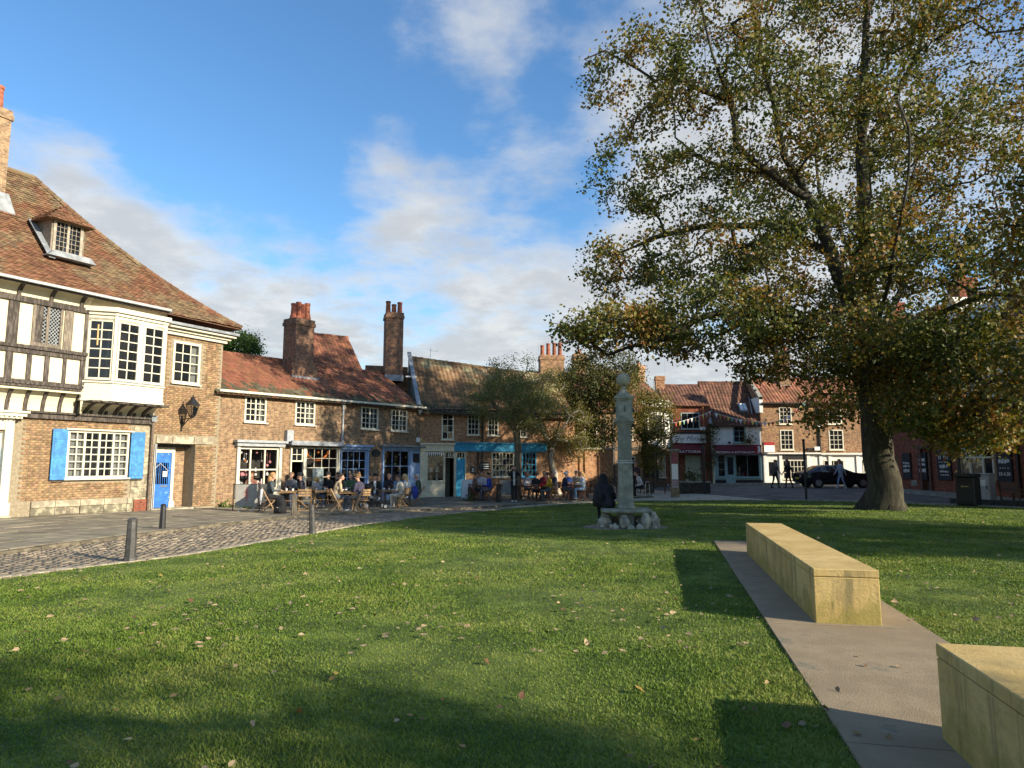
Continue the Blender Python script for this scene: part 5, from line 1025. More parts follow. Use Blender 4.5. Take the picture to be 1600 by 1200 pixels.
# a second tree just outside the right edge, its boughs reaching in, and one behind the viewer
def offtree(name, label, x, y, h0, h1, rx, ry, n, lm, seed, r=.4, lpt=60, ls=.13):
    rr = np.random.default_rng(seed); B = (x, y, T(x, y)); v = rr.normal(0, 1, (n, 3)); v /= np.linalg.norm(v, axis=1)[:, None]; v *= rr.uniform(.2, 1, (n, 1)) ** .5
    t = np.array((x, y, (h0 + h1) / 2)) + v * np.array((rx, ry, (h1 - h0) / 2)); zc = (h0 + h1) / 2
    lim = [[B, (x, y, h0), (x + .2, y, zc), (x, y + .2, h1 * .9)]] + [[(x, y, h0 + k), (x + rx * .45 * math.cos(a), y + ry * .45 * math.sin(a), zc + k * .4), (x + rx * .85 * math.cos(a), y + ry * .85 * math.sin(a), zc + 1 + k)] for k, a in ((0, 0.4), (.4, 2.8), (.8, 3.6), (.2, 4.9), (1, 1.6), (1.2, 2.3))]
    return grow(name, label, B, lim, t, r, lpt, ls, .30, lm, BARK, seed)
offtree('bronze_tree', 'nearer tree at the right edge with bronze leaves on reaching boughs', 16.2, 12.6, 3.4, 10.4, 5.7, 5.6, 700, LF_SIDE, 5, lpt=90)
offtree('tall_side_tree', 'tall tree beyond the right edge whose shadow bands the far lawn', 26.0, 6.2, 5.0, 13.5, 5.6, 5.4, 420, LF_SIDE, 8, lpt=80, ls=.17)
offtree('shade_tree', 'leafy tree behind the viewer whose shadow falls on the near lawn', 13.0, -7.5, 4.2, 9.5, 5.4, 3.7, 330, LF_SIDE, 6, lpt=50)
# small round-headed tree before the pantiled house
Br = at(808, 783); D1_ = Br.y; rt = np.vstack([cloud(790, 625, 68, 45, D1_, 170, rng, 2.0), cloud(800, 570, 40, 28, D1_, 16, rng, 1.0), cloud(835, 640, 30, 40, D1_, 40, rng, 1.4)])
grow('round_tree', 'small round-headed grey-green tree before the pantiled house', Br, [[Br, atd(808, 720, D1_), atd(806, 675, D1_)], [atd(806, 675, D1_), atd(785, 650, D1_), atd(765, 620, D1_)], [atd(806, 680, D1_), atd(825, 655, D1_), atd(835, 625, D1_)], [atd(806, 670, D1_), atd(800, 630, D1_ + .5), atd(800, 570, D1_)], [atd(806, 675, D1_), atd(800, 640, D1_ - 1), atd(790, 610, D1_ - 1.4)]], rt, .17, 80, .08, .22, LF_ROUND, mat('mossy_bark', (.15, .125, .08), .95, .3, 4, .5, 14), 21, step=.3, flare=.35, sag=.05)
Bp = Vector((2.7, 39.4, T(2.7, 39.4))); Dp = Bp.y; pt = np.vstack([cloud(880, 665, 50, 42, Dp, 120, rng, 1.6), cloud(850, 610, 40, 40, Dp + .5, 90, rng, 1.5), cloud(905, 700, 30, 20, Dp - .3, 25, rng, .8)])
grow('pale_stemmed_tree', 'slender pale-stemmed tree with olive leaves beside the turquoise shop', Bp, [[Bp, atd(868, 740, Dp), atd(861, 715, Dp), atd(863, 705, Dp)], [atd(863, 705, Dp), atd(850, 680, Dp), atd(843, 650, Dp), atd(848, 610, Dp)], [atd(863, 705, Dp), atd(876, 675, Dp), atd(890, 650, Dp), atd(905, 640, Dp)]], pt, .13, 58, .085, .24, LF_PALE, BARKP, 22, step=.3, flare=.2, trunk_min=0.)
By = Vector((8.2, 41.0, T(8.2, 41))); Dy = By.y
grow('yellow_leaved_tree', 'yellow-green tree standing behind the sundial column', By, [[By, atd(1008, 720, Dy), atd(1008, 690, Dy), atd(1005, 640, Dy)], [atd(1008, 690, Dy), atd(1030, 660, Dy), atd(1040, 640, Dy)], [atd(1008, 690, Dy), atd(980, 650, Dy), atd(965, 620, Dy)]], np.vstack([cloud(1025, 660, 38, 52, Dy, 110, rng, 1.6), cloud(985, 640, 45, 60, Dy + .5, 80, rng, 1.6), cloud(1018, 715, 22, 24, Dy - .3, 30, rng, .8)]), .16, 60, .10, .26, LF_YEL, BARK, 23, step=.35, trunk_min=.06)
Bd = Vector((5.0, 43.0, T(5, 43))); Dd = Bd.y
grow('dark_tree', 'dark shaded tree between the garden wall and the sundial', Bd, [[Bd, atd(925, 700, Dd), atd(922, 640, Dd), atd(920, 590, Dd)], [atd(922, 660, Dd), atd(950, 630, Dd), atd(965, 590, Dd)], [atd(922, 660, Dd), atd(895, 630, Dd), atd(885, 600, Dd)]], np.vstack([cloud(915, 610, 55, 55, Dd, 190, rng, 2.2), cloud(950, 590, 60, 50, Dd, 130, rng, 2), cloud(930, 680, 40, 30, Dd - .8, 70, rng, 1.2)]), .2, 55, .12, .28, LF_DARK, BARK, 24, trunk_min=.06)
Bg = Vector((-19.5, 46, 0)); grow('garden_tree', 'fresh green tree top showing over the left end of the brick row roof', Bg, [[Bg, (-19.5, 46, 4), (-19.3, 46, 7)]], np.vstack([cloud(372, 540, 38, 26, 46, 110, rng, 1.6), cloud(340, 540, 30, 30, 46, 60, rng, 1.5)]), .2, 60, .13, .28, LF_GRN, BARK, 25)
def shrub(name, label, P, spread, ls, lm, base, stems=5, cat='plant', seed=1, group=None):
    rr = np.random.default_rng(seed); E = empty(name, base, 0, label, cat, group); b = np.array(base); P = np.asarray(P) - b
    V, Fq = leaves(P, spread, ls, rr, .1); link('foliage', np_mesh('foliage', V, Fq), lm, E); mb = MB()
    for k in range(stems): q = P[rr.integers(len(P))]; mb.tube([(q[0] * .2, q[1] * .2, 0), (q[0] * .6, q[1] * .7, q[2] * .6), tuple(q)], [.018, .012, .006], 4)
    mb.build('stems', WOODD, E); return E
cb = np.vstack([cloud(1107, 700, 14, 40, 51.6, 700, rng, .3), cloud(1115, 672, 9, 18, 51.7, 200, rng, .2)]); shrub('wall_climber', 'dark climbing plant growing up the wall between cafe and pizzeria', cb, .12, .13, LF_DARK, (15.0, 51.75, .16), 8, seed=2)
hbp = Z.w(2.75, -.42, 3.6); shrub('basket_flowers', 'trailing yellow flowers spilling from the hanging basket', np.array(hbp) + rng.normal(0, 1, (200, 3)) * (.3, .15, .28), .08, .12, LF_YEL, hbp, 4, seed=3)
for (px, py, wd_, ht, lb) in ((355, 796, .45, .28, 'green weeds at the foot of the brick row'), (240, 797, .18, .35, 'ferny weed at the foot of the college downpipe'), (736, 785, .35, .25, 'ivy tuft round the short stump by the white board'), (385, 797, .3, .2, 'low green weeds beside the folding screen')):
    p = at(px, py); p.z += .08; shrub('weed', lb, np.array(p) + np.abs(rng.normal(0, 1, (160, 3))) * (1, .5, 1) * (wd_ * .5, .2, ht * .45) * np.where(rng.random((160, 3)) < .5, 1, (-1, -1, 1)), .05, .08, LF_GRN, p, 4, seed=int(px))
# ================================================================== stone blocks on the path
def sandmat():
    m = bpy.data.materials.new('yellow_sandstone'); m.use_nodes = True; N = NT(m.node_tree)
    tc = N.n('ShaderNodeTexCoord').outputs['Object']; a = N.noise(tc, 1.6, 6, .65).outputs[0]; b = N.noise(N.vm('MULTIPLY', tc, (1, 1, 3)), 9, 5, .6).outputs[0]; st = N.noise(N.vm('MULTIPLY', tc, (3.5, 3.5, .55)), 1.4, 5, .7).outputs[0]
    sx = N.n('ShaderNodeSeparateXYZ', {0: tc}); geo = N.n('ShaderNodeNewGeometry'); nz = N.n('ShaderNodeSeparateXYZ', {0: geo.outputs['Normal']}).outputs[2]
    c = N.mix(N.rng(a, .35, .65), (.47, .325, .12), (.58, .425, .18)); c = N.mix(N.m('MULTIPLY', N.rng(b, .48, .70), .4), c, (.30, .225, .11))
    c = N.mix(N.m('MULTIPLY', N.rng(st, .50, .66), N.rng(nz, .7, .2, 0, .8)), c, (.20, .165, .08))                       # rain streaks on upright faces
    alg = N.m('MULTIPLY', N.rng(N.m('ADD', N.noise(tc, 3.2, 5, .7).outputs[0], N.rng(sx.outputs[2], .42, .0, 0, .22)), .54, .76), N.rng(nz, .7, .2, 0, .6)); c = N.mix(alg, c, (.20, .18, .03))   # algae
    p = N.n('ShaderNodeBsdfPrincipled', {'Base Color': c, 'Roughness': .9, 'Specular IOR Level': .2}); N.put(p.inputs['Normal'], N.n('ShaderNodeBump', {'Strength': .7, 'Distance': .015, 'Height': N.noise(tc, 30, 6, .75).outputs[0]}).outputs[0])
    N.n('ShaderNodeOutputMaterial', {0: p}); return m
SAND = sandmat()
def stone_bench(label, corner, n, pitch=.95, w=.62, h=.55):
    ang = math.atan2(.977, .211) - math.pi / 2; E = empty('stone_bench', (corner[0], corner[1], .035), ang, label, 'bench', 'yellow stone blocks along the path')
    for k in range(n):
        a, b = k * pitch + (.0 if k == 0 else .003), (k + 1) * pitch - .003
        part('block', SAND, E, (0, w, a, b, -.06, h - .083), bev=.006)
    k = 0.; cl = [.95, 1.0, .9, 1.05, .9, .9]
    for L in cl[:n]:
        part('cap_slab', SAND, E, (-.002, w + .002, k - .002, min(k + L, n * pitch) - .004 if k + L < n * pitch - .2 else n * pitch, h - .078, h), bev=.007); k += L
    return E
stone_bench('long yellow sandstone block bench standing beyond the gap on the path', (3.11, 7.2), 6)
stone_bench('nearest yellow sandstone block bench cut by the lower right corner', (2.55 - .211 * 5.7, 4.25 - .977 * 5.7), 6)

# ================================================================== sundial column
sp_ = Vector((3.05, 18.5, T(3.05, 18.5))); E = empty('sundial_column', sp_, R(-5), 'grey stone sundial column with ball finial on a rocky base', 'sundial')
DIAL = mat('dial_stone', (.215, .215, .165), .9, .22, 4, .3, 30, wear=((.20, .22, .13), 2.5, .58))
part('slab', DIAL, E, (-.66, .66, -.5, .5, .42, .52), bev=.03); part('pier', DIAL, E, (-.2, .2, -.2, .2, -.1, .42)); part('plinth', DIAL, E, (-.24, .24, -.24, .24, .521, .60), bev=.02)
nf = 40; prof = []
sh = MB(); zs = (.601, .75, 2.62, 2.72); rs = (.225, .215, .185, .185)
for i, (z, r) in enumerate(zip(zs, rs)):                 # square shaft with shallow flutes
    for k in range(nf):
        a = 2 * math.pi * k / nf; sq = 1 / max(abs(math.cos(a)), abs(math.sin(a))); fl_ = 1 - (.07 if (k % 2 and 0 < i < 3) else 0); sh.v.append((r * sq * fl_ * math.cos(a) * .92, r * sq * fl_ * math.sin(a) * .92, z))
for i in range(3):
    for k in range(nf): sh.f.append((i * nf + k, i * nf + (k + 1) % nf, (i + 1) * nf + (k + 1) % nf, (i + 1) * nf + k)); sh.mi.append(0)
sh.build('shaft', DIAL, E); part('iron_band', PIPE, E, (-.215, .215, -.215, .215, 1.72, 1.75), (-.215, .215, -.215, .215, 1.78, 1.80))
part('capital', DIAL, E, (-.195, .195, -.195, .195, 2.721, 2.77), (-.22, .22, -.22, .22, 2.771, 2.83), (-.25, .25, -.25, .25, 2.831, 2.93)); part('dial_block', DIAL, E, (-.21, .21, -.21, .21, 2.931, 3.42)); part('cornice', DIAL, E, (-.23, .23, -.23, .23, 3.421, 3.46), (-.255, .255, -.255, .255, 3.461, 3.53))
MB().lathe([(.24, 3.53), (.21, 3.56), (.12, 3.66), (.07, 3.72), (.065, 3.80), (.09, 3.84)], 16, (0, 0, 0)).build('neck', DIAL, E, smooth=True); MB().ball((0, 0, 3.99), .195, 20, 12).build('ball_finial', DIAL, E, smooth=True)
for a in range(4):
    M = Matrix.Rotation(a * math.pi / 2, 4, 'Z'); dp = part('dial_face', mat('dial_face_stone', (.25, .255, .20), .9, .1), E, (-.16, .16, -.217, -.211, 3.0, 3.36), xf=M); MB().prism([(-.212, 3.28), (-.31, 3.12), (-.218, 3.10)], -.006, .006, 'x').build('gnomon', IRON, dp, xf=M)
ROCK = mat('rockery_stone', (.30, .275, .21), .95, .3, 5, .6, 12, isl=.25, wear=((.12, .15, .05), 3, .6))
rr = np.random.default_rng(4)
for k in range(22):
    a = k * 2.4; r = .35 + .38 * ((k * .37) % 1); s_ = rr.uniform(.08, .17); z = .0 + (.13 if k % 3 == 0 else 0)
    bm = bmesh.new(); bmesh.ops.create_icosphere(bm, subdivisions=2, radius=1)
    for v in bm.verts: v.co = Vector((v.co.x * s_ * 1.35, v.co.y * s_ * 1.1, v.co.z * s_ * .85)) * (1 + .18 * math.sin(v.co.x * 3 + k) * math.cos(v.co.y * 4 + k * 2)) * (1 + rr.normal(0, .09))
    me = bpy.data.meshes.new('rock'); bm.to_mesh(me); bm.free(); o = link('rock', me, ROCK, E); o.location = (r * 1.15 * math.cos(a), r * .95 * math.sin(a), z + s_ * .45); o.rotation_euler = (k, k * 2, k * 3)
MB().lathe([(1.15, 0), (1.12, .035), (.2, .045)], 24, (0, 0, 0), 0, 1, .8).build('bare_ring', JOINT, E)

# ================================================================== bollards and posts
def bollard(px, py, h, label, m=IRON, r=.085, wood=False, lean=0.):
    p = at(px, py); E = empty('bollard', (p.x, p.y, p.z + .02), 0, label, 'bollard', 'bollards along the street'); E.rotation_euler = (0, lean, .4)
    if wood: part('post', m, E, (-r, r, -r, r, -.1, h), bev=.015)
    else:
        MB().lathe([(r * 1.25, -.05), (r * 1.2, .06), (r * 1.02, .08), (r * .85, h - .08), (r * .8, h - .03)], 8).build('post', m, E); MB().lathe([(r * .9, h - .032), (r * .92, h), (r * .55, h + .03), (r * .1, h + .035)], 8).build('cap', m, E)
BW = mat('weathered_bollard_wood', (.12, .10, .075), .9, .3, 6, .4, 20, stretch=(3, 3, .6))
GRB = mat('worn_grey_iron', (.06, .056, .052), .5, .25, 8, .1, wear=((.30, .27, .24), 6, .60))
bollard(203, 879, .70, 'worn grey bollard at the lawn edge nearest the viewer', GRB, .09); bollard(253, 831, .64, 'black bollard on the pavement before the blue passage door', IRON, .075); bollard(488, 835, .66, 'dark leaning bollard at the lawn edge before the cafe tables', GRB, .075, lean=-.05)
bollard(459, 809, .72, 'wooden post standing between the first cafe table and the kerb', BW, .085, True); bollard(624, 796, .80, 'square dark wooden post among the cafe chairs near the blue coat', BW, .09, True)
bollard(737, 784, .72, 'short thick wooden stump beside the white board', BW, .17, True); bollard(779, 787, .92, 'slim black post just left of the person taking a picture', IRON, .09, True); bollard(918, 782, .52, 'black bollard with white band beside the person in white', IRON, .075)
def pole(name, px, py, h, r, label, cat='post', m=IRON): p = at(px, py); E = empty(name, p, 0, label, cat); MB().tube([(0, 0, -.1), (0, 0, h)], r, 8).build('shaft', m, E); MB().ball((0, 0, h), r * 1.3, 8, 5).build('finial', m, E); return E
pole('road_post', 1260, 781, 2.75, .055, 'thin tall black post at the far lawn edge near the parked car'); pole('corner_post', 1101, 772, 2.6, .07, 'black post at the corner of the low planter wall')

# ================================================================== cafe furniture
RW = mat('reddish_wood', (.16, .06, .035), .6, .25, 8, .15, 30, isl=.12)
def make_chair(m):
    E = empty('folding_chair', (0, 0, 0))
    for k in range(6): part('seat_slat', m, E, (-.20, .20, -.18 + k * .066, -.125 + k * .066, .430, .446))
    for k in range(3): part('back_slat', m, E, (-.20, .20, -.245 - k * .012, -.225 - k * .012, .60 + k * .09, .665 + k * .09))
    for s_ in (-1, 1):
        MB().bar((s_ * .212, .22, .0), (s_ * .212, -.26, .86), .02, .038).build('leg', m, E); MB().bar((s_ * .188, -.24, .0), (s_ * .188, .20, .44), .02, .036).build('leg', m, E)
    MB().bar((-.2, -.19, .12), (.2, -.19, .12), .018).bar((-.2, .16, .12), (.2, .16, .12), .018).build('stretcher', m, E); return E
def make_table(m):
    E = empty('slatted_table', (0, 0, 0))
    for k in range(8): part('top_slat', m, E, (-.34 + k * .086, -.262 + k * .086, -.34, .34, .712, .73))
    part('apron', m, E, (-.31, .31, -.31, -.29, .66, .711), (-.31, .31, .29, .31, .66, .711))
    for s_ in (-1, 1): MB().bar((s_ * .27, -.33, 0), (s_ * .27, .30, .70), .022, .04).build('leg', m, E); MB().bar((s_ * .245, .33, 0), (s_ * .245, -.30, .70), .022, .04).build('leg', m, E)
    MB().bar((-.26, 0, .36), (.26, 0, .36), .02).build('stretcher', m, E); return E
CH, TB, CHR, TBR = make_chair(WOOD), make_table(WOOD), make_chair(RW), make_table(RW); used = set()
def put(proto, p, rz, label, cat, group):
    o = proto if id(proto) not in used else copy_tree(proto); used.add(id(proto)); o.location = (p[0], p[1], T(p[0], p[1]) + .08); o.rotation_euler = (0, 0, rz); tag(o, label, cat, group); return o
def gp(px, py): return at(px, py)
tabs = [(448, 801, .2, 0, 'table between the person with long hair and the person in a cap'), (501, 798, .5, 0, 'table behind the curly-haired person'), (541, 801, .1, 0, 'table between the tan jacket and the navy jumper'), (606, 795, .3, 0, 'table before the person in a dark polo shirt'),
        (752, 784, .3, 1, 'table between the white board and the bright blue jacket'), (818, 784, .2, 1, 'table behind the person taking a picture'), (848, 784, .5, 1, 'table beside the mustard coat'), (896, 783, .3, 1, 'table before the person in white')]
short = ['first cafe table by the grey screen', 'table behind the curly-haired person', 'table between tan jacket and navy jumper', 'table before the dark polo shirt', 'dark red table by the white board', 'dark red table behind the standing person', 'dark red table beside the mustard coat', 'dark red table before the person in white']
CERAM = mat('white_china', (.75, .74, .70), .3, .03)
for i, (px, py, rz, red, lb) in enumerate(tabs):
    p = gp(px, py); put(TBR if red else TB, p, rz, 'slatted %s cafe %s' % ('dark red' if red else 'wooden', lb), 'table', 'cafe tables')
    for k in range(2):
        a = k * 2.1 + i; q = Vector((p.x + .2 * math.cos(a), p.y + .2 * math.sin(a), p.z + .08 + .731)); o = MB().lathe([(.028, 0), (.036, .03), (.042, .085), (.036, .085), (.03, .02)], 10).build('cup', CERAM); o.location = q; tag(o, 'small white cup on the ' + short[i], 'cup', 'cups on the ' + short[i])

# ================================================================== people
SKIN = [mat('skin_%d' % i, c, .55, .06) for i, c in enumerate(((.50, .29, .20), (.42, .23, .15), (.30, .16, .10)))]
_cl = {}
def cloth(c): return _cl.setdefault(c, mat('cloth_%02d%02d%02d' % tuple(int(v * 99) for v in c), c, .9, .18, 9, .25, 40))
def arr(*a): return np.array(a, float)
def skeleton(pose, lean=0., stride=0., arms='table', turn=0.):
    s = []                                               # (p, q, r0, r1, region)  regions: 0 skin 1 top 2 legs 3 shoes
    sit = pose == 'sit'; hz = .56 if sit else .93; f = lambda z: lean * (z - hz) / .6
    P = lambda x, y, z: arr(x, y + (f(z) if z > hz else 0), z)
    s += [(P(0, .0, hz), P(0, -.02, hz + .22), .135, .125, 1 if True else 2), (P(0, -.02, hz + .22), P(0, -.01, hz + .44), .125, .135, 1), (P(-.11, -.01, hz + .46), P(.11, -.01, hz + .46), .085, .085, 1), (P(-.07, 0, hz + .3), P(.07, 0, hz + .3), .12, .12, 1), (P(-.07, 0, hz + .02), P(.07, 0, hz + .02), .115, .115, 2)]
    s += [(P(0, 0, hz + .5), P(0, .02, hz + .62), .055, .052, 0)]
    hc = P(0, .04, hz + .715); s += [(hc + arr(0, -.015, .03), hc + arr(0, .005, -.045), .098, .078, 0), (hc + arr(0, .085, -.005), hc + arr(0, .105, -.03), .014, .018, 0), (hc + arr(0, .04, -.075), hc + arr(0, .065, -.085), .05, .035, 0)]
    for sx in (-1, 1):
        s.append((hc + arr(sx * .088, -.01, .0), hc + arr(sx * .092, -.015, -.03), .016, .014, 0))
        sh_ = P(sx * .185, -.01, hz + .455)
        if arms == 'table': el = P(sx * .245, .08, hz + .2); hd = P(sx * .12, .34, hz + .20)
        elif arms == 'lap': el = P(sx * .24, .0, hz + .18); hd = P(sx * .10, .24, hz + .06)
        elif arms == 'chin': el = P(sx * .2, .24, hz + .2); hd = P(sx * .05, .15, hz + .55) if sx < 0 else P(.0, .3, hz + .22)
        elif arms == 'phone': el = P(sx * .27, .16, hz + .36); hd = P(sx * .07, .25, hz + .66)
        elif arms == 'walk': el = P(sx * .23, sx * .10 - .02, hz + .18); hd = P(sx * .23, sx * .22 + .05, hz - .03)
        else: el = P(sx * .235, -.03, hz + .17); hd = P(sx * .24, .03, hz - .07)
        d = (hd - el) / np.linalg.norm(hd - el); wr = hd; pm = hd + d * .05
        s += [(sh_, el, .062, .047, 1), (el, wr, .045, .033, 1), (wr, pm, .03, .032, 0)]
        s[-1] = (wr, pm, .03, .034, 0); s.append(('hand', pm, d, sx, 0))
        if sit:
            hp, kn, an = arr(sx * .09, .0, hz - .03), arr(sx * (.13), .43, hz - .03), arr(sx * .12, .40 + stride * sx, .10)
        else:
            hp, kn, an = arr(sx * .085, 0, hz - .03), arr(sx * .09, stride * sx * .5 + .03, .50), arr(sx * .09, stride * sx - (.06 if stride and sx < 0 else 0), .095)
        s += [(hp, kn, .088, .062, 2), (kn, an, .06, .042, 2), (an + arr(0, 0, -.03), an + arr(0, .04, -.05), .045, .042, 3), (an + arr(0, -.03, -.055), an + arr(0, .16, -.06), .04, .036, 3)]
    return s, hc
def capsule(mb, p, q, r0, r1, n=9):
    p, q = Vector(p), Vector(q); d = (q - p); L = max(d.length, 1e-4); d = d / L; u = Vector((0, 0, 1)) if abs(d.z) < .9 else Vector((1, 0, 0)); a = d.cross(u).normalized(); b = a.cross(d)
    rings = [(-math.cos(t) * r0, math.sin(t) * r0) for t in (.15, .8)] + [(0, r0), (L, r1)] + [(L + math.cos(t) * r1, math.sin(t) * r1) for t in (.8, .15)]
    V = [p + d * x + (a * math.cos(k * 2 * math.pi / n) + b * math.sin(k * 2 * math.pi / n)) * r for x, r in rings for k in range(n)]
    Fs = [(i * n + k, (i + 1) * n + k, (i + 1) * n + (k + 1) % n, i * n + (k + 1) % n) for i in range(len(rings) - 1) for k in range(n)] + [tuple(range(n)), tuple(((len(rings) - 1) * n + k) for k in range(n))[::-1]]
    mb.add(V, Fs)
PEOPLE = []
def short_label(t):
    w_ = t.split()[:10]
    while w_[-1] in ('the', 'in', 'at', 'on', 'over', 'of', 'and', 'by', 'beside', 'with', 'black', 'left', 'first', 'facing'): w_.pop()
    return ' '.join(w_)

def person(px, py, head, pose, label, top, legs, hair, shoes=(.04, .04, .045), style='short', skin=0, hat=None, lean=.06, stride=0., arms='table', size=1., shirt=None, pos=None, z=None, chair=1, dz=0.):
    p = Vector(pos) if pos is not None else at(px, py); base = (p.x, p.y, (z if z is not None else T(p.x, p.y) + .08) + dz); sk, hc = skeleton(pose, lean, stride, arms)
    mb = MB()
    for c in sk:
        if not isinstance(c[0], str): capsule(mb, *c[:4])
    me = bpy.data.meshes.new('person'); me.from_pydata(mb.v, [], mb.f); o = link('person', me, None)
    bm = bmesh.new(); bm.from_mesh(me); bmesh.ops.recalc_face_normals(bm, faces=bm.faces); bm.to_mesh(me); bm.free()
    md = o.modifiers.new('r', 'REMESH'); md.mode = 'VOXEL'; md.voxel_size = .02; m2 = o.modifiers.new('s', 'SMOOTH'); m2.iterations = 3; m2.factor = .5
    PEOPLE.append((o, sk, hc, base, head, size, label, [SKIN[skin], cloth(top), cloth(legs), cloth(shoes), cloth(shirt or top)], hair, style, hat))
    if chair and pose == 'sit': put(CH if chair == 1 else CHR, base, head - math.pi / 2, 'folding %s chair under the %s' % ('wooden' if chair == 1 else 'dark red', short_label(label)), 'chair', 'cafe chairs')
A_ = R
BLK, NVY, GRY, DNM = (.015, .015, .018), (.03, .035, .07), (.16, .155, .15), (.09, .14, .24)
BRN, BLD, DRK, SLV = (.10, .05, .025), (.45, .28, .11), (.03, .02, .015), (.45, .43, .40)
person(420, 804, A_(20), 'sit', 'person with long fair hair in dark jacket seated beside the screen', (.06, .075, .08), BLK, (.36, .20, .08), style='long')
person(471, 799, A_(192), 'sit', 'person in black cap and dark jacket facing left at the first table', (.025, .025, .035), (.05, .06, .10), DRK, hat=(.02, .02, .02), arms='lap')
person(492, 797, A_(70), 'sit', 'person with curly blond hair and jeans seen from behind', (.30, .30, .33), DNM, (.50, .33, .12), style='curly', size=.88, shoes=(.5, .5, .5))
person(391, 793, A_(275), 'sit', 'person with reddish hair looking over the grey screen', (.30, .14, .10), GRY, (.25, .09, .05), style='long', chair=1)
person(523, 803, A_(35), 'sit', 'person in tan jacket and grey jeans seen from behind', (.40, .31, .20), (.13, .14, .15), DRK, shoes=(.6, .6, .58), lean=.16)
person(564, 804, A_(150), 'sit', 'person in navy jumper and grey trousers with hair tied up', (.055, .05, .085), (.15, .14, .13), (.20, .11, .05), style='bun', shoes=(.45, .40, .30), lean=.16)
person(513, 790, A_(255), 'sit', 'person in black jacket and cap by the shop window', BLK, BLK, DRK, hat=(.02, .02, .025))
person(529, 789, A_(215), 'sit', 'person in dark blue top leaning beside the blue shopfront', (.02, .025, .05), BLK, DRK, arms='lap')
person(585, 794, A_(280), 'sit', 'person in dark hat and open black jacket over white shirt', (.02, .02, .022), BLK, DRK, hat=(.015, .015, .015), style='short', shirt=(.7, .7, .7))
person(607, 789, A_(275), 'sit', 'person in dark polo shirt resting chin on hand', (.03, .03, .04), (.1, .1, .1), BRN, arms='chin', skin=1)
person(627, 797, A_(165), 'sit', 'person in cream jacket and pale trousers facing left', (.52, .47, .37), (.48, .44, .36), (.10, .07, .05), shoes=(.5, .48, .42), lean=.12)
person(636, 793, A_(170), 'sit', 'person in white top with blond hair beside the cream jacket', (.62, .60, .56), (.35, .28, .24), (.48, .36, .18), style='long', lean=.1)
person(741, 785, A_(20), 'sit', 'person in brown top half hidden behind the white board', (.16, .10, .07), BLK, BRN, chair=2)
person(765, 785, A_(185), 'sit', 'person in bright blue jacket facing left', (.03, .06, .34), (.10, .10, .12), DRK, chair=2)
person(803, 787, A_(278), 'stand', 'person in black holding up a phone with both hands', BLK, BLK, (.14, .07, .04), shoes=(.65, .65, .65), arms='phone', lean=.0, shirt=(.5, .5, .48), style='long')
person(823, 782, A_(300), 'sit', 'person with pinkish hair and pale scarf facing the camera', (.34, .33, .36), GRY, (.45, .16, .12), style='long', chair=2)
person(838, 786, A_(70), 'sit', 'person in black coat seen from behind left of the mustard coat', (.02, .02, .024), BLK, BRN, chair=2)
person(861, 786, A_(160), 'sit', 'person in mustard coat facing left', (.36, .22, .02), (.10, .10, .11), DRK, chair=2, lean=.14)
person(868, 781, A_(200), 'sit', 'person with grey hair half hidden behind the mustard coat', (.05, .05, .07), GRY, SLV, chair=2)
person(881, 784, A_(15), 'sit', 'person with white hair in navy jacket facing right', (.025, .03, .055), (.07, .07, .08), (.62, .60, .57), chair=2, lean=.1)
person(889, 781, A_(110), 'sit', 'person in mid blue shirt seen from behind', (.08, .15, .42), (.08, .09, .14), (.30, .24, .18), chair=2, lean=.2)
person(912, 783, A_(185), 'sit', 'person in white top and pale jeans at the last table', (.62, .64, .66), (.30, .42, .58), (.35, .22, .10), chair=2, style='long', shoes=(.6, .6, .6))
pb = E.matrix_basis if False else None
sl = sp_ + Vector((-.40, .16, 0)); person(0, 0, A_(112), 'sit', 'person in hooded black coat hunched on the sundial slab', BLK, BLK, (.012, .012, .013), style='hood', pos=sl, z=sp_.z + .52 - .43, chair=0, lean=.34, arms='lap', size=.95)
person(994, 772, A_(270), 'stand', 'person in dark top and pink scarf standing behind the parked bicycle', (.05, .03, .04), BLK, BRN, skin=0, arms='down', lean=0., shirt=None)
person(1003, 777, A_(190), 'sit', 'person in white top crouched on the bench beside the bicycle rack', (.5, .5, .5), BLK, DRK, chair=0, lean=.25, arms='lap', dz=-.08)
person(1212, 763, A_(20), 'stand', 'person in grey jacket walking past the white shopfront', (.10, .09, .09), BLK, BRN, stride=.18, arms='walk', lean=.04, dz=-.06)
person(1233, 763, A_(190), 'stand', 'person in long black coat walking left with bags', (.012, .012, .014), BLK, DRK, stride=.16, arms='walk', lean=.06, dz=-.06, style='long')
person(1315, 764, A_(185), 'stand', 'person in pale blue top and patterned trousers passing the car', (.32, .36, .45), (.24, .30, .42), DRK, stride=.18, arms='walk', shoes=(.5, .5, .5), lean=.05, dz=-.06)
person(548, 791, A_(260), 'sit', 'person in green jumper seated with their back to the blue shopfront', (.06, .11, .06), BLK, BRN, style='long')
person(455, 792, A_(265), 'sit', 'person in grey coat facing the street beyond the first table', (.17, .17, .18), BLK, (.2, .12, .07))
person(654, 791, A_(190), 'sit', 'person in dark green coat at the right end of the first cafe', (.04, .07, .05), (.1, .1, .12), SLV)
person(753, 781, A_(265), 'sit', 'person in pale shirt behind the table by the white board', (.5, .5, .52), GRY, DRK, chair=2)
person(851, 780, A_(265), 'sit', 'person in maroon jumper facing the lawn beyond the red bag', (.20, .03, .04), BLK, BRN, chair=2, style='long')
person(901, 779, A_(255), 'sit', 'person in beige coat facing the lawn at the last table', (.40, .33, .24), BLK, SLV, chair=2)
bpy.context.view_layer.update(); dg = bpy.context.evaluated_depsgraph_get(); dg.update()
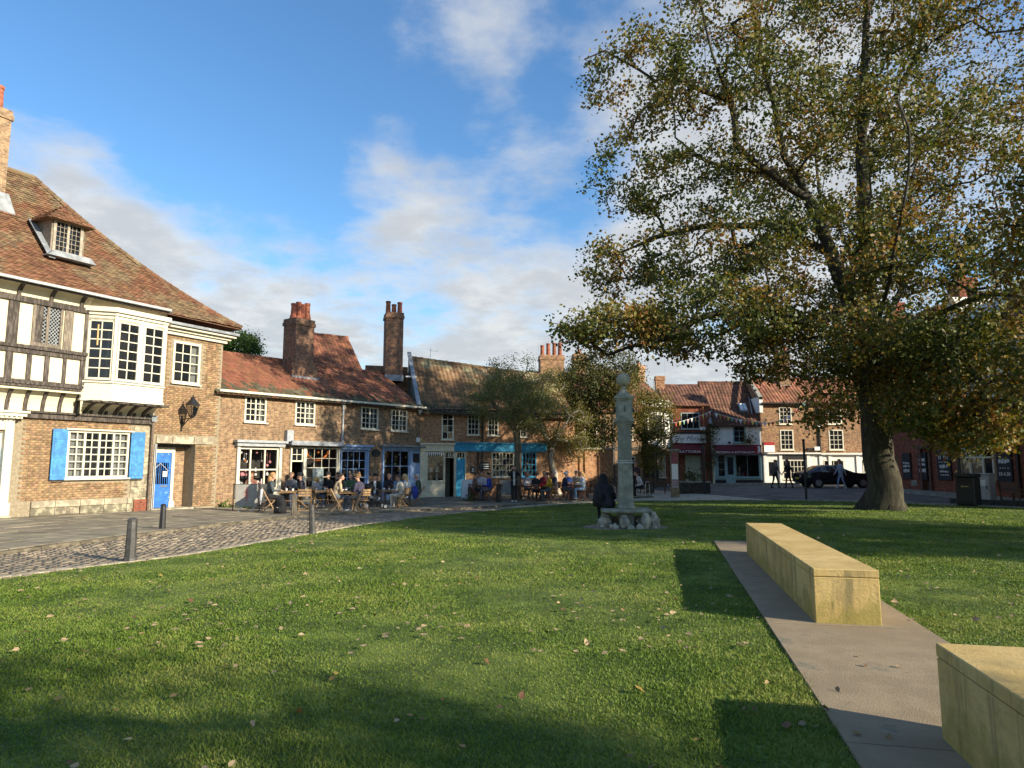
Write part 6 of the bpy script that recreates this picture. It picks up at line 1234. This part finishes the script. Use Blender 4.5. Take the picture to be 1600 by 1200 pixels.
for (o, sk, hc, base, head, size, label, mats, hair, style, hat) in PEOPLE:
    ev = o.evaluated_get(dg); m_ = ev.to_mesh(); nv = len(m_.vertices); V = np.empty(nv * 3, np.float32); m_.vertices.foreach_get('co', V); V = V.reshape(-1, 3).astype(float); Fq = [tuple(p.vertices) for p in m_.polygons]; ev.to_mesh_clear()
    caps = [c for c in sk if not isinstance(c[0], str)]; cen = np.array([V[list(f)].mean(0) for f in Fq]); best = np.full(len(cen), 9.); idx = np.zeros(len(cen), int)
    for p, q, r0, r1, k in caps:
        d = q - p; t = np.clip(((cen - p) @ d) / max(d @ d, 1e-9), 0, 1); ds = np.linalg.norm(cen - p - t[:, None] * d, axis=1) - (r0 + (r1 - r0) * t); up = ds < best; best[up] = ds[up]; idx[up] = k
    if mats[4] is not mats[1]: idx[(idx == 1) & (np.abs(cen[:, 0]) < .055) & (cen[:, 1] > .02)] = 4
    fb = MB()
    for c in sk:
        if isinstance(c[0], str):
            _, pm, d, sx, _k = c; side = np.cross(d, arr(0, 0, 1)); side /= max(np.linalg.norm(side), 1e-6); dn = np.cross(side, d)
            for q, (off, L) in enumerate(((-.024, .062), (-.008, .07), (.008, .066), (.024, .052))): a = pm + side * off; b = a + d * L * .6 - dn * .004; e_ = b + d * L * .4 + dn * (-.02 if dn[2] > 0 else .02); fb.tube([a, b, e_], [.0095, .009, .007], 5)
            th = pm - d * .035 + side * (-sx * .028); fb.tube([th, th + side * (-sx * .03) + d * .025, th + side * (-sx * .036) + d * .055], [.011, .010, .008], 5)
    F2 = Fq + [tuple(i + nv for i in f) for f in fb.f]; me = bpy.data.meshes.new('person'); me.from_pydata([tuple(v) for v in V] + fb.v, [], F2); me.polygons.foreach_set('material_index', list(idx) + [0] * len(fb.f)); me.shade_smooth()
    for m in mats: me.materials.append(m)
    o.modifiers.clear(); o.data = me; o.location = base; o.rotation_euler = (0, 0, head - math.pi / 2); o.scale = (size,) * 3; tag(o, label, 'person')
    hm = cloth(hair); h = MB(); c0 = hc + arr(0, -.02, .035)
    if style == 'hood': h.lathe([(.30, -.80), (.33, -.62), (.29, -.45), (.235, -.30), (.215, -.2), (.15, -.10), (.125, -.02), (.12, .06), (.08, .13), (.002, .155)], 14, tuple(hc + arr(0, -.07, .0)), 0, 1, .85)
    elif style == 'curly':
        for k in range(40): a = k * 2.4; zz_ = 1 - 2 * ((k + .5) / 40) * .75; r = math.sqrt(max(0, 1 - zz_ * zz_)); h.ball(tuple(c0 + arr(r * math.cos(a) * .11, r * math.sin(a) * .10 - .035, zz_ * .10)), .045, 6, 4)
    else:
        n, mm = 14, 7
        for i in range(mm + 1):                           # a cap of hair open at the face
            t = i / mm * (2.0 if style == 'long' else 1.75)
            for k in range(n):
                a = 2 * math.pi * k / n; front = max(0, math.sin(a)); tt = t * (1 - .52 * front); r = math.sin(tt); h.v.append(tuple(c0 + arr(r * math.cos(a) * .112, r * math.sin(a) * .125 - .012, math.cos(tt) * .115)))
        for i in range(mm):
            for k in range(n): h.f.append((i * n + k, i * n + (k + 1) % n, (i + 1) * n + (k + 1) % n, (i + 1) * n + k)); h.mi.append(0)
        if style == 'long': h.tube([tuple(c0 + arr(0, -.08, -.02)), tuple(c0 + arr(0, -.115, -.16)), tuple(c0 + arr(0, -.13, -.32))], [.085, .08, .04], 8)
        if style == 'bun': h.ball(tuple(c0 + arr(0, -.07, .11)), .05, 8, 6)
    h.build('hair' if style != 'hood' else 'hooded_coat', hm if style != 'hood' else BLACK, o, smooth=True)
    ey = MB()
    for sx in (-1, 1): ey.ball(tuple(hc + arr(sx * .034, .082, .012)), .012, 6, 4)
    ey.build('eyes', IRON, o); MB().box(hc[0] - .024, hc[0] + .024, hc[1] + .084, hc[1] + .092, hc[2] - .072, hc[2] - .064).build('mouth', mat('lip', (.30, .12, .10), .6), o)
    if hat: MB().lathe([(.122, .045), (.125, .07), (.11, .13), (.06, .165), (.002, .17)], 12, tuple(hc + arr(0, -.02, 0)), 0, .95, 1.08).prism([(-.08, .08), (.08, .08), (.06, .2), (-.06, .2)], hc[2] + .045, hc[2] + .06, 'z').build('cap', cloth(hat), o)
# ================================================================== other things by the cafe
p = at(384, 802); E = empty('cafe_screen', (p.x, p.y, p.z + .08), R(8), 'grey canvas cafe screen with red emblem between black posts', 'screen')
for x in (-.46, .46): MB().tube([(x, 0, 0), (x, 0, 1.0)], .02, 8).build('post', IRON, E); MB().lathe([(.2, 0), (.2, .02), (.03, .035)], 14, (x, 0, 0)).build('foot', IRON, E)
CANV = mat('grey_canvas', (.30, .29, .26), .9, .08, 6); part('canvas', CANV, E, (-.39, .39, -.012, .012, .16, .96)); MB().tube([(-.46, 0, .97), (.46, 0, .97)], .012, 6).build('rail', IRON, E)
EMB = mat('emblem_red', (.42, .10, .09), .8, .08); em = MB()
for k, (w_, z) in enumerate(((.02, .86), (.05, .80), (.10, .74), (.12, .68), (.08, .62), (.11, .56), (.09, .50), (.04, .44), (.06, .38))): em.prism([(-w_, z), (0, z + .025), (w_, z), (0, z - .025)], -.016, -.0125)
em.build('emblem', EMB, E)
for x in (-.25, .2): MB().bar((x, -.1, .0), (x + .1, .02, .16), .025).build('stay', CERAM, E)
p2 = at(402, 797); E = empty('side_screen', (p2.x, p2.y, p2.z + .08), R(75), 'plain dark cafe screen running back beside the person with long hair', 'screen'); 
for x in (0, 1.0): MB().tube([(x, 0, 0), (x, 0, 1.0)], .02, 8).build('post', IRON, E); MB().lathe([(.2, 0), (.2, .02), (.03, .035)], 14, (x, 0, 0)).build('foot', IRON, E)
part('canvas', mat('dark_canvas', (.06, .06, .06), .9), E, (.05, .95, -.01, .01, .18, .94))
def drape(label, px, py, head, col, h0=.84, name='jacket'):
    p = at(px, py); E = empty(name, (p.x, p.y, T(p.x, p.y) + .08), head - math.pi / 2, label, 'coat'); mb = MB(); n = 9; rows = [(-.26, .3), (-.30, .55), (-.285, .78), (-.262, .885), (-.235, .80), (-.22, .55)]
    for i, (y, z) in enumerate(rows):
        for k in range(n): x = -.22 + .44 * k / (n - 1); mb.v.append((x * (1 + .12 * (z < .5)), y - .02 * math.sin(k * 1.9 + i) - (.03 if z < .6 else 0), z + .03 * math.sin(k * 1.3) * (z < .4)))
    for i in range(len(rows) - 1):
        for k in range(n - 1): mb.f.append((i * n + k, i * n + k + 1, (i + 1) * n + k + 1, (i + 1) * n + k)); mb.mi.append(0)
    mb.build('fabric', cloth(col), E, smooth=True, fix=False); mb2 = MB()
    for sx in (-1, 1): mb2.tube([(sx * .22, -.27, .82), (sx * .26, -.29, .6), (sx * .25, -.30, .38)], [.05, .045, .04], 7)
    mb2.build('sleeves', cloth(col), E, smooth=True)
drape('pale grey jacket hung over the chair of the person with long hair', 420, 804, R(20), (.45, .47, .52)); drape('bright blue coat hung over the chair back by the pale blue door', 639, 793, R(170), (.03, .06, .34), name='coat')
# two empty chairs
put(CH, at(476, 806), R(100) - math.pi / 2, 'empty folding wooden chair in front of the first cafe table', 'chair', 'cafe chairs')
put(CHR, at(775, 785), R(150) - math.pi / 2, 'empty dark red folding chair right of the blue jacket', 'chair', 'cafe chairs')
p = at(437, 806); E = empty('backpack', (p.x, p.y, p.z + .08), R(-20), 'black backpack standing on the pavement under the first table', 'bag')
bm = bmesh.new(); bmesh.ops.create_cube(bm, size=1); bmesh.ops.subdivide_edges(bm, edges=bm.edges, cuts=3, use_grid_fill=True)
for v in bm.verts: r = v.co.length; v.co = Vector((v.co.x * .40 * (1 - .25 * (v.co.z + .5) ** 2), v.co.y * .26 * (1 - .3 * abs(v.co.x)), (v.co.z + .5) * .50)) * (1.06 - .12 * abs(v.co.x * v.co.y) * 4)
me = bpy.data.meshes.new('bag_body'); bm.to_mesh(me); bm.free(); link('bag_body', me, BLACK, E, True); part('pocket', BLACK, E, (-.13, .13, -.17, -.10, .05, .26), bev=.03); part('logo_patch', CERAM, E, (.0, .06, -.178, -.172, .2, .22)); MB().tube([(-.05, 0, .48), (0, 0, .55), (.05, 0, .48)], .012, 6).build('handle', BLACK, E)
# pushchair
p = at(583, 799); E = empty('pushchair', (p.x, p.y, p.z + .08), R(-60), 'black pushchair parked before the person in the open black jacket', 'pushchair')
fr = MB()
for sx in (-1, 1): fr.tube([(sx * .22, .45, .18), (sx * .22, -.1, .62), (sx * .22, -.42, 1.02)], .014, 6).tube([(sx * .22, -.38, .16), (sx * .22, .12, .62)], .014, 6)
fr.tube([(-.22, -.42, 1.02), (.22, -.42, 1.02)], .016, 6).tube([(-.24, -.38, .16), (.24, -.38, .16)], .012, 6); fr.build('frame', IRON, E)
for x, y, r in ((-.25, -.38, .16), (.25, -.38, .16), (-.2, .45, .12), (.2, .45, .12)):
    wx = Matrix.Translation((x, y, r)) @ Matrix.Rotation(math.pi / 2, 4, 'Y'); wh = MB().lathe([(r * .72, -.02), (r, -.02), (r, .02), (r * .72, .02), (r * .72, -.02)], 16).build('wheel', RUBBER, E, xf=wx); MB().lathe([(r * .6, -.008), (r * .6, .008)], 12).build('rim', PIPE, wh, xf=wx)
MB().prism([(.15, .42), (-.2, .45), (-.32, .92), (-.25, .95), (-.12, .52), (.17, .50)], -.18, .18, 'x').build('seat', cloth((.10, .11, .13)), E); MB().lathe([(.26, 0), (.25, .12), (.17, .22), (.02, .26)], 12, (0, -.2, .78), 0, .8, 1).build('hood', BLACK, E, smooth=True); part('basket', BLACK, E, (-.18, .18, -.3, .2, .2, .32)); part('blanket', cloth((.35, .45, .62)), E, (-.12, .12, .1, .25, .35, .47), bev=.03)
# white board, grey screen, red bag
p = at(732, 782); E = empty('notice_board', (p.x, p.y, p.z + .08), R(10), 'blank white easel board beside the wooden stump', 'board'); 
for s_ in (-1, 1): MB().prism([(s_ * .22, 0.02), (s_ * .20, .02), (0, 1.0), (s_ * .02, 1.0)], -.38, .38, 'x').build('panel', mat('pale_board', (.55, .57, .58), .6, .05), E)
MB().bar((-.36, -.12, .3), (-.36, .12, .3), .02).build('stay', IRON, E)
p = at(791, 781); E = empty('grey_screen', (p.x, p.y, p.z + .08), R(5), 'grey fabric screen behind the person with the phone', 'screen'); part('canvas', CANV, E, (-.35, .35, -.01, .01, .15, .95))
for x in (-.4, .4): MB().tube([(x, 0, 0), (x, 0, 1.0)], .02, 8).build('post', IRON, E); MB().lathe([(.18, 0), (.18, .02), (.03, .035)], 12, (x, 0, 0)).build('foot', IRON, E)
p = at(850, 786); E = empty('red_bag', (p.x, p.y, p.z + .08 + .74), 0, 'red bag on the table beside the mustard coat', 'bag'); part('bag_body', cloth((.45, .02, .03)), E, (-.2, .2, -.1, .1, 0, .16), bev=.03); MB().tube([(-.1, 0, .15), (0, 0, .26), (.1, 0, .15)], .012, 6).build('handle', cloth((.45, .02, .03)), E)

# ================================================================== bicycles
def make_bike():
    E = empty('bicycle', (0, 0, 0))
    for x in (-.52, .52):
        wx = Matrix.Translation((x, 0, .34)) @ Matrix.Rotation(math.pi / 2, 4, 'X'); ty = MB(); n = 24
        ty.tube([(.335 * math.cos(a), .335 * math.sin(a), 0) for a in np.linspace(0, 2 * math.pi, n + 1)], .018, 6, cap=False); w_ = ty.build('wheel', RUBBER, E, xf=wx); spk = MB()
        for k in range(12): a = math.pi * k / 6; spk.bar((0, 0, 0), (.32 * math.cos(a), .32 * math.sin(a), 0), .006)
        spk.build('spokes', STEEL, w_, xf=wx)
    bb, sd_, hd, hb = (-.1, 0, .30), (-.22, 0, .82), (.36, 0, .80), (.34, 0, .92)
    MB().tube([bb, sd_], .017, 6).tube([bb, (.38, 0, .68)], .02, 6).tube([(-.2, 0, .76), hd], .018, 6).tube([(-.52, 0, .34), bb], .012, 6).tube([(-.52, 0, .34), (-.2, 0, .74)], .011, 6).tube([(.52, 0, .34), (.40, 0, .62), hb], .016, 6).build('frame', cloth((.03, .05, .05)), E)
    MB().tube([(.22, -.28, .98), (.34, -.16, .97), (.34, .16, .97), (.22, .28, .98)], .013, 6).tube([hb, (.34, 0, .98)], .014, 6).build('handlebar', IRON, E); MB().prism([(-.36, -.07), (-.36, .07), (-.2, .05), (-.08, .015), (-.08, -.015), (-.2, -.05)], .85, .90, 'z').build('saddle', RUBBER, E)
    MB().lathe([(.09, -.01), (.09, .01)], 14).build('chainring', STEEL, E, xf=Matrix.Translation((-.1, -.05, .30)) @ Matrix.Rotation(math.pi / 2, 4, 'X')); MB().bar((-.1, -.08, .3), (-.03, -.08, .16), .02).bar((-.1, .08, .3), (-.17, .08, .44), .02).build('cranks', STEEL, E); part('pedal', RUBBER, E, (-.08, .02, -.15, -.08, .14, .17)); return E
BK = make_bike()
for px, py, a, lb in ((927, 772, 20, 'leftmost bicycle in the rack beside the garden wall'), (936, 772, 75, 'second bicycle in the rack beside the garden wall'), (945, 771, 40, 'third bicycle in the crowded rack by the garden wall'), (952, 773, 110, 'bicycle at the rack nearest the black coat'), (960, 771, 60, 'last bicycle in the rack half hidden by the sundial'), (999, 774, 6, 'bicycle parked side-on right of the sundial')):
    p = at(px, py); o = put(BK, p, R(a), lb, 'bicycle', 'bicycles parked by the square'); o.location.z = T(p.x, p.y) + .01; o.rotation_euler = (R(6), 0, R(a))
p = at(1012, 774); E = empty('bicycle_stand', p, R(60), 'grey hooped bicycle stand right of the parked bicycle', 'stand'); MB().tube([(-.35, 0, 0), (-.35, 0, .6), (-.25, 0, .74), (.25, 0, .74), (.35, 0, .6), (.35, 0, 0)], .025, 8).build('hoop', STEEL, E); part('base_plates', STEEL, E, (-.42, -.28, -.07, .07, 0, .01), (.28, .42, -.07, .07, 0, .01))
# ================================================================== square furniture on the right
def park_bench(px, py, rz, label):
    p = at(px, py); E = empty('park_bench', p, rz, label, 'bench', 'wooden park benches')
    for k in range(5): part('seat_slat', WOODD, E, (-.8, .8, -.2 + k * .09, -.125 + k * .09, .43, .455))
    for k in range(4): part('back_slat', WOODD, E, (-.8, .8, .25 + k * .02, .275 + k * .02, .52 + k * .1, .59 + k * .1))
    for x in (-.7, .7): MB().bar((x, -.18, 0), (x, -.18, .62), .06).build('leg', WOODD, E); MB().bar((x, .26, 0), (x, .34, .9), .06).build('leg', WOODD, E); MB().bar((x, -.2, .64), (x, .3, .64), .06).build('armrest', WOODD, E)
park_bench(1020, 771, R(-10), 'wooden park bench behind the hooped bicycle stand'); park_bench(1592, 789, R(80), 'dark wooden park bench at the right edge before the pub')
p = at(1055, 777); E = empty('information_post', p, R(-8), 'slim information post with map panels on the pale paving', 'sign'); part('pillar', mat('dull_bronze', (.20, .15, .09), .6, .2), E, (-.22, .22, -.09, .09, 0, 2.45)); part('cap', STONEG, E, (-.27, .27, -.13, .13, 2.451, 2.53))
part('map_panel', LETTER, E, (-.15, .17, -.1, -.091, .95, 1.75)); part('red_panel', mat('dull_red_panel', (.30, .08, .09), .6), E, (-.15, .17, -.1, -.091, 1.76, 2.35)); part('lower_panel', mat('grey_panel', (.35, .30, .30), .6), E, (-.15, .17, -.1, -.091, .5, .94))
for k in range(4): part('map_line', MAT['dull_red_panel'], E, (-.12, .10 + .02 * k, -.104, -.101, .6 + .09 * k, .63 + .09 * k))
p = at(1082, 771); E = empty('planter_wall', p, R(-5), 'low dark brick planter wall before the red-brick cafe', 'planter'); wallp = part('wall', mat('sooty_brick', (.05, .045, .035), .9, .3, 6, .3), E, (-.95, .95, -.35, .35, -.1, .62)); part('coping', STONEG, E, (-1.0, 1.0, -.4, .4, .621, .69)); 
shrub('planter_shrub', 'dark shrub growing in the low brick planter', np.array(p) + rng.normal(0, 1, (420, 3)) * (.42, .16, .18) + (0, 0, .95), .1, .11, LF_DARK, p + Vector((0, 0, .68)), 6, seed=9)
p = at(1515, 791); E = empty('litter_bin', p, R(-55), 'black litter bin with closed lid at the lawn corner', 'bin'); BINM = mat('black_plastic', (.018, .02, .02), .5, .2, 6)
part('body', BINM, E, (-.33, .33, -.3, .3, .05, 1.12), bev=.03); part('lid', BINM, E, (-.36, .36, -.33, .33, 1.125, 1.27), bev=.03); part('door_panel', BINM, E, (-.26, .26, -.325, -.301, .15, .85), bev=.015); part('aperture', DARKIN, E, (-.22, .22, -.315, -.301, .92, 1.07)); part('gold_mark', mat('gold_paint', (.45, .36, .12), .5), E, (-.12, -.06, -.331, -.326, .74, .80), (-.03, .14, -.331, -.326, .755, .785)); part('base', BINM, E, (-.34, .34, -.31, .31, 0, .045))
p = at(1541, 785); E = empty('service_cabinet', (p.x, p.y, p.z + .1), R(-60), 'pale grey service cabinet beside the litter bin', 'cabinet'); part('case', mat('grey_cabinet_paint', (.42, .43, .42), .5, .08), E, (-.3, .3, -.25, .25, 0, 1.05), bev=.02); part('sloped_top', MAT['grey_cabinet_paint'], E, (-.33, .33, -.28, .28, 1.055, 1.12), bev=.02); part('notice', LETTER, E, (-.15, .15, -.262, -.252, .6, .85)); part('handle', IRON, E, (.18, .21, -.28, -.252, .45, .6))
p = at(1506, 789) + Vector((.15, .35, 0)); E = empty('sign_post', p, R(-40), 'dark lamp post with small blue and white sign beside the litter bin', 'sign'); MB().tube([(0, 0, 0), (0, 0, 4.9)], [.075, .05], 8).build('shaft', IRON, E); part('sign_plate', LETTER, E, (-.16, .16, -.09, -.075, 2.05, 2.6)); part('blue_panel', mat('sign_blue', (.10, .18, .42), .5), E, (-.12, .12, -.096, -.091, 2.10, 2.36), (-.12, .12, -.096, -.091, 2.42, 2.55))
p = at(1575, 790); E = empty('low_kerb_wall', p, R(-52), 'low shadow-toned stone edging wall at the right lawn corner', 'wall')
for k in range(5): part('edging_block', mat('shadow_toned_stone', (.05, .05, .045), .9, .2, 6, .2), E, (-2.0 + k * .8, -1.21 + k * .8, -.15, .15, -.1, .20), bev=.012)  # shadow on the wall is put into this near-black stone colour
# ================================================================== bunting
FL = [cloth(c) for c in ((.70, .68, .64), (.62, .30, .05), (.60, .10, .06), (.65, .50, .08), (.20, .38, .30), (.62, .36, .34))]
def bunting(a, b, n, sag, label, size=.32):
    E = empty('bunting', a, 0, label, 'bunting', 'strings of bunting'); d = Vector(b) - Vector(a); f = lambda t: d * t - Vector((0, 0, sag * 4 * t * (1 - t))); MB().tube([f(t) for t in np.linspace(0, 1, 16)], .012, 4).build('cord', CERAM, E); ux = Vector((d.x, d.y, 0)).normalized()
    for k in range(n): c = f((k + .5) / n); w_ = ux * size * .42; MB().quad(c - w_, c + w_, c + Vector((random.gauss(0, .03), random.gauss(0, .05), -size))).build('flag', FL[k % 6], E, fix=False)
bunting(atd(1040, 663, 46), atd(1112, 642, 51.4), 12, .12, 'string of coloured bunting rising to the cafe corner'); bunting(atd(1116, 645, 51.4), atd(1192, 660, 51.4), 12, .12, 'string of coloured bunting across the pizzeria front'); bunting(atd(1192, 660, 51.2), atd(1260, 625, 50.5), 11, .5, 'string of coloured bunting climbing past the mottled brick house')
# ================================================================== parked car
p = at(1312, 763); E = empty('parked_car', (p.x + .3, p.y + 1.4, T(p.x, p.y)), math.pi + R(2), 'dark saloon car parked before the white shopfronts', 'car')
CARP = mat('black_car_paint', (.012, .013, .016), .18, .1, 3, spec=.7); st = [(-2.38, .62, .45, .72, .72), (-2.2, .80, .28, .80, .80), (-1.7, .88, .22, .88, .90), (-1.0, .90, .20, .93, .96), (-.55, .90, .20, .95, 1.16), (.0, .91, .20, .96, 1.40), (.6, .91, .20, .97, 1.44), (1.2, .90, .20, .98, 1.36), (1.75, .88, .22, .98, 1.10), (2.1, .85, .26, .97, 1.0), (2.38, .72, .40, .86, .88)]
cb_ = MB(); R_ = []
for x, w_, zb, zl, zr in st: g = max(0, zr - zl); wt = w_ - .28 * min(1, g / .4); R_.append([(x, -w_ * .92, zb), (x, -w_, zb + .18), (x, -w_, zl - .08), (x, -w_ * .97, zl), (x, -wt, zr - .03 * (g > .05)), (x, -wt * .6, zr + .02), (x, wt * .6, zr + .02), (x, wt, zr - .03 * (g > .05)), (x, w_ * .97, zl), (x, w_, zl - .08), (x, w_, zb + .18), (x, w_ * .92, zb)])
n = 12
for r_ in R_: cb_.v += r_
for i in range(len(R_) - 1):
    for k in range(n): cb_.f.append((i * n + k, i * n + (k + 1) % n, (i + 1) * n + (k + 1) % n, (i + 1) * n + k)); cb_.mi.append(0)
cb_.f += [tuple(range(n)), tuple((len(R_) - 1) * n + k for k in range(n))[::-1]]; cb_.mi += [0, 0]; cb_.build('body', CARP, E, smooth=True)
CG = mat('car_glass', (.02, .025, .03), .08, .05, spec=.8)
for s_ in (-1, 1):
    k0, k1 = (3, 4) if s_ < 0 else (8, 7)
    for nm, i0, i1 in (('side_window', 4, 5), ('side_window', 5, 6), ('side_window', 6, 7)):
        q = [Vector(R_[i0][k0]), Vector(R_[i1][k0]), Vector(R_[i1][k1]), Vector(R_[i0][k1])]; c = sum(q, Vector()) / 4; MB().quad(*[c + (v - c) * .86 + Vector((0, s_ * .012, 0)) for v in q]).build(nm, CG, E, fix=False)
    for x in (-1.45, 1.42):
        wx = Matrix.Translation((x, s_ * .80, .33)) @ Matrix.Rotation(math.pi / 2, 4, 'X'); wh = MB().lathe([(.2, -.12), (.33, -.12), (.345, -.06), (.345, .06), (.33, .12), (.2, .12)], 20).build('wheel', RUBBER, E, xf=wx); MB().lathe([(.21, -.125), (.21, .125)], 16).build('rim', STEEL, wh, xf=wx)
    part('tail_light', mat('tail_red', (.35, .01, .01), .3), E, (2.22, 2.37, s_ * .55 - .12, s_ * .55 + .12, .74, .86)); part('headlight', STEEL, E, (-2.37, -2.24, s_ * .52 - .13, s_ * .52 + .13, .58, .70)); part('wing_mirror', CARP, E, (-.62, -.5, s_ * .98 - .07, s_ * .98 + .07, .96, 1.08), bev=.02)
for i0, i1, nm in ((3, 5, 'windscreen'), (7, 8, 'rear_window')): q = [Vector(R_[i0][5]), Vector(R_[i1][5]), Vector(R_[i1][6]), Vector(R_[i0][6])]; MB().quad(*[v + Vector((0, 0, .025)) for v in q]).build(nm, CG, E, fix=False)
part('number_plate', mat('plate_yellow', (.55, .42, .05), .5), E, (2.385, 2.395, -.26, .26, .55, .66))
# ================================================================== grass and fallen leaves
gr = np.random.default_rng(17)
def on_lawn(x, y, pad=.0):
    ok = (y > -2) & (y < 34) & (x > np.interp(y, LL[:, 1], LL[:, 0]) + pad) & (x < np.interp(y, LR[:, 1], LR[:, 0]) - pad)
    d = np.stack([x - P0[0], y - P0[1]], -1); s_, t_ = d @ PD, d @ PN; edge_ = .022 * np.sin(s_ * 9) + .016 * np.sin(s_ * 23) + gr.uniform(-.01, .05, len(np.atleast_1d(s_))); ok &= ~((t_ > .0 + edge_) & (t_ < 1.5 - edge_) & (s_ < 11.4)); ok &= np.hypot((x - 3.05) / 1.12, (y - 18.5) / .9) > 1; ok &= np.hypot(x - B0[0], y - B0[1]) > .8
    return ok
def sample(n, ymin, ymax, pw=1.):                         # density falls off with distance
    u = gr.uniform(0, 1, n); y = ymin * (ymax / ymin) ** u; x = gr.uniform(-1.05, 1.05, n) * (y * .80 + 1.2); ok = on_lawn(x, y, .01); return x[ok], y[ok]
x, y = sample(800000, 2.0, 33.5); n = len(x); dist = np.hypot(x, y)
patch = np.sin(x * 1.3 + np.sin(y * .9)) * np.cos(y * 1.1 + .7 * np.sin(x * .6)); hgt = np.clip(.017 + .008 * patch + gr.normal(0, .005, n), .007, .045); wd_ = .0026 + dist * .0009
hgt = hgt * (1 + dist * .012)
a = gr.uniform(0, 2 * math.pi, n); lx_, ly_ = gr.normal(0, .55, n) * hgt, gr.normal(0, .55, n) * hgt; z0 = Tn(x, y) + .020 + .008 * (np.sin(x * 1.1 + .4 * y) * np.cos(y * .9) + .5 * np.sin(x * 2.3 - y * 1.7)) - .004
V = np.stack([np.stack([x - np.cos(a) * wd_, y - np.sin(a) * wd_, z0], 1), np.stack([x + np.cos(a) * wd_, y + np.sin(a) * wd_, z0], 1), np.stack([x + lx_, y + ly_, z0 + hgt], 1)], 1).reshape(-1, 3)
GRASS = bpy.data.materials.new('grass_blade'); GRASS.use_nodes = True; N = NT(GRASS.node_tree); g_ = N.n('ShaderNodeNewGeometry'); tcg = N.n('ShaderNodeTexCoord').outputs['Object']
rr_ = N.m('ADD', N.m('MULTIPLY', g_.outputs['Random Per Island'], .5), N.rng(N.noise(tcg, .65, 6, .68).outputs[0], .34, .66, 0, .55)); crp = N.n('ShaderNodeValToRGB', {0: rr_}); e = crp.color_ramp.elements
for i, (p_, c_) in enumerate(((.08, (.062, .108, .015)), (.40, (.118, .19, .023)), (.72, (.19, .26, .034)), (.98, (.27, .275, .07)))):
    if i > 1: e.new(.5)
    e[i].position = p_; e[i].color = c4(c_)
d_ = N.n('ShaderNodeBsdfPrincipled', {'Base Color': crp.outputs[0], 'Roughness': .6, 'Specular IOR Level': .25}); t_ = N.n('ShaderNodeBsdfTranslucent', {'Color': crp.outputs[0]}); N.n('ShaderNodeOutputMaterial', {0: N.n('ShaderNodeMixShader', {0: .3, 1: d_, 2: t_})})
go = link('grass', np_mesh('grass', V, np.arange(3 * n).reshape(-1, 3), 3), GRASS); tag(go, 'short mown green grass blades covering the lawn', 'grass', kind='stuff')
# fallen leaves: the larger ones as single things, the rest as litter
FLM = [mat('fallen_leaf_%d' % i, c, .7, .3, 20, isl=.3) for i, c in enumerate(((.22, .14, .06), (.30, .22, .12), (.14, .07, .03), (.27, .18, .04)))]
def leafmesh(k):
    r = np.random.default_rng(k); n = 7; V = []; 
    for i in range(n):
        t = i / (n - 1); w_ = .5 * math.sin(math.pi * t ** .75) * (1 + .15 * r.normal()); curl = .35 * (t - .5) ** 2 + .05 * r.normal(); V += [(t - .5, -w_ * .62, curl * .5 + .22 * w_), (t - .5, 0, curl * .5), (t - .5, w_ * .62, curl * .5 + .18 * w_)]
    F_ = [(i * 3 + j, i * 3 + j + 1, i * 3 + j + 4, i * 3 + j + 3) for i in range(n - 1) for j in range(2)]; me = np_mesh('fallen_leaf', np.array(V), np.array(F_)); me.materials.append(FLM[k % 4]); return me, np.array(V), np.array(F_)
LM = [leafmesh(k) for k in range(8)]
hot = [tuple(at(px, py))[:2] for px, py in ((298, 946), (640, 1132), (1090, 1172), (428, 1062), (1310, 1090), (520, 1072), (90, 1105), (1135, 962), (880, 960), (1340, 1160), (1180, 1122), (180, 1124), (330, 920), (1230, 1148), (1405, 1052), (1345, 1035), (1352, 1050), (700, 920), (1000, 1090), (760, 1045), (1290, 1120), (1390, 1166), (120, 950), (250, 905), (560, 950))]
xs, ys = sample(900, 3.2, 14); pts = hot + list(zip(xs, ys)); pts = pts[:180]
for i, (x_, y_) in enumerate(pts):
    o = bpy.data.objects.new('fallen_leaf', LM[gr.integers(8)][0]); COL.objects.link(o); s_ = float(gr.uniform(.035, .07)) * (1.25 if i < len(hot) else 1); onp = not bool(on_lawn(np.array([x_]), np.array([y_]))[0]); o.location = (x_, y_, T(x_, y_) + (.052 if onp else .056)); o.scale = (s_, s_, s_); o.rotation_euler = (float(gr.normal(0, .35)), float(gr.normal(0, .35)), float(gr.uniform(0, 6.3))); tag(o, 'dry curled fallen leaf lying on the near lawn or path', 'leaf', 'fallen leaves on the lawn')
xs, ys = sample(1500, 6, 33); Vs, Fs, b = [], [], 0
for x_, y_ in zip(xs, ys):
    me, v, f = LM[gr.integers(8)]; s_ = gr.uniform(.04, .085); M = TM(0, 0, 0, gr.uniform(0, 6.3), gr.normal(0, .4))[:3, :3]; Vs.append(v * s_ @ M.T + (x_, y_, T(x_, y_) + .058)); Fs.append(f + b); b += len(v)
lo_ = link('leaf_litter', np_mesh('leaf_litter', np.vstack(Vs), np.vstack(Fs)), FLM[1]); tag(lo_, 'small scattered dry leaves further out on the lawn', 'leaves', kind='stuff')
